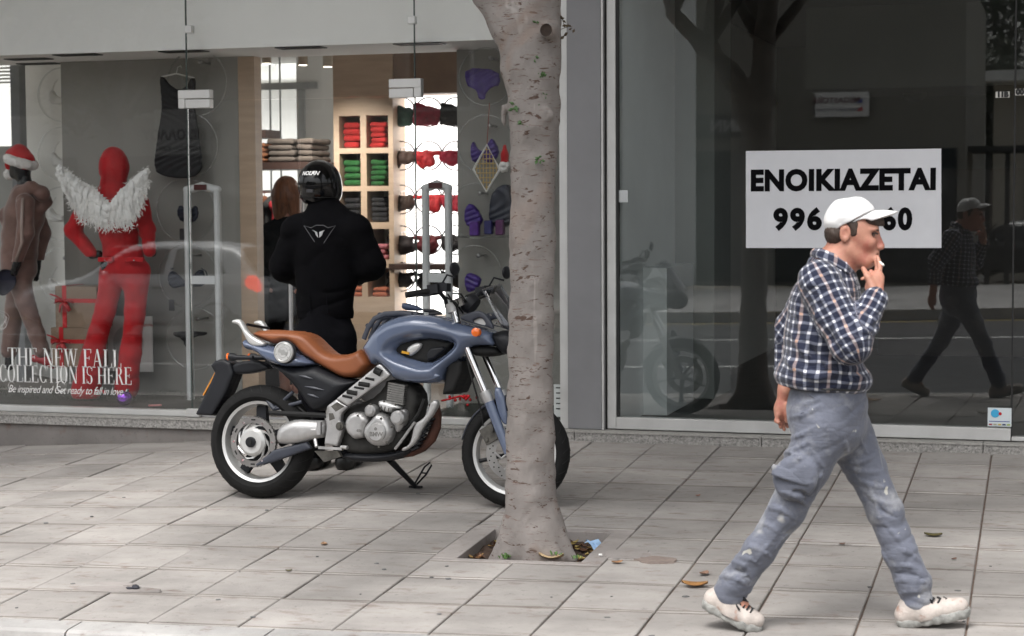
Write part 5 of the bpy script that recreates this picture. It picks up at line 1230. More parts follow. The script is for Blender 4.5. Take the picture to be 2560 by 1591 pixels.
sg.ridges(zM, MY, [(1110, 850, 1190, 985, .014, .1), (1060, 905, 1170, 1030, .014, .1), (1000, 970, 1120, 1085, .014, .1), (1130, 930, 1230, 900, .012, .1), (1150, 1000, 1245, 960, .012, .1), (920, 900, 1010, 1060, .010, .06), (820, 720, 960, 880, .010, .05), (760, 640, 900, 700, .010, .1),
    (690, 760, 720, 1000, .010, .04), (650, 1000, 790, 1190, .014, .06), (610, 1170, 760, 1275, .018, .1), (700, 1240, 900, 1310, .018, .12), (870, 1180, 960, 1310, .014, .05), (930, 1290, 1100, 1250, .016, -.1), (1000, 1340, 1150, 1320, .014, -.1), (760, 1080, 860, 1240, -.010, .05), (820, 830, 870, 1010, .012, .08), (880, 980, 1000, 1180, -.012, .05), (840, 560, 960, 620, .008, .1), (740, 700, 830, 640, .010, .1)])
sg.dispn(cloth_folds(.006, (7, 7, 20), .6, .002, 0., 3.))
sg.half(mq(zM, 850, 1375), (-.10, 0, -1)); sm_ = sg.mesh('shirt')
set_cloth(sm_, sg.P, [(c1-nv(0, 0, .1), c4, .185, (1, 0, 0)), (sh_n, el_n, .080, (1, 0, 0)), (el_n, wr_n, .062, (1, 0, 0)), (sh_f, el_f, .08, (1, 0, 0)), (el_f, wr_f, .062, (1, 0, 0)), (ringp[0], ringp[4], .05, (0, 1, 0))])
shirt = link('shirt', sm_, M_plaid, man)
CT = [mq(zM, 800, 440), mq(zM, 845, 441, -.048), mq(zM, 925, 472, -.074), mq(zM, 1010, 530, -.062), mq(zM, 1054, 565, -.024), mq(zM, 1058, 568, .024), mq(zM, 1010, 530, .062), mq(zM, 925, 472, .074), mq(zM, 845, 441, .048)]
CB = [mq(zM, 785, 492), mq(zM, 828, 500, -.070), mq(zM, 922, 542, -.102), mq(zM, 1010, 600, -.084), mq(zM, 1046, 634, -.034), mq(zM, 1050, 638, .034), mq(zM, 1010, 600, .084), mq(zM, 922, 542, .102), mq(zM, 828, 500, .070)]
def colr_(u, v):
    t = u*9; i = int(t) % 9; f = t-int(t); f = f*f*(3-2*f); p = CT[i]*(1-f)+CT[(i+1) % 9]*f; q = CB[i]*(1-f)+CB[(i+1) % 9]*f; m_ = p*(1-v)+q*v; c0 = np.mean(CT, 0); d = (m_-c0)*[1, 1, 0]; return Vector(m_+d*(.10*math.sin(v*math.pi)))
cb_ = MB().grid(colr_, 45, 6, closed_u=True); cme = raw('collar', cb_.v, cb_.f); UVc = np.array([(i*.0105, j*.0105, 0) for i in range(45) for j in range(6)], np.float32)
ca_ = cme.attributes.new('cloth', 'FLOAT_VECTOR', 'POINT'); ca_.data.foreach_set('vector', UVc.ravel()); co_ = link('collar', cme, M_plaid, shirt, True, True); co_.modifiers.new('s', 'SOLIDIFY').thickness = .005
# trousers
def creases(m, amt=.6):
    t = m.node_tree; N = t.nodes; L = t.links; b = N['Principled BSDF']; tc = N.new('ShaderNodeTexCoord'); hs = []
    for sc, st, ro in ((5.5, (.6, 1, 2.6), .5), (9, (.5, 1, 2.4), -.6)):
        mp = N.new('ShaderNodeMapping'); mp.inputs['Scale'].default_value = st; mp.inputs['Rotation'].default_value = (0, ro, 0); L.new(tc.outputs['Object'], mp.inputs[0])
        n = N.new('ShaderNodeTexNoise'); n.inputs['Scale'].default_value = sc; n.inputs['Detail'].default_value = 1; n.inputs['Distortion'].default_value = .8; L.new(mp.outputs[0], n.inputs[0])
        a = N.new('ShaderNodeMath'); a.operation = 'SUBTRACT'; a.inputs[1].default_value = .5; L.new(n.outputs[0], a.inputs[0]); c = N.new('ShaderNodeMath'); c.operation = 'ABSOLUTE'; L.new(a.outputs[0], c.inputs[0]); d = N.new('ShaderNodeMapRange'); d.inputs[1].default_value = 0; d.inputs[2].default_value = .09; L.new(c.outputs[0], d.inputs[0]); hs.append(d.outputs[0])
    ad = N.new('ShaderNodeMath'); ad.operation = 'ADD'; L.new(hs[0], ad.inputs[0]); L.new(hs[1], ad.inputs[1]); bp = N.new('ShaderNodeBump'); bp.inputs['Strength'].default_value = amt; bp.inputs['Distance'].default_value = .012; L.new(ad.outputs[0], bp.inputs['Height'])
    if b.inputs['Normal'].links: L.new(b.inputs['Normal'].links[0].from_socket, bp.inputs['Normal'])
    L.new(bp.outputs[0], b.inputs['Normal'])
M_trou = mat('grey_workwear', (.125, .135, .172), rough=.85, var=.2, scale=7, bump=.25, bscale=55, wear=((.30, .305, .32), 5, .52, .70), sheen=.2)
def dabs(m):
    t = m.node_tree; N = t.nodes; L = t.links; b = N['Principled BSDF']; src = b.inputs['Base Color'].links[0].from_socket; tc = N.new('ShaderNodeTexCoord')
    for sc, lo_, hi_, col in ((15, .715, .75, (.46, .45, .41)), (4, .64, .72, (.40, .395, .38))):
        n = N.new('ShaderNodeTexNoise'); n.inputs['Scale'].default_value = sc; n.inputs['Detail'].default_value = 2; n.inputs['Distortion'].default_value = 1.2; L.new(tc.outputs['Object'], n.inputs[0])
        r = N.new('ShaderNodeMapRange'); r.inputs[1].default_value = lo_; r.inputs[2].default_value = hi_; L.new(n.outputs[0], r.inputs[0]); x = N.new('ShaderNodeMix'); x.data_type = 'RGBA'; L.new(r.outputs[0], x.inputs[0]); L.new(src, x.inputs[6]); x.inputs[7].default_value = (*col, 1); src = x.outputs[2]
    L.new(src, b.inputs['Base Color'])
dabs(M_trou); creases(M_trou, .10); creases(M_plaid, .3)
tg = SDF((mq(zL, 120, 0)[0], MY-.34, mq(zL, 0, 1390)[2]), (mq(zL, 1600, 0)[0], MY+.34, mq(zL, 0, -40)[2]), .0052)
tg.chain([mq(zL, 890, -10), mq(zL, 890, 130), mq(zL, 905, 240)], [.138, .143, .138], .04, sq=((0, 1, 0), 1.15))
tg.ell(mq(zL, 790, 190), (.085, .14, .12), .06)
tg.chain([mq(zL, 868, 260, -.085), mq(zL, 755, 500, -.10), mq(zL, 640, 760, -.10), mq(zL, 475, 1000, -.10), mq(zL, 335, 1190, -.09), mq(zL, 292, 1262, -.09)], [.112, .090, .071, .063, .064, .064], .025)
tg.chain([mq(zL, 985, 260, .085), mq(zL, 1110, 500, .09), mq(zL, 1228, 760, .08), mq(zL, 1318, 1000, .075), mq(zL, 1395, 1180, .07), mq(zL, 1420, 1290, .07)], [.110, .080, .069, .066, .067, .064], .025)
tg.ell(mq(zL, 690, 560, -.19), (.085, .035, .095), .012, R=Matrix.Rotation(math.radians(28), 3, 'Y')); tg.cap(mq(zL, 560, 500, -.205), mq(zL, 765, 590, -.205), .012, .012, .01)
tg.ridges(zL, MY, [(640, 335, 820, 255, 0.0109, .05), (595, 430, 800, 325, 0.0125, .05), (585, 395, 735, 470, 0.0094, -.1), (650, 200, 850, 120, 0.0094, .1), (700, 120, 860, 70, 0.0070, .1), (845, 60, 880, 300, 0.0062, .02),
    (640, 660, 790, 690, -0.0094, -.15), (590, 640, 770, 745, 0.0117, -.1), (500, 740, 690, 815, 0.0125, -.12), (450, 830, 600, 900, 0.0078, -.1), (390, 975, 560, 1060, 0.0109, -.12), (330, 1030, 500, 1110, 0.0078, -.1), (250, 1075, 440, 1140, 0.0117, -.15), (235, 1120, 430, 1180, -0.0078, -.15), (205, 1165, 410, 1215, 0.0125, -.15), (300, 1150, 420, 1130, 0.0078, .1),
    (870, 480, 800, 700, 0.0078, .04), (800, 400, 870, 520, 0.0078, .05), (690, 860, 560, 1010, 0.0070, .05), (560, 930, 450, 1080, 0.0078, .05),
    (985, 470, 1190, 415, 0.0101, .12), (1010, 500, 1215, 520, 0.0117, .1), (1060, 560, 1250, 620, 0.0117, .1), (1110, 640, 1290, 730, 0.0125, .1), (1150, 700, 1300, 800, -0.0078, .1), (1090, 540, 1200, 860, 0.0094, -.06), (1190, 800, 1390, 1060, 0.0101, -.04), (1150, 880, 1290, 1120, 0.0078, .04), (1280, 980, 1450, 1090, 0.0117, -.1), (1260, 1090, 1470, 1150, 0.0117, -.12), (1255, 1140, 1480, 1185, -0.0078, -.1), (1265, 1195, 1490, 1200, 0.0125, -.12), (1290, 1265, 1480, 1260, 0.0070, -.1), (980, 300, 1010, 430, 0.0078, .05), (1080, 330, 1130, 420, 0.0078, .1)], k=.007)
tg.dispn(cloth_folds(.006, (6, 6, 22), .5, .0015, 2., 3.))
def lowfold(P):
    low = np.clip((man.location.z+.30-P[:,2])/.25, 0, 1); c = cloth_folds(.008, (5, 5, 24), .15, .002, 5., 4.); return c(P)*low
tg.dispn(lowfold)
tro_ = tg.build('trousers', M_trou, man)
def flap(u, v):
    a = Vector(mq(zL, 556, 478, -.214)).lerp(Vector(mq(zL, 790, 552, -.205)), u); b_ = Vector(mq(zL, 548, 545, -.224)).lerp(Vector(mq(zL, 765, 612, -.216)), u); return a.lerp(b_, v)+Vector((0, -.012*math.sin(u*math.pi)-.004*v, 0))
fo_ = MB().grid(flap, 10, 5).build('pocket_flap', M_trou, tro_, smooth=True); fo_.modifiers.new('s', 'SOLIDIFY').thickness = .005
MB().tube([mq(zL, 770, 60, -.165), mq(zL, 860, 120, -.172), mq(zL, 720, 180, -.165)], .003, 5).build('pocket_seam', M_trou, tro_)
bw = mq(zL, 893, 12); MB().tube([bw+nv(.1425*math.cos(a), .168*math.sin(a), .004*math.sin(3*a)) for a in np.linspace(0, 2*math.pi, 41)[:-1]], .020, 8, closed=True, flat=.3).build('belt', mat('black_belt', (.012, .012, .013), rough=.4), tro_, smooth=True)
# shoes
M_shoe = mat('plastered_leather', (.46, .41, .375), rough=.8, var=.22, scale=18, bump=.3, bscale=60, wear=((.30, .14, .09), 10, .60, .72)); M_sole = mat('shoe_sole', (.27, .27, .255), rough=.85, var=.3, scale=25, bump=.5, bscale=45); M_lace = mat('dark_lace', (.02, .02, .022), rough=.8)
def shoe(h, mid, toe, ank, o, ball):
    s = SDF(np.minimum.reduce([h, mid, toe, ank])-.09, np.maximum.reduce([h, mid, toe, ank])+.09, .0045)
    s.chain([h, mid, ball, toe], [.036, .039, .041, .034], .02, sq=((0, 1, 0), 1.2)); s.cap(ank, mid, .050, .050, .03); s.cap(ank, h, .046, .036, .03)
    up = np.cross(toe-h, nv(0, 1, 0)); up = up/np.linalg.norm(up); up = up if up[2] > 0 else -up
    s.half(h-up*.028, -up)
    so1 = s.build('shoe', M_shoe, man)
    l = SDF(np.minimum.reduce([h, mid, toe])-.09, np.maximum.reduce([h, mid, toe])+.09, .0045); dn = -up*.024
    l.chain([h+dn, mid+dn, ball+dn, toe+dn], [.041, .039, .046, .038], .01, sq=((0, 1, 0), 1.2)); l.half(h-up*.050, -up); l.half(h-up*.012, up); l.disp(lambda X, Y, Z: .002*np.sin(160*X)*np.sin(90*Z))
    l.build('sole', M_sole, so1)
    b = MB()
    for k in range(4):
        p = Vector(ank*(.62-.15*k)+toe*(.38+.15*k))*1.0; p = Vector(mid.tolist()).lerp(Vector(toe.tolist()), .12+.17*k)+Vector(up.tolist())*(.058-.006*k)
        b.tube([p+Vector((0, -.034, -.012)), p+Vector((.008, -.012, .002)), p+Vector((-.004, .012, .002)), p+Vector((.006, .034, -.012))], .0042, 5)
    p = Vector(mid.tolist())+Vector(up.tolist())*.066; b.tube([p, p+Vector((.02, -.03, .012)), p+Vector((.04, -.036, -.006)), p+Vector((.01, -.02, .0))], .004, 5).tube([p, p+Vector((-.012, -.04, -.01)), p+Vector((.01, -.05, -.04))], .004, 5)
    b.build('laces', M_lace, so1, smooth=True); return so1
shoe(mq(zL, 205, 1290, -.09), mq(zL, 315, 1368, -.09), mq(zL, 455, 1415, -.09), mq(zL, 290, 1262, -.09), -.09, mq(zL, 395, 1400, -.09))
shoe(mq(zL, 1350, 1385, .07), mq(zL, 1470, 1372, .07), mq(zL, 1675, 1330, .07), mq(zL, 1400, 1320, .07), .07, mq(zL, 1590, 1350, .07))
cg_ = MB().tube([mq(zF, 1305, 905, -.045), mq(zF, 1345, 945, -.062), mq(zF, 1400, 992, -.082)], .0042, 10); tag(cg_.build('cigarette', mat('cigarette_paper', (.8, .79, .76), rough=.8, var=.03)), 'white cigarette held to the mouth of the walking man', 'cigarette')
# ------------------------------------------------ the rider in black (back to us)
RY = -1.32
def rq(x, y, o=0.): return np.array(ov(x, y, RY+o))
rf = gz(-4.24, -1.36)
rider = thing('person', 'motorcyclist in black jacket and helmet standing with his back to us', 'person', (rq(780, 700)[0], RY, rf))
M_jack = mat('black_textile', (.0022, .0022, .003), rough=.85, var=.3, scale=14, bump=.2, bscale=120, spec=.08); M_trb = mat('black_denim', (.0045, .0045, .006), rough=.9, var=.2, scale=12, bump=.2, spec=.08)
b0 = SDF((rq(600, 700)[0], RY-.4, rf-.01), (rq(950, 700)[0], RY+.45, rq(700, 370)[2]), .011)
hd = rq(760, 445, .03)
b0.ell(hd, (.085, .10, .12), .02); b0.cap(hd, rq(770, 525), .06, .07, .03); b0.chain([rq(772, 540), rq(775, 620), rq(772, 740)], [.12, .13, .115], .05, sq=((0, 1, 0), .7))
for s_, S in ((-1, ((700, 552), (672, 635), (700, 655))), (1, ((848, 552), (880, 632), (850, 655)))):
    b0.chain([rq(*S[0]), rq(*S[1], .03), rq(*S[2], .27)], [.05, .045, .035], .03); hnd = rq(*S[2], .33); b0.ell(hnd, (.04, .05, .045), .02)
    for k in range(4): b0.chain([hnd+nv(.018*(k-1.5), .03, 0), hnd+nv(.018*(k-1.5), .07, -.01), hnd+nv(.016*(k-1.5), .075, -.035)], [.011, .010, .009], .006)
    b0.chain([hnd+nv(-s_*.035, .01, .02), hnd+nv(-s_*.045, .04, .03)], [.013, .011], .01)
fl, fr_ = np.array([rq(741, 900)[0], RY, rf+.05]), np.array([rq(815, 900)[0], RY+.02, rf+.05])
for ft, hx in ((fl, 745), (fr_, 800)): b0.chain([rq(hx, 770), (rq(hx, 770)+ft)/2+nv(0, .02, 0), ft], [.07, .055, .045], .04); b0.cap(ft, ft+nv(0, .16, -.01), .04, .035, .02)
b0.build('body', M_skin, rider)
j = SDF((rq(610, 700)[0], RY-.4, rq(700, 800)[2]), (rq(950, 700)[0], RY+.45, rq(700, 455)[2]), .009)
j.chain([rq(775, 530), rq(777, 580), rq(775, 650), rq(772, 735)], [.155, .195, .185, .185], .06, sq=((0, 1, 0), .68)); j.cap(rq(770, 494, .0), rq(772, 520), .090, .105, .03)
j.cap(rq(715, 548), rq(838, 548), .105, .105, .05)
for S in (((705, 555), (675, 635), (705, 660)), ((848, 555), (880, 630), (850, 655))): j.chain([rq(*S[0]), rq(*S[1], .02), rq(*S[2], .27)], [.098, .088, .062], .04)
j.dispn(cloth_folds(.014, (5, 5, 11), .4, .003, 9.)); j.half(rq(772, 757), (0, 0, -1))
jo = j.build('jacket', M_jack, rider)
for s_ in (-1, 1): MB().tube([rq(745+40*(s_+1)*.5-10, 700, -.137), rq(748+40*(s_+1)*.5-10, 745, -.137)], .003, 5).build('jacket_seam', M_trb, jo)
t0 = SDF((rq(640, 700)[0], RY-.4, rf), (rq(900, 700)[0], RY+.4, rq(700, 720)[2]), .011)
t0.chain([rq(773, 725), rq(773, 790)], [.158, .165], .04, sq=((0, 1, 0), .8))
for ft, hx in ((fl, 738), (fr_, 808)): t0.chain([rq(hx, 800), (rq(hx, 800)+ft)/2+nv(0, .01, .02), ft+nv(0, 0, .06)], [.105, .085, .075], .03)
t0.dispn(cloth_folds(.012, (5, 5, 11), .3, .003, 4.))
t0.build('trousers', M_trb, rider)
for ft in (fl, fr_):
    s = SDF(ft-.15, ft+nv(.15, .3, .2), .007); s.chain([ft+nv(0, -.02, 0), ft+nv(0, .10, -.005), ft+nv(0, .19, -.012)], [.052, .05, .042], .02); s.cap(ft, ft+nv(0, 0, .12), .055, .06, .03); s.half((0, 0, rf+.004), (0, 0, -1)); s.build('boot', mat('black_leather', (.008, .008, .008), rough=.35), rider)
# emblem on the back
def jb(x, y): 
    p = Vector(rq(x, y)); p.y = RY-.1405+.012*((x-778)/60)**2; return p
tri = [(743, 536), (760, 541), (772, 535), (790, 535), (800, 541), (817, 536), (806, 552), (783, 588), (778, 588)]
MB().tube([jb(*q) for q in tri], .0022, 6, closed=True).build('emblem_outline', mat('grey_thread', (.10, .10, .11), rough=.7), jo)
for pl in ([(763, 546), (774, 551), (777, 564), (772, 558), (770, 551)], [(792, 546), (780, 551), (780, 564), (786, 558), (788, 551)]):
    MB().prism([jb(*q)+Vector((0, -.002, 0)) for q in pl], (0, .006, 0)).build('emblem', mat('reflective_grey', (.45, .46, .47), rough=.5), jo)
# helmet
M_helm = mat('gloss_black', (.002, .002, .0025), rough=.08, var=.05, coat=.15, spec=.35)
h = SDF(hd-.24, hd+.24, .006); hc = rq(760, 438, .02)
h.ell(hc, (.132, .155, .148), .0); h.ell(hc+nv(0, .02, -.055), (.122, .14, .10), .03); h.ell(hc+nv(0, .03, -.14), (.095, .105, .06), .03, 'sub'); h.half(hc+nv(0, 0, -.135), (0, 0, -1))
ho = h.build('helmet', M_helm, rider)
MB().tube([hc+nv(-.131*math.cos(a), .012, .14*math.sin(a)) for a in np.linspace(-.35, math.pi+.35, 26)], .006, 8).build('visor_rim', mat('smoke_rim', (.02, .02, .022), rough=.15), ho, smooth=True)
MB().tube([hc+nv(x, -math.sqrt(max(.0, 1-(x/.124)**2))*.143+.012, -.082) for x in np.linspace(-.115, .115, 16)], .004, 6).build('neck_trim', M_rub, ho, smooth=True)
vb = Vector(rq(757, 470)); MB().box((vb.x-.022, hc[1]-.160, vb.z+.03), (vb.x+.022, hc[1]-.142, vb.z+.05), .003).build('air_vent', mat('vent_grey', (.05, .05, .055), rough=.3), ho)
tp_ = Vector(rq(755, 413)); me = text_mesh('NOLAN', .032, bold=.0012, shear=.25, xs=.95); 
for v in me.vertices: 
    z = v.co.y; x = v.co.x; zz = tp_.z+z; dz = (zz-hc[2])/.138; dx = x/.130; v.co = (tp_.x+x, hc[1]-.155*math.sqrt(max(0, 1-dz*dz-dx*dx))-.011, zz)
link('lettering', me, mat('white_print', (.7, .7, .7), rough=.5), ho)
# ================================================================== SHOP FIT-OUT AND DISPLAY
def zL1(x, y): return (.37037*x, .37037*y)
def zL2(x, y): return (.38369*x, 540+.38360*y)
def zLM(x, y): return (.27778*x, 340+.27778*y)
def zI1(x, y): return (600+.31746*x, 80+.31746*y)
def zI2(x, y): return (600+.31746*x, 480+.31746*y)
def zT1(x, y): return (1100+.27778*x, .27778*y)
def zR1(x, y): return (1460+.45212*x, .45198*y)
def zR2(x, y): return (1460+.45212*x, 560+.45207*y)
def pq(z, x, y, Y): return np.array(at(*z(x, y), Y))
def pv(z, x, y, Y): return Vector(at(*z(x, y), Y))
FLZ = -.045
M_red = mat('red_velour', (.46, .005, .010), rough=.8, var=.18, scale=9, sheen=.25, bump=.1)
M_brown = mat('brown_velour', (.20, .115, .095), rough=.7, var=.2, scale=9, sheen=.5, bump=.1)
M_mann = mat('black_mannequin', (.008, .008, .009), rough=.25)
M_fur = mat('white_fur', (.80, .79, .77), rough=.95, var=.1, scale=40, bump=.6, bscale=90)
# ---- mannequin in red, back to the glass
Y1 = .46
def a1(x, y, o=0.): return pq(zLM, x, y, Y1+o)
def a2(x, y, o=0.): return pq(zL2, x, y, Y1+o)
man1 = thing('mannequin', 'mannequin in a red hooded velour suit with its back to the window', 'mannequin', (a1(1080, 1000)[0], Y1, FLZ))
b = SDF((a1(560, 0)[0], Y1-.3, FLZ), (a1(1450, 0)[0], Y1+.35, a1(0, 90)[2]), .011)
b.ell(a1(1030, 270), (.075, .09, .11), .02); b.cap(a1(1030, 330), a1(1030, 480), .05, .055, .03); b.chain([a1(1030, 560), a1(1060, 780), a1(1080, 1000), a1(1090, 1130)], [.11, .10, .09, .115], .05, sq=((0, 1, 0), .75))
b.chain([a1(800, 600), a1(660, 850), a1(830, 1070), a1(890, 1065, .02)], [.045, .038, .026, .03], .03); b.chain([a1(1260, 600), a1(1330, 850), a1(1345, 1030), a1(1372, 1055, .05)], [.045, .038, .026, .03], .03)
b.chain([a2(730, 330), a2(680, 620), a2(600, 1120)], [.085, .055, .04], .04); b.chain([a2(880, 330), a2(870, 700), a2(840, 1130)], [.085, .055, .04], .04)
b.build('figure', M_mann, man1)
h = SDF((a1(560, 0)[0], Y1-.3, a1(0, 1150)[2]), (a1(1450, 0)[0], Y1+.3, a1(0, 90)[2]), .009)
h.ell(a1(1025, 260), (.100, .12, .135), .02); h.chain([a1(1028, 300), a1(1020, 480), a1(1000, 600)], [.098, .085, .11], .05); h.chain([a1(1020, 600), a1(1060, 800), a1(1080, 950), a1(1090, 1060)], [.145, .145, .128, .15], .05, sq=((0, 1, 0), .72))
h.cap(a1(860, 600), a1(1220, 600), .075, .075, .05)
h.chain([a1(790, 610), a1(655, 850), a1(830, 1070)], [.068, .060, .045], .03); h.chain([a1(1260, 610), a1(1325, 850), a1(1345, 1035)], [.068, .058, .048], .03)
h.dispn(cloth_folds(.010, (6, 6, 15), .4, .003, 31.)); h.half(a1(1090, 1090), (0, 0, -1)); jk = h.build('hooded_jacket', M_red, man1)
h = SDF((a2(440, 0)[0], Y1-.3, FLZ-.01), (a2(1000, 0)[0], Y1+.3, a2(0, 200)[2]), .010)
h.chain([a2(815, 230), a2(815, 340)], [.140, .150], .04, sq=((0, 1, 0), .75))
h.chain([a2(735, 360), a2(690, 600), a2(610, 880), a2(560, 1140)], [.105, .078, .085, .115], .03, sq=((0, 1, 0), .85)); h.chain([a2(890, 360), a2(880, 620), a2(850, 900), a2(825, 1120)], [.105, .078, .080, .095], .03, sq=((0, 1, 0), .85))
h.dispn(cloth_folds(.009, (6, 6, 13), .3, .003, 12.)); h.half((0, 0, FLZ+.006), (0, 0, -1)); tr1 = h.build('flared_trousers', M_red, man1)
for (x0, x1) in ((640, 735), (820, 935)):
    c0, c1 = pv(zL2, x0, 300, Y1-.128), pv(zL2, x1, 270, Y1-.128); MB().box((c0.x, Y1-.137, c0.z), (c1.x, Y1-.11, c1.z), .004).build('pocket_flap', M_red, tr1); MB().disc(((c0.x+c1.x)/2, Y1-.139, c0.z+.012), (0, 1, 0), .006, .004, 10).build('button', M_chr, tr1)
# feather wings
wing = thing('feather_wings', 'pair of white feather wings worn on the red mannequin\'s back', 'wings', tuple(pv(zLM, 980, 830, Y1-.2)))
M_fea = mat('white_feather', (.80, .80, .79), rough=.8, var=.08, scale=30); rw = random.Random(8)
def feather(b, base, tip, w, bend, yoff):
    base, tip = Vector(base), Vector(tip); d = tip-base; n = Vector((-d.z, 0, d.x)).normalized(); V = []
    for k in range(7):
        t = k/6; c = base+d*t+n*bend*math.sin(t*math.pi)+Vector((0, yoff-.03*math.sin(t*math.pi), 0)); ww = w*(.35+.75*math.sin(min(1, t*1.15+.12)*math.pi*.93))*(1 if k < 6 else .15)
        V += [c-n*ww, c+Vector((0, -.004, 0)), c+n*ww]
    b.add(V, [(k*3+i, k*3+i+1, k*3+4+i, k*3+3+i) for k in range(6) for i in range(2)])
for side in (-1, 1):
    top = [(525, 250), (640, 330), (760, 420), (870, 480), (985, 610)] if side < 0 else [(1340, 290), (1260, 330), (1180, 400), (1085, 490), (985, 610)]
    low = [(560, 380), (600, 540), (660, 680), (740, 790), (880, 830), (985, 840)] if side < 0 else [(1335, 400), (1310, 560), (1270, 680), (1200, 810), (1110, 845), (985, 840)]
    def along(pl, t):
        t = t*(len(pl)-1); i = min(int(t), len(pl)-2); f = t-i; return (pl[i][0]*(1-f)+pl[i+1][0]*f, pl[i][1]*(1-f)+pl[i+1][1]*f)
    wp = None
    for layer, (f0, f1, n, w) in enumerate(((.25, 1.0, 30, .020), (.1, .72, 26, .020), (0, .45, 22, .018))):
        b = MB()
        for k in range(n):
            t = (k+.5)/n; p, q = along(top, t), along(low, t); A = pv(zLM, p[0]+(q[0]-p[0])*f0, p[1]+(q[1]-p[1])*f0, Y1-.19-.012*layer); B = pv(zLM, p[0]+(q[0]-p[0])*f1*rw.uniform(.94, 1.06), p[1]+(q[1]-p[1])*f1*rw.uniform(.94, 1.06), Y1-.20-.012*layer-.02*rw.random())
            feather(b, A, B, w*rw.uniform(.8, 1.2), rw.uniform(-.01, .01), rw.uniform(-.012, .012))
        o = b.build('feathers', M_fea, wing, smooth=True, fix=False)
    d = MB()
    for k in range(900):
        t = rw.random(); p, q = along(top, t), along(low, t); s = rw.random()**1.6*.9 if k % 3 else rw.uniform(.8, 1.05); c = pv(zLM, p[0]+(q[0]-p[0])*s+rw.gauss(0, 10), p[1]+(q[1]-p[1])*s+rw.gauss(0, 10), Y1-.235-.02*rw.random()); a = rw.uniform(0, 6.28); L_ = rw.uniform(.012, .03); e = c+Vector((math.cos(a)*L_, -.012*rw.random(), math.sin(a)*L_-.006)); nn = Vector((-(e-c).z, 0, (e-c).x))*.12
        d.add([c-nn, c+nn, e], [(0, 1, 2)])
    tag(d.build('down', M_fur, wing, fix=False), kind='stuff')
# ---- mannequin in brown with a Santa hat
Y2 = .62
def c1_(x, y, o=0.): return pq(zLM, x, y, Y2+o)
def c2_(x, y, o=0.): return pq(zL2, x, y, Y2+o)
man2 = thing('mannequin', 'black mannequin in a brown velour tracksuit at the left edge', 'mannequin', (c1_(200, 1000)[0], Y2, FLZ))
b = SDF((c1_(-120, 0)[0], Y2-.35, FLZ), (c1_(460, 0)[0], Y2+.35, c1_(0, 120)[2]), .010)
b.ell(c1_(185, 270), (.085, .07, .11), .02); b.ell(c1_(130, 340), (.04, .04, .04), .03); b.cap(c1_(200, 330), c1_(235, 470), .052, .058, .03); b.chain([c1_(230, 560), c1_(190, 900), c1_(190, 1130)], [.10, .09, .11], .05)
b.chain([c1_(230, 600, -.15), c1_(235, 880, -.19), c1_(150, 1160, -.17), c1_(125, 1230, -.16)], [.045, .036, .026, .03], .03); b.chain([c1_(300, 600, .14), c1_(390, 880, .2), c1_(330, 1180, .16), c1_(325, 1240, .16)], [.045, .036, .025, .028], .03)
for k in range(4): b.chain([c1_(318+8*k, 1245, .16-.015*k), c1_(312+10*k, 1285, .16-.015*k), c1_(305+10*k, 1310, .16-.015*k)], [.009, .008, .007], .005)
b.chain([c2_(90, 330), c2_(160, 560, -.02), c2_(270, 880, -.02), c2_(300, 945, -.03)], [.085, .055, .035, .03], .03); b.chain([c2_(130, 330, .1), c2_(90, 600, .1), c2_(60, 980, .1)], [.085, .055, .035], .03)
b.build('figure', M_mann, man2)
h = SDF((c1_(-120, 0)[0], Y2-.35, c1_(0, 1130)[2]), (c1_(470, 0)[0], Y2+.35, c1_(0, 420)[2]), .009)
h.chain([c1_(235, 560), c1_(215, 720), c1_(180, 900), c1_(175, 1050)], [.125, .145, .13, .14], .05); h.ell(c1_(60, 720), (.05, .10, .07), .04)
h.chain([c1_(225, 600, -.15), c1_(230, 870, -.19), c1_(150, 1150, -.17)], [.072, .062, .045], .03); h.chain([c1_(300, 610, .14), c1_(385, 880, .2), c1_(335, 1150, .17)], [.07, .06, .042], .03)
hood = [c1_(170, 500, -.08), c1_(280, 460, -.09), c1_(380, 520, -.05), c1_(410, 590, .02), c1_(370, 650, .0), c1_(300, 560, .12), c1_(180, 500, .09)]
h.chain(hood, [.035, .045, .052, .045, .04, .045, .035], .03); h.dispn(cloth_folds(.010, (6, 6, 14), .5, .003, 41.)); jb2 = h.build('hooded_jacket', M_brown, man2)
h = SDF((c2_(-60, 0)[0], Y2-.3, c2_(0, 930)[2]), (c2_(330, 0)[0], Y2+.3, c2_(0, 200)[2]), .009)
h.chain([c2_(120, 240), c2_(125, 330)], [.135, .14], .04); h.chain([c2_(110, 360, -.04), c2_(165, 560, -.04), c2_(235, 760, -.03), c2_(275, 880, -.03)], [.10, .072, .062, .06], .03); h.chain([c2_(130, 360, .1), c2_(95, 600, .1), c2_(60, 880, .1)], [.10, .07, .065], .03)
h.dispn(cloth_folds(.008, (6, 6, 14), .3, .003, 51.)); h.build('trousers', M_brown, man2)
MB().tube([pv(zLM, 205, 560, Y2-.222), pv(zLM, 195, 800, Y2-.262), pv(zLM, 200, 960, Y2-.255), pv(zLM, 140, 1130, Y2-.22)], [.012, .014, .014, .012], 8).build('satin_stripe', mat('satin', (.35, .27, .24), rough=.25), jb2, smooth=True)
h = SDF(c2_(200, 990)-.08, c2_(330, 900)+.1, .006); h.chain([c2_(225, 930, -.03), c2_(300, 945, -.03), c2_(345, 975, -.03)], [.030, .034, .026], .02); h.build('shoe', mat('red_leather', (.4, .02, .03), rough=.3), man2)
hatY = Y2
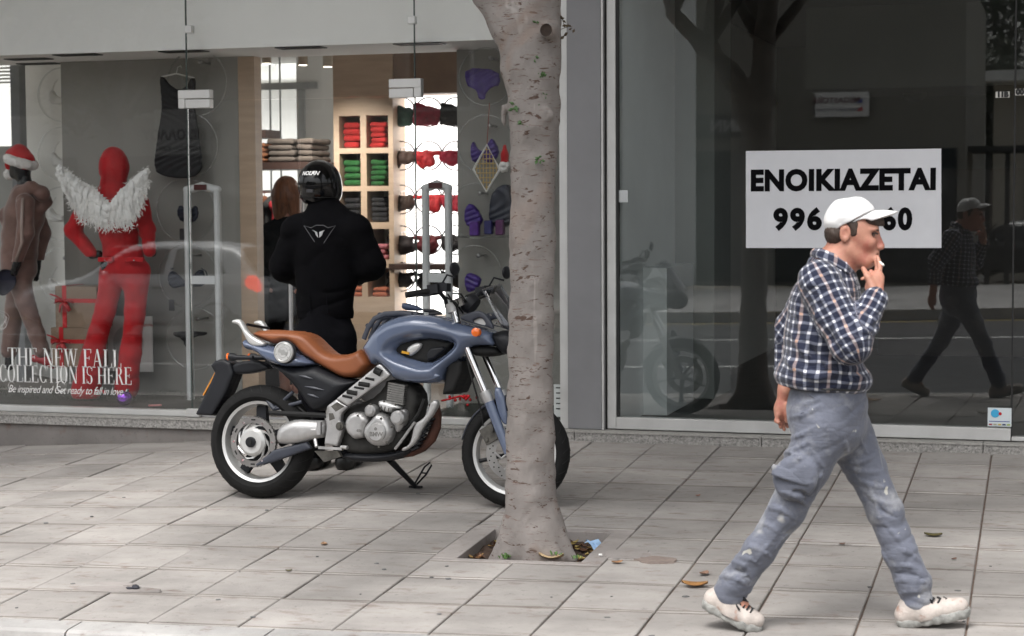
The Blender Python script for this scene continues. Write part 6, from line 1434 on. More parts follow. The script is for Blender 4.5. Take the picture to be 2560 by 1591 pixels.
def santa(label, pts, bandp, pom, rr, Y, zf_):
    t = thing('santa_hat', label, 'hat', tuple(pv(zf_, *bandp[0], Y)))
    s = SDF(np.min([pq(zf_, *p[:2], Y) for p in pts], 0)-.2, np.max([pq(zf_, *p[:2], Y) for p in pts], 0)+.2, .007); s.chain([pq(zf_, p[0], p[1], Y) for p in pts], [p[2] for p in pts], .03); s.build('cone', M_red, t)
    s = SDF(np.min([pq(zf_, *p, Y) for p in bandp], 0)-.2, np.max([pq(zf_, *p, Y) for p in bandp], 0)+.2, .006); n = 14; A, B = pq(zf_, *bandp[0], Y), pq(zf_, *bandp[1], Y); c = (A+B)/2; ax = (B-A)/2
    P = [c+ax*math.cos(2*math.pi*k/n)+nv(0, np.linalg.norm(ax)*.95*math.sin(2*math.pi*k/n), 0) for k in range(n+1)]; s.chain(P, [rr]*(n+1), .01); s.dispn(lambda Q: .012*(vnoise(Q, (70, 70, 70))-.5)); s.build('fur_band', M_fur, t)
    s = SDF(pq(zf_, *pom[:2], Y)-.12, pq(zf_, *pom[:2], Y)+.12, .006); s.ell(pq(zf_, pom[0], pom[1], Y), (pom[2],)*3); s.dispn(lambda Q: .014*(vnoise(Q, (70, 70, 70))-.5)); s.build('pompom', M_fur, t); return t
santa('red and white Santa hat on the brown tracksuit mannequin', [(215, 230, .085), (170, 170, .075), (110, 175, .045), (85, 260, .028), (88, 320, .02)], [(90, 200), (285, 265)], (85, 345, .043), .036, Y2, zLM)
hb = SDF(c1_(60, 1310)-.2, c1_(60, 1310)+.2, .008); hb.ell(c1_(50, 1300, -.2), (.085, .06, .085), .01); hb.ell(c1_(20, 1380, -.2), (.05, .05, .05), .04); bg_ = hb.build('bag', mat('navy_velour', (.012, .012, .03), rough=.8)); tag(bg_, 'dark round bag held by the brown tracksuit mannequin', 'bag')
# ---- gift boxes with red ribbon
M_box = mat('brown_card', (.26, .19, .135), rough=.4, metal=.2, var=.08); M_rib = mat('red_ribbon', (.5, .01, .015), rough=.35, var=.1)
def gift(x0, y0, x1, y1, vx, hy, label, Y=.50, dp=.26):
    A, B = pv(zL2, x0, y1, Y), pv(zL2, x1, y0, Y); t = thing('gift_box', label, 'gift box', ((A.x+B.x)/2, Y+dp/2, A.z))
    MB().box((A.x, Y, A.z), (B.x, Y+dp, B.z), .004).build('box', M_box, t); V0 = pv(zL2, vx, hy, Y)
    MB().box((V0.x-.03, Y-.004, A.z), (V0.x+.005, Y-.001, B.z+.003)).box((V0.x-.03, Y-.003, B.z+.001), (V0.x+.005, Y+dp, B.z+.004)).box((A.x, Y-.0045, V0.z-.012), (B.x, Y-.0015, V0.z+.018)).build('ribbon', M_rib, t)
    b = MB()
    for dx, dz, L_ in ((-.11, .05, 1), (.09, -.01, .9), (-.10, -.02, .7), (.06, -.09, .8), (-.05, -.10, .8)):
        e = V0+Vector((dx*L_, -.03, dz*L_)); m_ = V0.lerp(e, .5)+Vector((0, -.03, .012)); b.tube([V0+Vector((0, -.01, 0)), m_, e], [.008, .022, .018], 6, flat=.35)
    b.ball(V0+Vector((0, -.014, 0)), .018, 8); b.build('bow', M_rib, t, smooth=True); return t
gift(362, 460, 630, 728, 430, 555, 'upper brown gift box with a red ribbon bow behind the red trousers'); gift(335, 732, 600, 985, 410, 820, 'lower brown gift box with a red ribbon, under another box')
# ---- white card with a printed rosette
A, B = pv(zL2, 672, 1010, .74), pv(zL2, 990, 655, .74); t = thing('display_card', 'white card printed with a black line rosette beside the red trousers', 'display card', ((A.x+B.x)/2, .74, A.z))
MB().box((A.x, .735, A.z), (B.x, .75, B.z)).build('board', mat('white_card', (.72, .72, .70), rough=.6, var=.02), t); b = MB(); cc = Vector(((A.x*.47+B.x*.53), .733, (A.z*.48+B.z*.52)))
for k in range(64):
    a = 2*math.pi*k/64; d = Vector((math.cos(a), 0, math.sin(a))); n = Vector((-d.z, 0, d.x))*.0012; r0, r1 = .05, .13
    b.add([cc+d*r0-n, cc+d*r0+n, cc+d*r1+n*1.5, cc+d*r1-n*1.5], [(0, 1, 2, 3)])
b.build('rosette', mat('black_ink', (.02, .02, .02), rough=.7), t, fix=False)
me = text_mesh('Magnolias', .028, shear=.2); place_text(me, pv(zL2, 955, 712, .733), (1, 0, 0), (0, 0, 1)); link('lettering', me, M_rib, t)
# ---- bauble, garland, red bows on the floor
c = pv(zL2, 812, 1188, .14); t = thing('bauble', 'shiny purple bauble on the display floor behind the window lettering', 'bauble', (c.x, .14, c.z-.055)); MB().ball(c, .055, 24).build('ball', mat('purple_chrome', (.28, .08, .60), rough=.12, metal=.9, var=.05), t, smooth=True); MB().tube([c+Vector((.02, 0, .05)), c+Vector((.028, 0, .065))], .012, 10).build('cap', M_chr, t)
def garland(x0, x1, z0, seed, y0=.10, n=2600):
    r = random.Random(seed); b = MB()
    for k in range(n):
        x = r.uniform(x0, x1); h = .05+.035*math.sin(x*5+seed)+.02*math.sin(x*13); y = y0+.12*r.random(); z = z0+h*r.random()**.7; a = r.uniform(0, 6.28); d = Vector((math.cos(a), r.uniform(-.6, .6), math.sin(a)*.6+.3)).normalized()*r.uniform(.015, .035); n_ = Vector((-d.z, .3, d.x)).normalized()*.0022; p = Vector((x, y, z)); b.add([p-n_, p+n_, p+d], [(0, 1, 2)])
    return b.build('garland', mat('fir_green', (.012, .03, .014), rough=.7, var=.4, scale=20), fix=False)
tag(garland(-7.9, -5.83, FLZ, 1, .30), kind='stuff'); tag(garland(-4.05, -3.1, FLZ, 2, .12, 1300), kind='stuff')
rb = random.Random(4)
for i, (x, y, lab) in enumerate(((540, 1180, 'red ribbon loop on the display floor under the window lettering'), (640, 1175, 'red ribbon curl on the display floor left of the purple bauble'))):
    p = pv(zL2, x, y, .2); b = MB(); b.tube([p+Vector((.05*math.cos(a*.9), .02*math.sin(a), .02+.02*math.sin(a*1.3))) for a in np.linspace(0, 5, 12)], .010, 6, flat=.2); tag(b.build('ribbon', M_rib, smooth=True), lab, 'ribbon')
p = pv(zL2, 1010, 1238, .09); tag(MB().tube([p+Vector((-.05, 0, 0)), p+Vector((.05, 0, .006))], .007, 8).build('ribbon', mat('striped_red', (.6, .25, .25), rough=.5)), 'small red and white roll on the display floor by the door', 'ribbon')
p = pv(zL2, 290, 1120, .30); 
# red lights ornament seen past the bike
t = thing('ornament', 'glowing red ornament in green garland behind the motorcycle fork', 'ornament', tuple(at(1170, 1010, .12))); b = MB(); rr = random.Random(2); c = at(1172, 992, .15)
for k in range(14): b.ball(c+Vector((rr.gauss(0, .045), rr.gauss(0, .012), rr.gauss(0, .016))), .012, 8)
b.tube([c+Vector((-.20, 0, -.035)), c+Vector((-.14, 0, -.02)), c+Vector((-.06, 0, .002)), c], .008, 6); b.build('beads', mat('red_foil', (.75, .02, .03), rough=.12, metal=.7), t, smooth=True)
# ---- round acrylic hoops with garments
M_acr = glass('acrylic', (.97, .98, .98), k=3.0); M_peg = mat('steel_peg', (.4, .4, .4), rough=.3, metal=.9)
def hoop(z_, x, y, r, Y, label, group, peg=True, wall=.86):
    c = pv(z_, x, y, Y); t = thing('hoop', label, 'display hoop', tuple(c-Vector((0, 0, r))), group=group)
    MB().lathe([(r-.007, -.010), (r, -.010), (r, .010), (r-.007, .010)], c, (0, 1, 0), 56, closed=True).build('ring', M_acr, t, smooth=True)
    if peg: MB().tube([c+Vector((.03, 0, r*.62)), c+Vector((.03, wall-Y, r*.62))], .008, 10).disc(c+Vector((.03, -.005, r*.62)), (0, 1, 0), .016, .012, 14).build('peg', M_peg, t, smooth=True)
    return t
g1 = 'acrylic hoops on the display panels'
hoop(zL1, 1330, 560, .245, .70, 'top acrylic hoop round the black slip dress', g1); hoop(zL1, 1270, 985, .245, .70, 'second acrylic hoop behind the lower part of the black slip dress', g1); hoop(zL1, 1255, 1420, .24, .70, 'acrylic hoop with the small navy top', g1); hoop(zL2, 1225, 390, .24, .70, 'acrylic hoop with the navy bra', g1); hoop(zL2, 1270, 800, .235, .70, 'lowest acrylic hoop with the black thong', g1)
hoop(zT1, 420, 690, .205, .70, 'top acrylic hoop with the violet briefs', g1); hoop(zT1, 410, 1300, .21, .70, 'acrylic hoop with the violet bra and lattice kite', g1); hoop(zI1, 1860, 1410, .20, .70, 'acrylic hoop with the folded navy goods', g1); hoop(zI2, 1850, 640, .20, .70, 'lowest acrylic hoop behind the handlebar', g1)
hoop(zL1, 420, 640, .22, 1.55, 'top acrylic hoop on the white side wall', g1, wall=1.72); hoop(zL1, 420, 1040, .22, 1.55, 'second acrylic hoop on the white side wall', g1, wall=1.72); hoop(zLM, 560, 700, .22, 1.55, 'third acrylic hoop on the white side wall', g1, wall=1.72); hoop(zLM, 560, 1250, .22, 1.55, 'lowest acrylic hoop on the white side wall', g1, wall=1.72)
def garment(name, label, cat, poly, z_, Y, th, m, group=None, holes=(), straps=(), parent=None, folds=.004):
    """soft flat cloth cut to an outline"""
    P = [at(*z_(x, y), Y) for x, y in poly]; c = Vector((sum(p.x for p in P)/len(P), Y, min(p.z for p in P)))
    t = thing(name, label, cat, tuple(c), group=group)
    loc = [(p.x-c.x, p.z-c.z) for p in P]; H = [[(at(*z_(x, y), Y).x-c.x, at(*z_(x, y), Y).z-c.z) for x, y in h] for h in holes]
    sd_ = abs(hash(label)) % 50 if False else len(label)
    pillow('cloth', loc, th, .02, 0, m, t, .006, holes=H, rnd=1, floor=.3, ridge=lambda X, Z, d: folds*np.sin(60*X+20*np.sin(9*Z+sd_)))
    for s_ in straps: MB().tube([Vector(at(*z_(x, y), Y)) for x, y in s_], .004, 6).build('strap', m, t, smooth=True)
    return t
M_lace2 = mat('black_lace', (.012, .012, .014), rough=.7, var=.4, scale=50, bump=.4, bscale=120); M_nav = mat('navy_satin', (.012, .016, .032), rough=.5, var=.2); M_vio = mat('violet_satin', (.055, .025, .20), rough=.45, var=.25, scale=14); M_wht = mat('white_satin', (.72, .72, .70), rough=.5, var=.05)
garment('slip_dress', 'sheer black lace slip dress hanging by the left door hinge', 'dress', [(1075, 520), (1105, 515), (1140, 570), (1215, 615), (1270, 570), (1290, 525), (1320, 530), (1318, 620), (1310, 700), (1335, 850), (1372, 1110), (1340, 1185), (1250, 1210), (1110, 1195), (1036, 1150), (1060, 950), (1095, 740), (1090, 650)], zL1, .68, .014, M_lace2)
b = MB().tube([pv(zL1, 1090, 520, .68), pv(zL1, 1190, 498, .68), pv(zL1, 1310, 528, .68)], .006, 8).tube([pv(zL1, 1190, 498, .68), pv(zL1, 1200, 455, .68), pv(zL1, 1220, 445, .68), pv(zL1, 1225, 460, .68)], .003, 6); tag(b.build('hanger', M_wht, smooth=True), 'pale hanger holding the black slip dress', 'hanger')
garment('camisole', 'small navy top on the left display panel', 'top', [(1205, 1392), (1225, 1385), (1250, 1410), (1290, 1410), (1315, 1385), (1335, 1400), (1340, 1460), (1310, 1505), (1230, 1505), (1195, 1450)], zL1, .68, .018, M_nav)
garment('bra', 'navy bra on the left display panel', 'bra', [(1090, 410), (1115, 350), (1160, 380), (1205, 425), (1255, 430), (1260, 385), (1310, 340), (1335, 390), (1335, 460), (1255, 465), (1200, 460), (1120, 478)], zL2, .68, .026, M_nav, straps=([(1115, 350), (1110, 345), (1130, 345)], [(1310, 340), (1340, 360), (1352, 395)]))
garment('thong', 'black thong low on the left display panel', 'thong', [(1128, 752), (1350, 752), (1350, 778), (1270, 785), (1240, 830), (1222, 862), (1205, 850), (1190, 805), (1128, 778)], zL2, .68, .012, M_lace2)
for i, (x, y, lab) in enumerate(((1190, 120, 'small dark price tag under the navy top'), (1120, 582, 'black price tag with gold print under the navy bra'))):
    c = pv(zL2, x, y, .66); tag(MB().box((c.x-.022, .655, c.z-.042), (c.x+.022, .66, c.z+.042)).build('price_tag', mat('tag_dark', (.03, .03, .035), rough=.4)), lab, 'tag')
garment('briefs', 'violet high waist briefs on the right display panel', 'briefs', [(218, 606), (530, 628), (545, 770), (470, 785), (412, 840), (408, 900), (350, 900), (330, 820), (300, 800), (235, 770)], zT1, .66, .014, M_vio)
garment('bra', 'violet bra behind the lattice kite', 'bra', [(270, 1360), (300, 1255), (330, 1330), (385, 1370), (440, 1280), (470, 1235), (535, 1350), (510, 1440), (440, 1475), (380, 1430), (300, 1480)], zT1, .68, .03, M_vio)
garment('bra', 'violet bra hanging beside the navy goods', 'bra', [(1770, 1390), (1820, 1340), (1890, 1420), (1920, 1500), (1840, 1560), (1770, 1510)], zI1, .68, .03, M_vio)
garment('bra', 'violet bra behind the windscreen of the motorcycle', 'bra', [(1765, 690), (1800, 630), (1880, 660), (1905, 700), (1870, 770), (1790, 800)], zI2, .68, .03, M_vio)
garment('navy_blouse', 'dark navy top with folded packs beside the tree trunk', 'top', [(1980, 1300), (2020, 1230), (2100, 1190), (2160, 1250), (2170, 1500), (2050, 1560), (1960, 1500)], zI1, .55, .05, M_nav)
for i, (x, y, w, h_, col, lab) in enumerate(((1850, 290, 70, 110, (.09, .03, .22), 'purple pack on the shelf by the tree trunk'), (1960, 280, 60, 110, (.03, .03, .12), 'blue pack on the shelf by the tree trunk'), (2050, 280, 60, 120, (.10, .03, .10), 'plum pack on the shelf by the tree trunk'))):
    A, B = pv(zI2, x-w/2, y+h_/2, .5), pv(zI2, x+w/2, y-h_/2, .5); tag(MB().box((A.x, .47, A.z), (B.x, .53, B.z), .006).build('goods_pack', mat('pack%d' % i, col, rough=.4, var=.3, scale=30)), lab, 'pack')
A, B = pv(zI2, 1740, 345, .5), pv(zI2, 2260, 338, .5); tag(MB().box((A.x, .40, A.z-.012), (B.x, .66, A.z)).build('glass_shelf', M_acr), 'clear shelf under the coloured packs by the tree', 'shelf')
# lattice kite
Yk = .52; kp = [pv(zI1, *q, Yk) for q in ((1945, 890), (2045, 1085), (1940, 1260), (1838, 1085))]; t = thing('lattice_kite', 'white framed diamond lattice hanging in the right display', 'ornament', tuple(kp[2]))
MB().tube(kp, .010, 6, closed=True).build('frame', M_wht, t)
b = MB()
def kin(x, z):
    A, B, Cc, D_ = kp
    if z > B.z: f = (z-B.z)/(A.z-B.z)
    else: f = (B.z-z)/(B.z-Cc.z)
    return f
for k in range(9):
    z = kp[2].z+(kp[0].z-kp[2].z)*(k+1)/10; f = max(0, 1-kin(0, z)); cx = kp[0].x; hw = (kp[1].x-kp[3].x)/2*f; b.tube([(cx-hw, Yk, z), (cx+hw, Yk, z)], .0035, 5)
for k in range(7):
    x = kp[3].x+(kp[1].x-kp[3].x)*(k+1)/8; f = 1-abs(x-kp[0].x)/((kp[1].x-kp[3].x)/2); b.tube([(x, Yk, kp[1].z+(kp[0].z-kp[1].z)*f), (x, Yk, kp[1].z-(kp[1].z-kp[2].z)*f)], .0035, 5)
b.build('lattice', mat('tan_cane', (.5, .36, .14), rough=.6), t); MB().tube([kp[0], pv(zI1, 1965, 560, Yk)], .003, 5).build('cord', mat('red_cord', (.25, .06, .04), rough=.8), t)
santa('little Santa hat hanging next to the tree trunk', [(2085, 900, .012), (2085, 970, .022), (2085, 1030, .03)], [(2068, 1050), (2100, 1050)], (2078, 1075, .03), .02, .5, zI1)
for i, (z_, x, y, lab) in enumerate(((zL1, 380, 650, 'white bra in the top hoop of the side wall'), (zLM, 520, 200, 'white bra in the second hoop of the side wall'), (zLM, 490, 700, 'white bra in the third hoop of the side wall'), (zLM, 500, 1330, 'white bra in the lowest hoop of the side wall'))):
    s = 1. if z_ is zL1 else 1.33
    garment('bra', lab, 'bra', [(x-45*s, y-30*s), (x-25*s, y-45*s), (x+5*s, y), (x+40*s, y+10*s), (x+75*s, y+15*s), (x+70*s, y+55*s), (x+10*s, y+60*s), (x-40*s, y+50*s)], z_, 1.53, .03, M_wht, straps=([(x-25*s, y-45*s), (x-10*s, y-90*s), (x+10*s, y-110*s)],))
# ---- anti-theft gates at the doors
def gate(x0, x1, yt, yb, Y, label, z0=-.094):
    A, B = at(x0, yt, Y), at(x1, yt, Y); t = thing('security_gate', label, 'security gate', ((A.x+B.x)/2, Y, z0), group='white anti-theft gates by the shop doors'); m = mat('pale_grey_plastic', (.60, .62, .63), rough=.45, var=.04)
    w = .045; zb_ = at(x0, yb, Y).z
    MB().box((A.x, Y-.03, z0), (A.x+w, Y+.03, A.z-.03), .012).build('post', m, t); MB().box((B.x-w, Y-.03, z0), (B.x, Y+.03, A.z-.03), .012).build('post', m, t)
    s = SDF((A.x-.05, Y-.06, A.z-.12), (B.x+.05, Y+.06, A.z+.06), .006); s.chain([nv(A.x+.02, Y, A.z-.05), nv((A.x+B.x)/2, Y, A.z-.022), nv(B.x-.02, Y, A.z-.05)], [.030]*3, .01); s.build('top_bar', m, t)
    MB().box((A.x+w+.001, Y-.02, zb_-.03), (B.x-w-.001, Y+.02, zb_+.03)).build('cross_bar', m, t); MB().box(((A.x+B.x)/2-.05, Y-.037, A.z-.05), ((A.x+B.x)/2+.05, Y-.026, A.z-.01)).build('lamp_window', mat('dark_red_lens', (.08, .02, .02), rough=.3), t)
gate(461, 550, 459, 700, .60, 'white anti-theft gate left of the glass doors'); gate(1056, 1128, 454, 695, .60, 'white anti-theft gate right of the glass doors')
# ---- folded clothes
def folded(x0, x1, z0, n, h_, Y, dp, col, label, group, jit=.012, seed=0):
    r = random.Random(seed); m = mat('knit_%.3f_%.3f_%.3f' % col, col, rough=.9, var=.2, scale=18, bump=.3, bscale=70)
    for k in range(n):
        a, b2 = x0+r.uniform(0, jit), x1-r.uniform(0, jit*2.5); z = z0+k*h_; s = SDF((a-.02, Y-.02, z-.01), (b2+.02, Y+dp+.02, z+h_+.02), .009); rr = h_*.5
        for yy in np.linspace(Y+rr, Y+dp-rr, max(2, int((dp-2*rr)/(rr*1.2)))): s.cap((a+rr, yy, z+rr), (b2-rr, yy, z+rr), rr*1.02, rr*1.02, .004)
        s.dispn(lambda Q: .010*(vnoise(Q, (14, 14, 22), seed+k)-.5)); o = s.build('folded_garment', m); pos = ['bottom', 'second', 'third', 'fourth', 'fifth', 'sixth'][k] if k < n-1 else 'top'
        tag(o, f'{label}, {pos} of its stack', 'folded clothes', group)
gr_ = 'folded clothes on the wall shelf'
for r_, cset in enumerate((((.33, .014, .013), 4, 5, 'red knit in the upper'), ((.012, .082, .018), 4, 5, 'green knit in the second'), ((.012, .012, .014), 4, 5, 'black knit in the third'), ((.30, .10, .115), 3, 3, 'pink knit in the fourth'), ((.34, .10, .05), 2, 2, 'coral knit in the lowest'))):
    col, n1, n2, nm = cset; row = rows[r_]
    for ci, n in ((0, n1), (1, n2)):
        cx0, cx1 = cols[ci]; hh = (row[1]-row[0])*(.80 if r_ < 3 else .5)/max(n, 3)
        folded(cx0+.006, cx1-.012-.02*ci, row[0]+.001, n, hh, ys+.05, .30, col, f'{nm} {"left" if ci == 0 else "right"} niche', gr_, seed=r_*7+ci)
# trousers pile on the table by the back window
tY = 2.6; z0 = at(700, 404+2, tY).z; xa, xb = at(631, 400, tY).x, at(785, 400, tY).x
tb_ = thing('table', 'dark display table behind the motorcyclist under folded trousers', 'table', ((xa+xb)/2, tY+.25, -.09)); dkw = mat('dark_wood', (.05, .03, .025), rough=.4)
MB().box((xa-.6, tY, z0-.06), (xb, tY+.55, z0)).build('tabletop', dkw, tb_)
for (x, y) in ((xa-.55, tY+.04), (xb-.06, tY+.04), (xa-.55, tY+.5), (xb-.06, tY+.5)): MB().box((x, y, -.09), (x+.05, y+.05, z0-.06)).build('leg', dkw, tb_)
MB().box((xa-.5, tY+.03, .62), (xb-.04, tY+.52, .65)).build('shelf', dkw, tb_)
g2_ = 'folded trousers on the display table'
w_ = (xb-xa); folded(xa-.16, xa+w_*.2, z0, 4, .042, tY+.03, .4, (.25, .10, .045), 'rust brown trousers at the left of the table', g2_, seed=61); folded(xa+w_*.21, xa+w_*.68, z0, 4, .050, tY+.02, .42, (.085, .07, .06), 'taupe trousers in the middle of the table', g2_, seed=62); folded(xa+w_*.69, xb-.01, z0, 4, .050, tY+.02, .42, (.075, .06, .05), 'dark taupe trousers at the right of the table', g2_, seed=63)
s = SDF((xa-.2, tY-.1, z0+.15), (xa+.25, tY+.3, z0+.8), .01); 
for k in range(7): s.ell((xa-.03+.02*math.sin(k*2.1), tY+.1, z0+.24+k*.055), (.05, .06, .045), .02)
s.dispn(lambda Q: .02*(vnoise(Q, (30, 30, 30))-.5)); tag(s.build('scarf', mat('magenta_knit', (.35, .01, .08), rough=.9, var=.3, scale=30)), 'magenta knit scarf piled at the left of the back window', 'scarf')
A, B = at(631, 325, tY), at(664, 345, tY); tag(MB().box((A.x-.3, tY, B.z), (B.x, tY+.3, A.z)).build('shelf_box', dkw), 'dark box on top of the rust trousers', 'box')
# hangers with red and brown clothes beneath the table
for i in range(6):
    x = xa+.02+i*.065; c_ = [(.18, .07, .03), (.5, .02, .02), (.16, .06, .03), (.03, .03, .03), (.42, .02, .03), (.02, .02, .02)][i]; zt_ = at(700, 500, tY-.1).z
    t = thing('hung_top', ['rust top on the rail', 'red top on the rail', 'brown top on the rail', 'black top on the rail', 'crimson top on the rail', 'inky black top on the rail'][i]+' beside the woman', 'top', (x, tY-.1, zt_-.45), group='tops hanging on the rail')
    s = SDF((-.06, -.22, 0), (.06, .22, .5), .011); s.chain([(0, -.12, .40), (0, 0, .45), (0, .12, .40)], [.03]*3, .02); s.chain([(0, 0, .42), (0, 0, .08)], [.03, .035], .03, sq=((0, 1, 0), 4)); s.dispn(lambda Q: .012*(vnoise(Q, (18, 18, 9), i)-.5)); s.build('cloth', mat('hung_%.2f' % c_[0], c_, rough=.85, var=.2), t, world=False)
    MB().tube([(0, 0, .47), (0, 0, .50), (0, .02, .515)], .004, 6).build('hanger_hook', M_wood, t, world=False)
x0_ = xa-.1; t = thing('clothes_rail', 'steel clothes rail holding tops beside the woman', 'rail', (xa+.2, tY-.1, -.09)); MB().tube([(xa-.05, tY-.1, zt_+.07), (xa+.5, tY-.1, zt_+.07)], .012, 8).tube([(xa-.05, tY-.1, -.09), (xa-.05, tY-.1, zt_+.07)], .012, 8).tube([(xa+.5, tY-.1, -.09), (xa+.5, tY-.1, zt_+.07)], .012, 8).build('frame', M_peg, t)
# low dark boxes and drawers seen under the rail
A = at(640, 620, 2.2); tag(MB().box((A.x-.5, 2.1, -.09), (A.x+.55, 2.5, at(640, 572, 2.1).z), .01).build('cabinet', mat('dark_cabinet', (.02, .02, .022), rough=.5)), 'low black cabinet inside the shop behind the motorcyclist', 'cabinet')
# ---- lingerie on the lit wall
LW = ys+.14
litg = 'lingerie on the lit wall'; hg = 'chrome hoops on the lit wall'
M_hoopc = mat('chrome_hoop', (.22, .22, .23), rough=.25, metal=.9)
colx = [1265, 1478, 1690]; rowsy = [(zI1, 640, .105), (zI1, 985, .105), (zI1, 1330, .105), (zI2, 390, .10), (zI2, 680, .08)]
items = [[('folded green jumper', (.012, .06, .045)), ('folded crimson jumper', (.30, .02, .05)), ('folded black jumper', (.01, .01, .012))], [('brown briefs', (.07, .04, .03)), ('red briefs', (.42, .015, .02)), ('crimson briefs', (.32, .01, .035))], [('dark brown bra', (.05, .03, .022)), ('scarlet bra', (.5, .015, .02)), ('crimson bra', (.36, .01, .03))], [('black lace briefs', (.02, .012, .012)), ('dark red briefs', (.12, .015, .02)), ('black briefs', (.012, .01, .012))], [('black lace bra', (.015, .012, .014)), ('black satin bra', (.01, .01, .012)), ('black cotton bra', (.014, .014, .014))]]
rl = random.Random(21); ordn = ['top', 'second', 'third', 'fourth', 'lowest']
for r_, (z_, yy, hh) in enumerate(rowsy):
    for c_ in range(3):
        nm, col = items[r_][c_]; c = pv(z_, colx[c_], yy, LW); m = mat('ling_%.3f_%.3f_%.3f' % col, col, rough=.7, var=.3, scale=20)
        t = thing('hoop', f'{ordn[r_]} chrome hoop in the {["left", "middle", "right"][c_]} column of the lit wall', 'display hoop', tuple(c-Vector((0, 0, .16))), group=hg); R0 = .128
        MB().lathe([(R0-.010, -.012), (R0, -.012), (R0, .012), (R0-.010, .012)], c+Vector((0, .03, .01)), (0, 1, 0), 44, closed=True).build('ring', M_hoopc, t, smooth=True)
        w = .125 if r_ == 0 else .12; s = SDF((c.x-w-.05, LW-.10, c.z-.14), (c.x+w+.05, LW+.12, c.z+.14), .008)
        if r_ == 0:
            for k in range(5): s.cap((c.x-w*.85, LW, c.z-.08+k*.036), (c.x+w*(.6+.06*k), LW, c.z-.085+k*.036-.012*k), .026, .024, .006)
        else:
            for k in range(7): s.ell((c.x+rl.uniform(-.085, .085), LW+rl.uniform(-.02, .02), c.z-.015+rl.uniform(-.05, .025)), (.055, .03, .045), .015)
            s.cap((c.x-w*.9, LW, c.z+.03), (c.x+w*.9, LW, c.z+.03), .018, .018, .02)
        s.dispn(lambda Q: .022*(vnoise(Q, (26, 26, 26), r_*3+c_)-.5)); s.build
        o = s.build('lingerie', m); tag(o, f'{nm} in the {["left", "middle", "right"][c_]} column of the lit wall', 'lingerie', litg)
        if r_ > 0:
            for k in range(3): MB().tube([c+Vector((-.03+.03*k, 0, .04)), c+Vector((-.03+.03*k, 0, .075)), c+Vector((-.02+.03*k, .10, .085))], .003, 5).build('hook', M_peg, t)
for yy in (820, 1165): 
    z = pv(zI1, 1400, yy, LW+.1).z; MB().tube([(x0+.01, LW+.12, z), (x1+.3, LW+.12, z)], .008, 8).build('rail', M_peg, lw)
z = pv(zI2, 1400, 235, LW).z; MB().tube([(x0+.01, LW+.12, z), (x1+.3, LW+.12, z)], .008, 8).build('rail', M_peg, lw)
# ---- track spots (lit) and recessed fittings
def spot(x, y, Y, tgt, label, power=40):
    c = at(x, y, Y); t = thing('spot_lamp', label, 'lamp', (c.x, Y, c.z), group='track spots on the shop ceiling'); m = mat('lamp_beige', (.45, .38, .30), rough=.4)
    MB().tube([(c.x, Y, c.z+.07), (c.x, Y, c.z-.055)], [.038, .040], 18).build('body', m, t, smooth=False); MB().tube([(c.x, Y, c.z+.07), (c.x, Y, 2.985)], .008, 8).build('stem', m, t)
    MB().disc((c.x, Y, c.z-.056), (0, 0, 1), .034, .004, 18).build('lens', mat('lit_lens', (1, .9, .75), rough=.4, emis=3.), t)
    L_ = bpy.data.lights.new('spot', 'SPOT'); L_.energy = power; L_.spot_size = math.radians(80); L_.spot_blend = .6; L_.color = (1, .94, .86); L_.shadow_soft_size = .03
    lo_ = bpy.data.objects.new('spot_light', L_); C.objects.link(lo_); lo_.parent = t; d = Vector(tgt)-c; lo_.location = (0, 0, -.075); lo_.rotation_euler = (-d).to_track_quat('Z', 'Y').to_euler()
spot(666, 142, 2.0, (-6.4, 3.0, 1.2), 'left track spot below the shop ceiling', 40); spot(757, 146, 2.0, (-5.7, 3.1, 1.3), 'middle track spot below the shop ceiling'); spot(819, 150, 2.0, (-5.5, 3.1, .9), 'right track spot below the shop ceiling')
for i, (x, y, lab) in enumerate(((143, 129, 'recessed light in the soffit at the far left'), (72, 147, 'recessed light in the soffit by the left window'), (118, 161, 'recessed light deepest in the left soffit'), (418, 121, 'recessed light above the slip dress'), (719, 112, 'recessed light above the left glass door'), (1027, 104, 'recessed light above the right glass door'))):
    c = atz(x, y, 2.505); t = thing('recessed_light', lab, 'lamp', (c.x, c.y, 2.49), group='recessed lights in the soffit'); c.y = min(max(c.y, .26), .92)
    f_ = MB(); f_.box((c.x-.17, c.y-.07, 2.497), (c.x+.17, c.y-.055, 2.504)); f_.box((c.x-.17, c.y+.055, 2.497), (c.x+.17, c.y+.07, 2.504)); f_.box((c.x-.17, c.y-.0545, 2.497), (c.x-.155, c.y+.0545, 2.504)); f_.box((c.x+.155, c.y-.0545, 2.497), (c.x+.17, c.y+.0545, 2.504)); f_.build('frame', mat('frame_dark', (.05, .05, .05), rough=.5), t); MB().box((c.x-.154, c.y-.054, 2.500), (c.x+.154, c.y+.054, 2.5035)).build('recess', M_blk, t)
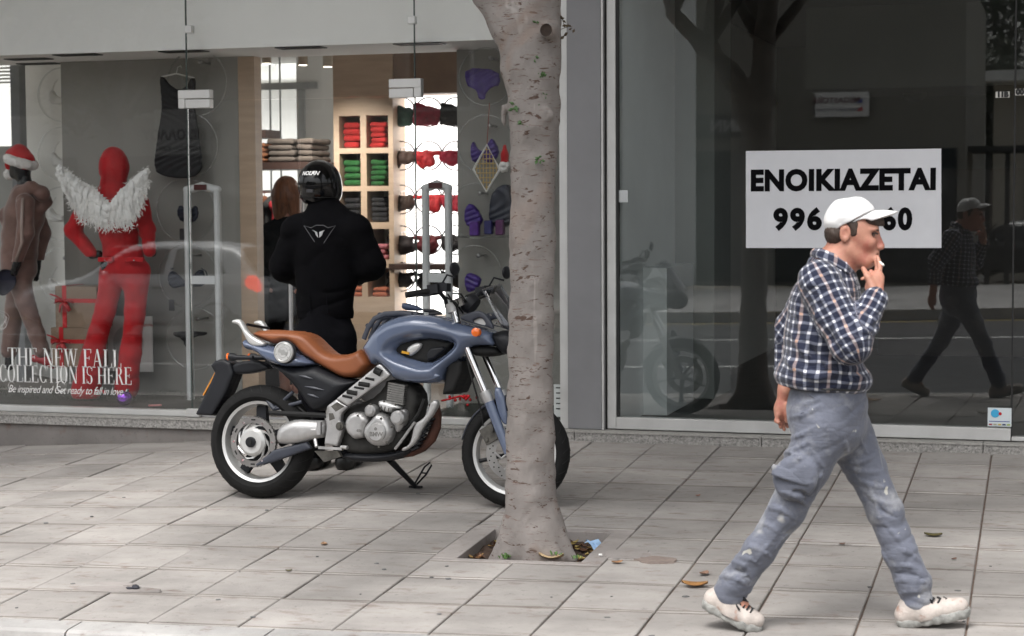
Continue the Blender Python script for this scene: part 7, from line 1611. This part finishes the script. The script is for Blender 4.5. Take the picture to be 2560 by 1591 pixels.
# ---- woman inside the shop
WY = 1.55
def wq(x, y, o=0.): return pq(zI1, x, y, WY+o)
wom = thing('person', 'woman with auburn shoulder length hair in dark clothes inside the shop', 'person', (wq(360, 1500)[0], WY, -.095))
b = SDF((wq(100, 0)[0], WY-.35, -.095), (wq(640, 0)[0], WY+.4, wq(0, 1130)[2]), .012); b.ell(wq(365, 1270, .03), (.07, .09, .105), .02); b.cap(wq(365, 1330), wq(365, 1480), .045, .05, .03); b.cap(wq(230, 1560), wq(500, 1560), .05, .05, .04); b.chain([wq(365, 1540), wq(365, 1800), wq(365, 2000)], [.10, .09, .11], .05, sq=((0, 1, 0), .75))
for s_ in (-1, 1): b.chain([wq(365+130*s_, 1560), wq(365+150*s_, 1820, .02), wq(365+110*s_, 1950, .22)], [.04, .035, .028], .03); b.chain([wq(365+55*s_, 2050), nv(wq(365+50*s_, 0)[0], WY, .45), nv(wq(365+50*s_, 0)[0], WY, -.04)], [.08, .055, .04], .03); b.cap(nv(wq(365+50*s_, 0)[0], WY, -.05), nv(wq(365+50*s_, 0)[0], WY+.14, -.06), .035, .03, .02)
b.build('body', M_skin, wom)
h = SDF(wq(180, 1500)-nv(.02, .16, .02), wq(560, 1120)+nv(.02, .16, .04), .007); h.ell(wq(365, 1250, -.005), (.098, .115, .115), .02); h.chain([wq(330, 1300, -.04), wq(320, 1440, -.03)], [.085, .055], .03); h.chain([wq(420, 1300, -.03), wq(435, 1440, -.02)], [.07, .045], .03); h.dispn(lambda Q: .008*(vnoise(Q, (60, 60, 6))-.5)); h.build('hair', mat('auburn_hair', (.17, .06, .022), rough=.45, var=.5, scale=50, stretch=(1, 1, .1)), wom)
h = SDF((wq(80, 0)[0], WY-.35, .0), (wq(660, 0)[0], WY+.4, wq(0, 1440)[2]), .011); h.cap(wq(240, 1575), wq(490, 1575), .075, .075, .05); h.chain([wq(365, 1560), wq(365, 1800), wq(365, 2150), wq(365, 2300)], [.13, .125, .14, .15], .05, sq=((0, 1, 0), .75))
for s_ in (-1, 1): h.chain([wq(365+130*s_, 1580), wq(365+155*s_, 1820, .02), wq(365+112*s_, 1940, .20)], [.065, .058, .042], .03)
h.dispn(cloth_folds(.01, (6, 6, 12), .4, .003, 71.)); h.build('coat', M_jack, wom)
# ================================================================== WINDOW LETTERING, NOTICES
M_vin = mat('white_vinyl', (.80, .80, .79), rough=.6, var=.02)
def serif(ch):
    """condensed high contrast capitals, unit height; list of polygons, advance width"""
    T_, t_ = .105, .035
    R_ = lambda x0, y0, x1, y1: [(x0, y0), (x1, y0), (x1, y1), (x0, y1)]
    def arc(cx, cy, rx, ry, a0, a1, th, n=14):
        o, i = [], []
        for k in range(n+1):
            a = math.radians(a0+(a1-a0)*k/n); w = t_*.9+(th-t_*.9)*abs(math.cos(a)); o.append((cx+math.cos(a)*rx, cy+math.sin(a)*ry)); i.append((cx+math.cos(a)*(rx-w), cy+math.sin(a)*(ry-t_)))
        return [[o[k], o[k+1], i[k+1], i[k]] for k in range(n)]
    def stem(x, w=T_): return [R_(x, 0, x+w, 1), R_(x-.05, 0, x+w+.05, t_), R_(x-.05, 1-t_, x+w+.05, 1)]
    P = []
    if ch == 'T': P = [R_(.2, 0, .2+T_, 1), R_(.15, 0, .25+T_, t_), R_(0, 1-t_, .5, 1), R_(0, .78, .03, 1), R_(.47, .78, .5, 1)]; w = .5
    elif ch == 'H': P = stem(.05)+stem(.42)+[R_(.15, .48, .42, .48+t_)]; w = .58
    elif ch == 'E': P = stem(.05)+[R_(.1, 0, .45, t_), R_(.1, 1-t_, .43, 1), R_(.1, .49, .33, .49+t_), R_(.42, 0, .45, .24), R_(.40, .78, .43, 1), R_(.31, .40, .33, .62)]; w = .48
    elif ch == 'F': P = stem(.05)+[R_(.1, 1-t_, .43, 1), R_(.1, .49, .33, .49+t_), R_(.40, .78, .43, 1), R_(.31, .40, .33, .62)]; w = .45
    elif ch == 'N': P = [R_(.07, 0, .07+t_, 1), R_(.0, 0, .17, t_), R_(.48, 0, .48+t_, 1), R_(.40, 1-t_, .58, 1), [(.04, 1), (.16, 1), (.52, 0), (.42, 0)], R_(0, 1-t_, .1, 1)]; w = .58
    elif ch == 'W': P = [[(.03, 1), (.14, 1), (.27, .0), (.22, 0)], [(.33, 1), (.36, 1), (.25, 0), (.22, 0)], [(.30, 1), (.42, 1), (.55, 0), (.50, 0)], [(.66, 1), (.69, 1), (.54, 0), (.50, 0)], R_(-.02, 1-t_, .2, 1), R_(.26, 1-t_, .47, 1), R_(.59, 1-t_, .75, 1)]; w = .75
    elif ch == 'A': P = [[(.22, 1), (.31, 1), (.50, 0), (.39, 0)], [(.24, 1), (.26, .97), (.09, 0), (.06, 0)], R_(.14, .32, .40, .32+t_), R_(0, 0, .16, t_), R_(.33, 0, .56, t_)]; w = .56
    elif ch == 'L': P = stem(.05)+[R_(.1, 0, .44, t_), R_(.41, 0, .44, .26)]; w = .46
    elif ch == 'I': P = stem(.05); w = .22
    elif ch == 'O': P = arc(.27, .5, .25, .51, 0, 360, .11, 28); w = .55
    elif ch == 'C': P = arc(.27, .5, .25, .51, 40, 320, .11, 24)+[R_(.44, .70, .465, .98), R_(.44, .02, .465, .2)]; w = .5
    elif ch == 'S': P = arc(.22, .74, .18, .27, 30, 270, .06, 16)+arc(.22, .25, .19, .26, -150, 90, .11, 16)+[R_(.37, .74, .395, .98), R_(.03, .02, .055, .26)]; w = .44
    elif ch == 'R': P = stem(.05)+arc(.20, .76, .22, .24, -90, 90, .10, 14)+[R_(.12, 1-t_, .22, 1), R_(.12, .51, .22, .51+t_), [(.22, .53), (.31, .53), (.50, 0), (.40, 0)], R_(.38, 0, .56, t_)]; w = .54
    else: w = .22
    return P, w
def serif_line(txt, zf_, x0, x1, y0, y1, Y, name, parent):
    adv = [(serif(c), c) for c in txt]; tot = sum(a[0][1]+.04 for a in adv); A, B = pv(zf_, x0, y1, Y), pv(zf_, x1, y0, Y); kx = (B.x-A.x)/tot; kz = B.z-A.z; slope = (pv(zf_, x1, y1, Y).z-A.z)*0; x = 0
    b = MB(); 
    for (P, w), c in adv:
        for p in P: b.add([(A.x+(x+q[0])*kx, Y, A.z+q[1]*kz) for q in p], [tuple(range(len(p)))])
        x += w+.04
    return b.build(name, M_vin, parent)
wt = thing('window_lettering', 'white serif and script lettering on the left shop window', 'lettering', tuple(pv(zL2, 430, 1150, -.0085)))
serif_line('THE NEW FALL', zL2, 52, 795, 873, 976, -.0085, 'upper_line', wt); serif_line('COLLECTION IS HERE', zL2, -4, 862, 988, 1080, -.0085, 'middle_line', wt)
me = text_mesh('Be inspired and Get ready to fall in love', .075, shear=.42, bold=-.0002, spacing=.93); xs = [v.co.x for v in me.vertices]; A, B = pv(zL2, 50, 1128, -.0085), pv(zL2, 798, 1128, -.0085); k = (B.x-A.x)/(max(xs)-min(xs)); me.transform(Matrix.Diagonal((k, 1.05, 1, 1))); place_text(me, ((A.x+B.x)/2, -.0085, A.z), (1, 0, 0), (0, 0, 1)); link('script_line', me, M_vin, wt)
b = MB()
for (x, y, r, a0, a1) in ((75, 1110, .032, 30, 330), (398, 1112, .040, 20, 330)):
    c = pv(zL2, x, y, -.0085); b.tube([c+Vector((math.cos(math.radians(a))*r*.8, 0, math.sin(math.radians(a))*r)) for a in np.linspace(a0, a1, 16)], [.0015+.003*math.sin(q/15*math.pi) for q in range(16)], 5, flat=.3)
b.build('flourish', M_vin, wt)
b = MB(); c = pv(zL2, 20, 690, -.0085)
for k in range(5): b.tube([c+Vector((.05*math.sin(t*2+k)*(.4+.15*k), 0, .09*math.cos(t+k*.8)*(.5+.1*k))) for t in np.linspace(0, 4, 18)], .0016, 4, flat=.3)
tag(b.build('window_flourish', M_vin), 'thin white curled flourish on the window at the left edge', 'lettering')
# to-let notice
NY = -.012; A, B = at(1864, 620, NY), at(2353, 372, NY); nt_ = thing('notice', 'large white to-let notice with black Greek capitals on the empty shop window', 'notice', ((A.x+B.x)/2, NY, A.z))
p4 = [at(1864.5, 378, NY), at(2353, 372, NY), at(2353.5, 620.5, NY), at(1865, 620.5, NY)]
MB().prism([p4[3], p4[2], p4[1], p4[0]], (0, .004, 0)).build('sheet', mat('notice_paper', (.70, .71, .745), rough=.55, var=.03, scale=6), nt_)
M_ink = mat('notice_ink', (.006, .006, .007), rough=.95, var=.1, spec=.05)
def notice_text(txt, x0, x1, y0, y1, bold, sp):
    me = text_mesh(txt, 1., bold=bold, spacing=sp); co = [v.co for v in me.vertices]; a0, a1 = min(c.x for c in co), max(c.x for c in co); b0, b1 = min(c.y for c in co), max(c.y for c in co); P0, P1 = at(x0, y1, NY-.002), at(x1, y0, NY-.002); P2 = at(x1, y1-(x1-x0)*.006, NY-.002)
    for v in me.vertices:
        u = (v.co.x-a0)/(a1-a0); w = (v.co.y-b0)/(b1-b0); v.co = (P0.x+(P1.x-P0.x)*u, NY-.002, P0.z+(P1.z-P0.z)*w)
    link('lettering', me, M_ink, nt_)
notice_text('ENOIKIAZETAI', 1877, 2340, 419, 480, .052, 1.06); notice_text('996', 1933, 2055, 518, 578, .052, 1.2); notice_text('60', 2205, 2281, 517, 577, .052, 1.2)
# small stickers on the empty shop window
def sticker(name, x0, y0, x1, y1, col, label, txt=None, tcol=(.02, .02, .02), Yp=-.0095):
    A, B = at(x0, y1, Yp), at(x1, y0, Yp); t = thing(name, label, 'sticker', ((A.x+B.x)/2, Yp, A.z)); MB().box((A.x, Yp, A.z), (B.x, Yp+.0025, B.z)).build('label_sheet', mat('st_%.2f_%.2f' % (col[0], col[2]), col, rough=.5, var=.05), t)
    if txt:
        me = text_mesh(txt, (B.z-A.z)*1.15, bold=.004); place_text(me, ((A.x+B.x)/2, Yp-.002, (A.z+B.z)/2), (1, 0, 0), (0, 0, 1)); link('lettering', me, mat('st_ink', tcol, rough=.6), t)
    return t, A, B
sticker('number_label', 2489, 229, 2524, 245, (.62, .61, .57), 'small white 11B label high on the empty shop window', '11B'); sticker('number_label', 2538, 222, 2562, 239, (.62, .61, .57), 'small white label with zeros at the right edge', '00')
t, A, B = sticker('payment_sticker', 2469, 1021, 2529, 1066, (.62, .68, .70), 'pale sticker with a blue disc in the lower right corner of the window')
MB().disc((A.x+.045, -.0115, B.z-.035), (0, 1, 0), .026, .002, 20).build('blue_disc', mat('sky_blue', (.05, .38, .65), rough=.5), t); MB().disc((A.x+.075, -.0125, B.z-.036), (0, 1, 0), .010, .002, 14).build('red_disc', M_rib, t)
for k, col in enumerate(((.3, .02, .03), (.4, .4, .3), (.5, .4, .1), (.02, .03, .1), (.3, .4, .05))): MB().box((A.x+.008+k*.027, -.0125, A.z+.008), (A.x+.028+k*.027, -.0105, A.z+.017)).build('card_mark', mat('mk%d' % k, col, rough=.5), t)
MB().box((A.x+.008, -.0118, A.z+.030), (B.x-.01, -.0104, A.z+.034)).build('text_line', mat('st_blue', (.03, .06, .3), rough=.5), t)
sticker('tape', 1545, 476, 1570, 506, (.52, .54, .55), 'torn pale sticker at the left edge of the empty shop window')
t, A, B = sticker('opening_hours', 1385, 962, 1410, 1042, (.50, .53, .52), 'pale opening hours sheet on the glass right of the tree trunk', Yp=-.011)
for k in range(5): MB().box((A.x+.015, -.0135, A.z+.05+k*.035), (B.x-.01, -.0112, A.z+.058+k*.035)).build('text_line', MATS['black_ink'], t)
# ================================================================== ACROSS THE STREET: cars, trees, shelter (mirrored in the windows)
def car(label, X, Y, rot, col, z=None, group=None):
    t = thing('car', label, 'car', (X, Y, rz(X, Y) if z is None else z), rot, group=group); m = mat('car_%.2f' % col[0], col, rough=.3, metal=.1, coat=.5, var=.03)
    def cw(X_, Z_): return np.interp(Z_, [.2, .5, .85, 1.0, 1.45], [.80, .86, .84, .76, .56])+0*X_
    pillow('body', [(0, .45), (.05, .30), (.4, .22), (3.7, .22), (3.95, .35), (4.0, .60), (3.85, .78), (3.1, .93), (2.9, .98), (2.35, 1.40), (1.9, 1.47), (.9, 1.45), (.45, 1.36), (.12, .95), (.02, .75)], cw, .10, 0, m, t, .035, rnd=1, floor=.55, wmax=.9)
    gm = mat('car_glass', (.015, .018, .02), rough=.05)
    def cw2(X_, Z_): return cw(X_, Z_)+.012
    for pl in ([(.55, .98), (.80, 1.34), (1.45, 1.38), (1.50, .96)], [(1.57, .96), (1.52, 1.38), (1.95, 1.38), (2.30, 1.30), (2.75, .97)]): pillow('side_window', pl, cw2, .03, 0, gm, t, .03, rnd=0, floor=.9, wmax=.9)
    MB().obox((2.66, 0, 1.18), (.20, 0, -.20), (0, .60, 0), (.012, 0, .012)).build('windscreen', gm, t, world=False); MB().obox((.27, 0, 1.17), (.14, 0, .19), (0, .58, 0), (-.02, 0, .014)).build('rear_window', gm, t, world=False)
    rl_ = mat('car_red_lamp', (.7, .015, .015), rough=.15, emis=4.)
    for s_ in (-1, 1):
        pillow('tail_lamp', [(.03, .72), (.30, .80), (.26, .98), (.14, .99), (.04, .90)], .05, .04, s_*.80, rl_, t, .02, rnd=1, floor=.5)
        pillow('headlamp', [(3.6, .70), (3.9, .66), (3.88, .76), (3.6, .82)], .05, .03, s_*.72, mat('car_lens', (.7, .7, .7), rough=.1), t, .02, rnd=1, floor=.5)
        MB().ball((2.45, s_*.93, .98), .09, 10, (.6, 1, .7)).build('door_mirror', m, t, world=False, smooth=True); MB().box((1.55, s_*.862-.006, .78), (1.72, s_*.862+.006, .81)).build('door_handle', M_dark, t, world=False)
        for wx in (.72, 3.22):
            W_ = MB().lathe([(.20, -.09), (.29, -.10), (.31, -.06), (.31, .06), (.29, .10), (.20, .09)], (wx, s_*.76, .31), (0, 1, 0), 30, closed=True).build('wheel', M_rub, t, world=False, smooth=True)
            b = MB(); b.disc((wx, s_*.80, .31), (0, 1, 0), .06, .10, 16)
            for k in range(5): a = 2*math.pi*k/5; b.tube([(wx, s_*.83, .31), (wx+math.cos(a)*.20, s_*.82, .31+math.sin(a)*.20)], .028, 6)
            b.lathe([(.185, -.07), (.205, -.08), (.205, .08), (.185, .07)], (wx, s_*.76, .31), (0, 1, 0), 30, closed=True); b.build('rim', M_sil, W_, world=False)
            MB().disc((wx, s_*.80, .33), (0, 1, 0), .365, .09, 30).build('wheel_arch', M_blk, t, world=False)
    return t
car('silver hatchback driving past, mirrored in the clothes shop window', -10.75, -13.0, math.pi, (.78, .80, .82))
car('dark parked car mirrored far behind the walking man', at(2545, 480, 33).x+2, -33, math.pi, (.03, .032, .035), -.55, 'cars parked across the street'); car('grey parked car mirrored behind the dark parked car', at(2500, 470, 37).x+3, -37, math.pi, (.12, .13, .14), -.5, 'cars parked across the street')
# open ground and low house beyond
p = at(2450, 480, 42); hx = p.x
B = thing('house', 'pale house with a white corner column, mirrored at the right of the empty shop window', 'house', (hx+3, -42, -.9))
MB().box((hx+.35, -48, -.9), (hx+9, -42, at(2450, 185, 42).z)).build('wall', mat('pale_house', (.50, .47, .41), rough=.9, var=.06), B); MB().box((hx-.35, -42.2, at(2450, 208, 42).z), (hx+9.2, -41.2, at(2450, 182, 42).z)).build('cornice', M_white, B); MB().lathe([(.24, 0), (.2, at(2450, 208, 42).z+.9)], (hx-.05, -41.6, -.9), (0, 0, 1), 14).build('column', M_white, B, smooth=True); MB().box((hx+1.2, -41.99, .3), (hx+2.6, -41.95, 3.2)).build('window', mat('far_glass', (.02, .025, .03), rough=.08, var=.3), B)
sx0, sx1 = at(2352, 380, 28).x, at(2560, 380, 28).x; zt_ = at(2400, 366, 28).z
t = thing('shelter', 'dark flat roofed shelter mirrored behind the walking man\'s head', 'shelter', ((sx0+sx1)/2, -28, -.5)); dm = mat('shelter_dark', (.04, .04, .042), rough=.7)
MB().box((sx0, -30, zt_-.12), (sx1+3, -28, zt_)).build('roof', dm, t)
for x in (sx0+.9, sx0+1.3, sx1+1): MB().box((x, -28.2, -.6), (x+.1, -28.1, zt_-.12)).build('post', dm, t)
def far_tree(label, X, Y, H_, r, col, seed):
    t = thing('tree', label, 'tree', (X, Y, -.95), group='trees across the street'); rn = random.Random(seed); tips_ = []; b = MB(); b.tube([(X, Y, -.95), (X+.1, Y, H_*.35), (X+.2, Y, H_*.6)], [.22, .17, .09], 10)
    for k in range(14): a = rn.uniform(0, 6.28); q = rn.uniform(.2, 1)*r; e = Vector((X+math.cos(a)*q, Y+math.sin(a)*q, H_*rn.uniform(.45, 1))); b.tube([(X+.1, Y, H_*.45), e], [.07, .02], 5); tips_.append((e, r*.45))
    b.build('trunk', M_bark, t, smooth=True); V, Fc = leaf_cloud(rn, 7000, tips_, .16); MB().add(V, Fc).build('crown', mat('far_leaf_%d' % int(col[1]*1000), col, rough=.6, var=.4, scale=.8), t, fix=False)
for a in (('dark pine mirrored at the upper right of the empty shop window', -2.2, -50, 10.5, 3.4, (.02, .035, .018), 1), ('olive tree mirrored left of the white column', at(2300, 300, 46).x, -46, 6.0, 2.6, (.055, .065, .04), 2), ('pine mirrored behind the pale house', 3.5, -54, 11, 3.6, (.022, .04, .02), 3), ('yellowing tree mirrored above the walking man', at(2290, 200, 34).x-.6, -34, 7.5, 1.7, (.10, .11, .03), 4), ('dark tree mirrored at the left of the pine', -6.5, -52, 9.5, 3.2, (.03, .045, .02), 5), ('leafy tree mirrored high in the left shop window', at(300, 120, 23).x, -22.5, 6.6, 2.2, (.07, .085, .03), 6)): far_tree(*a)

c = at(1622, 8, 2.2); t = thing('chandelier', 'small beaded chandelier at the top left of the empty shop window', 'chandelier', (c.x, 2.2, c.z-.1)); b = MB(); cm = mat('brass_dark', (.12, .10, .06), rough=.4, metal=.6); b.tube([(c.x, 2.2, c.z), (c.x, 2.2, 2.95)], .008, 6)
for k in range(8):
    a = k*math.pi/4; e = Vector((c.x+math.cos(a)*.14, 2.2+math.sin(a)*.14, c.z)); b.tube([(c.x, 2.2, c.z+.03), e.lerp(Vector((c.x, 2.2, c.z)), .4)-Vector((0, 0, .03)), e], .006, 6)
    for q in range(4): b.ball(e-Vector((0, 0, .02+.022*q)), .009-.001*q, 6)
b.ball((c.x, 2.2, c.z-.02), .04, 10); b.build('frame', cm, t)
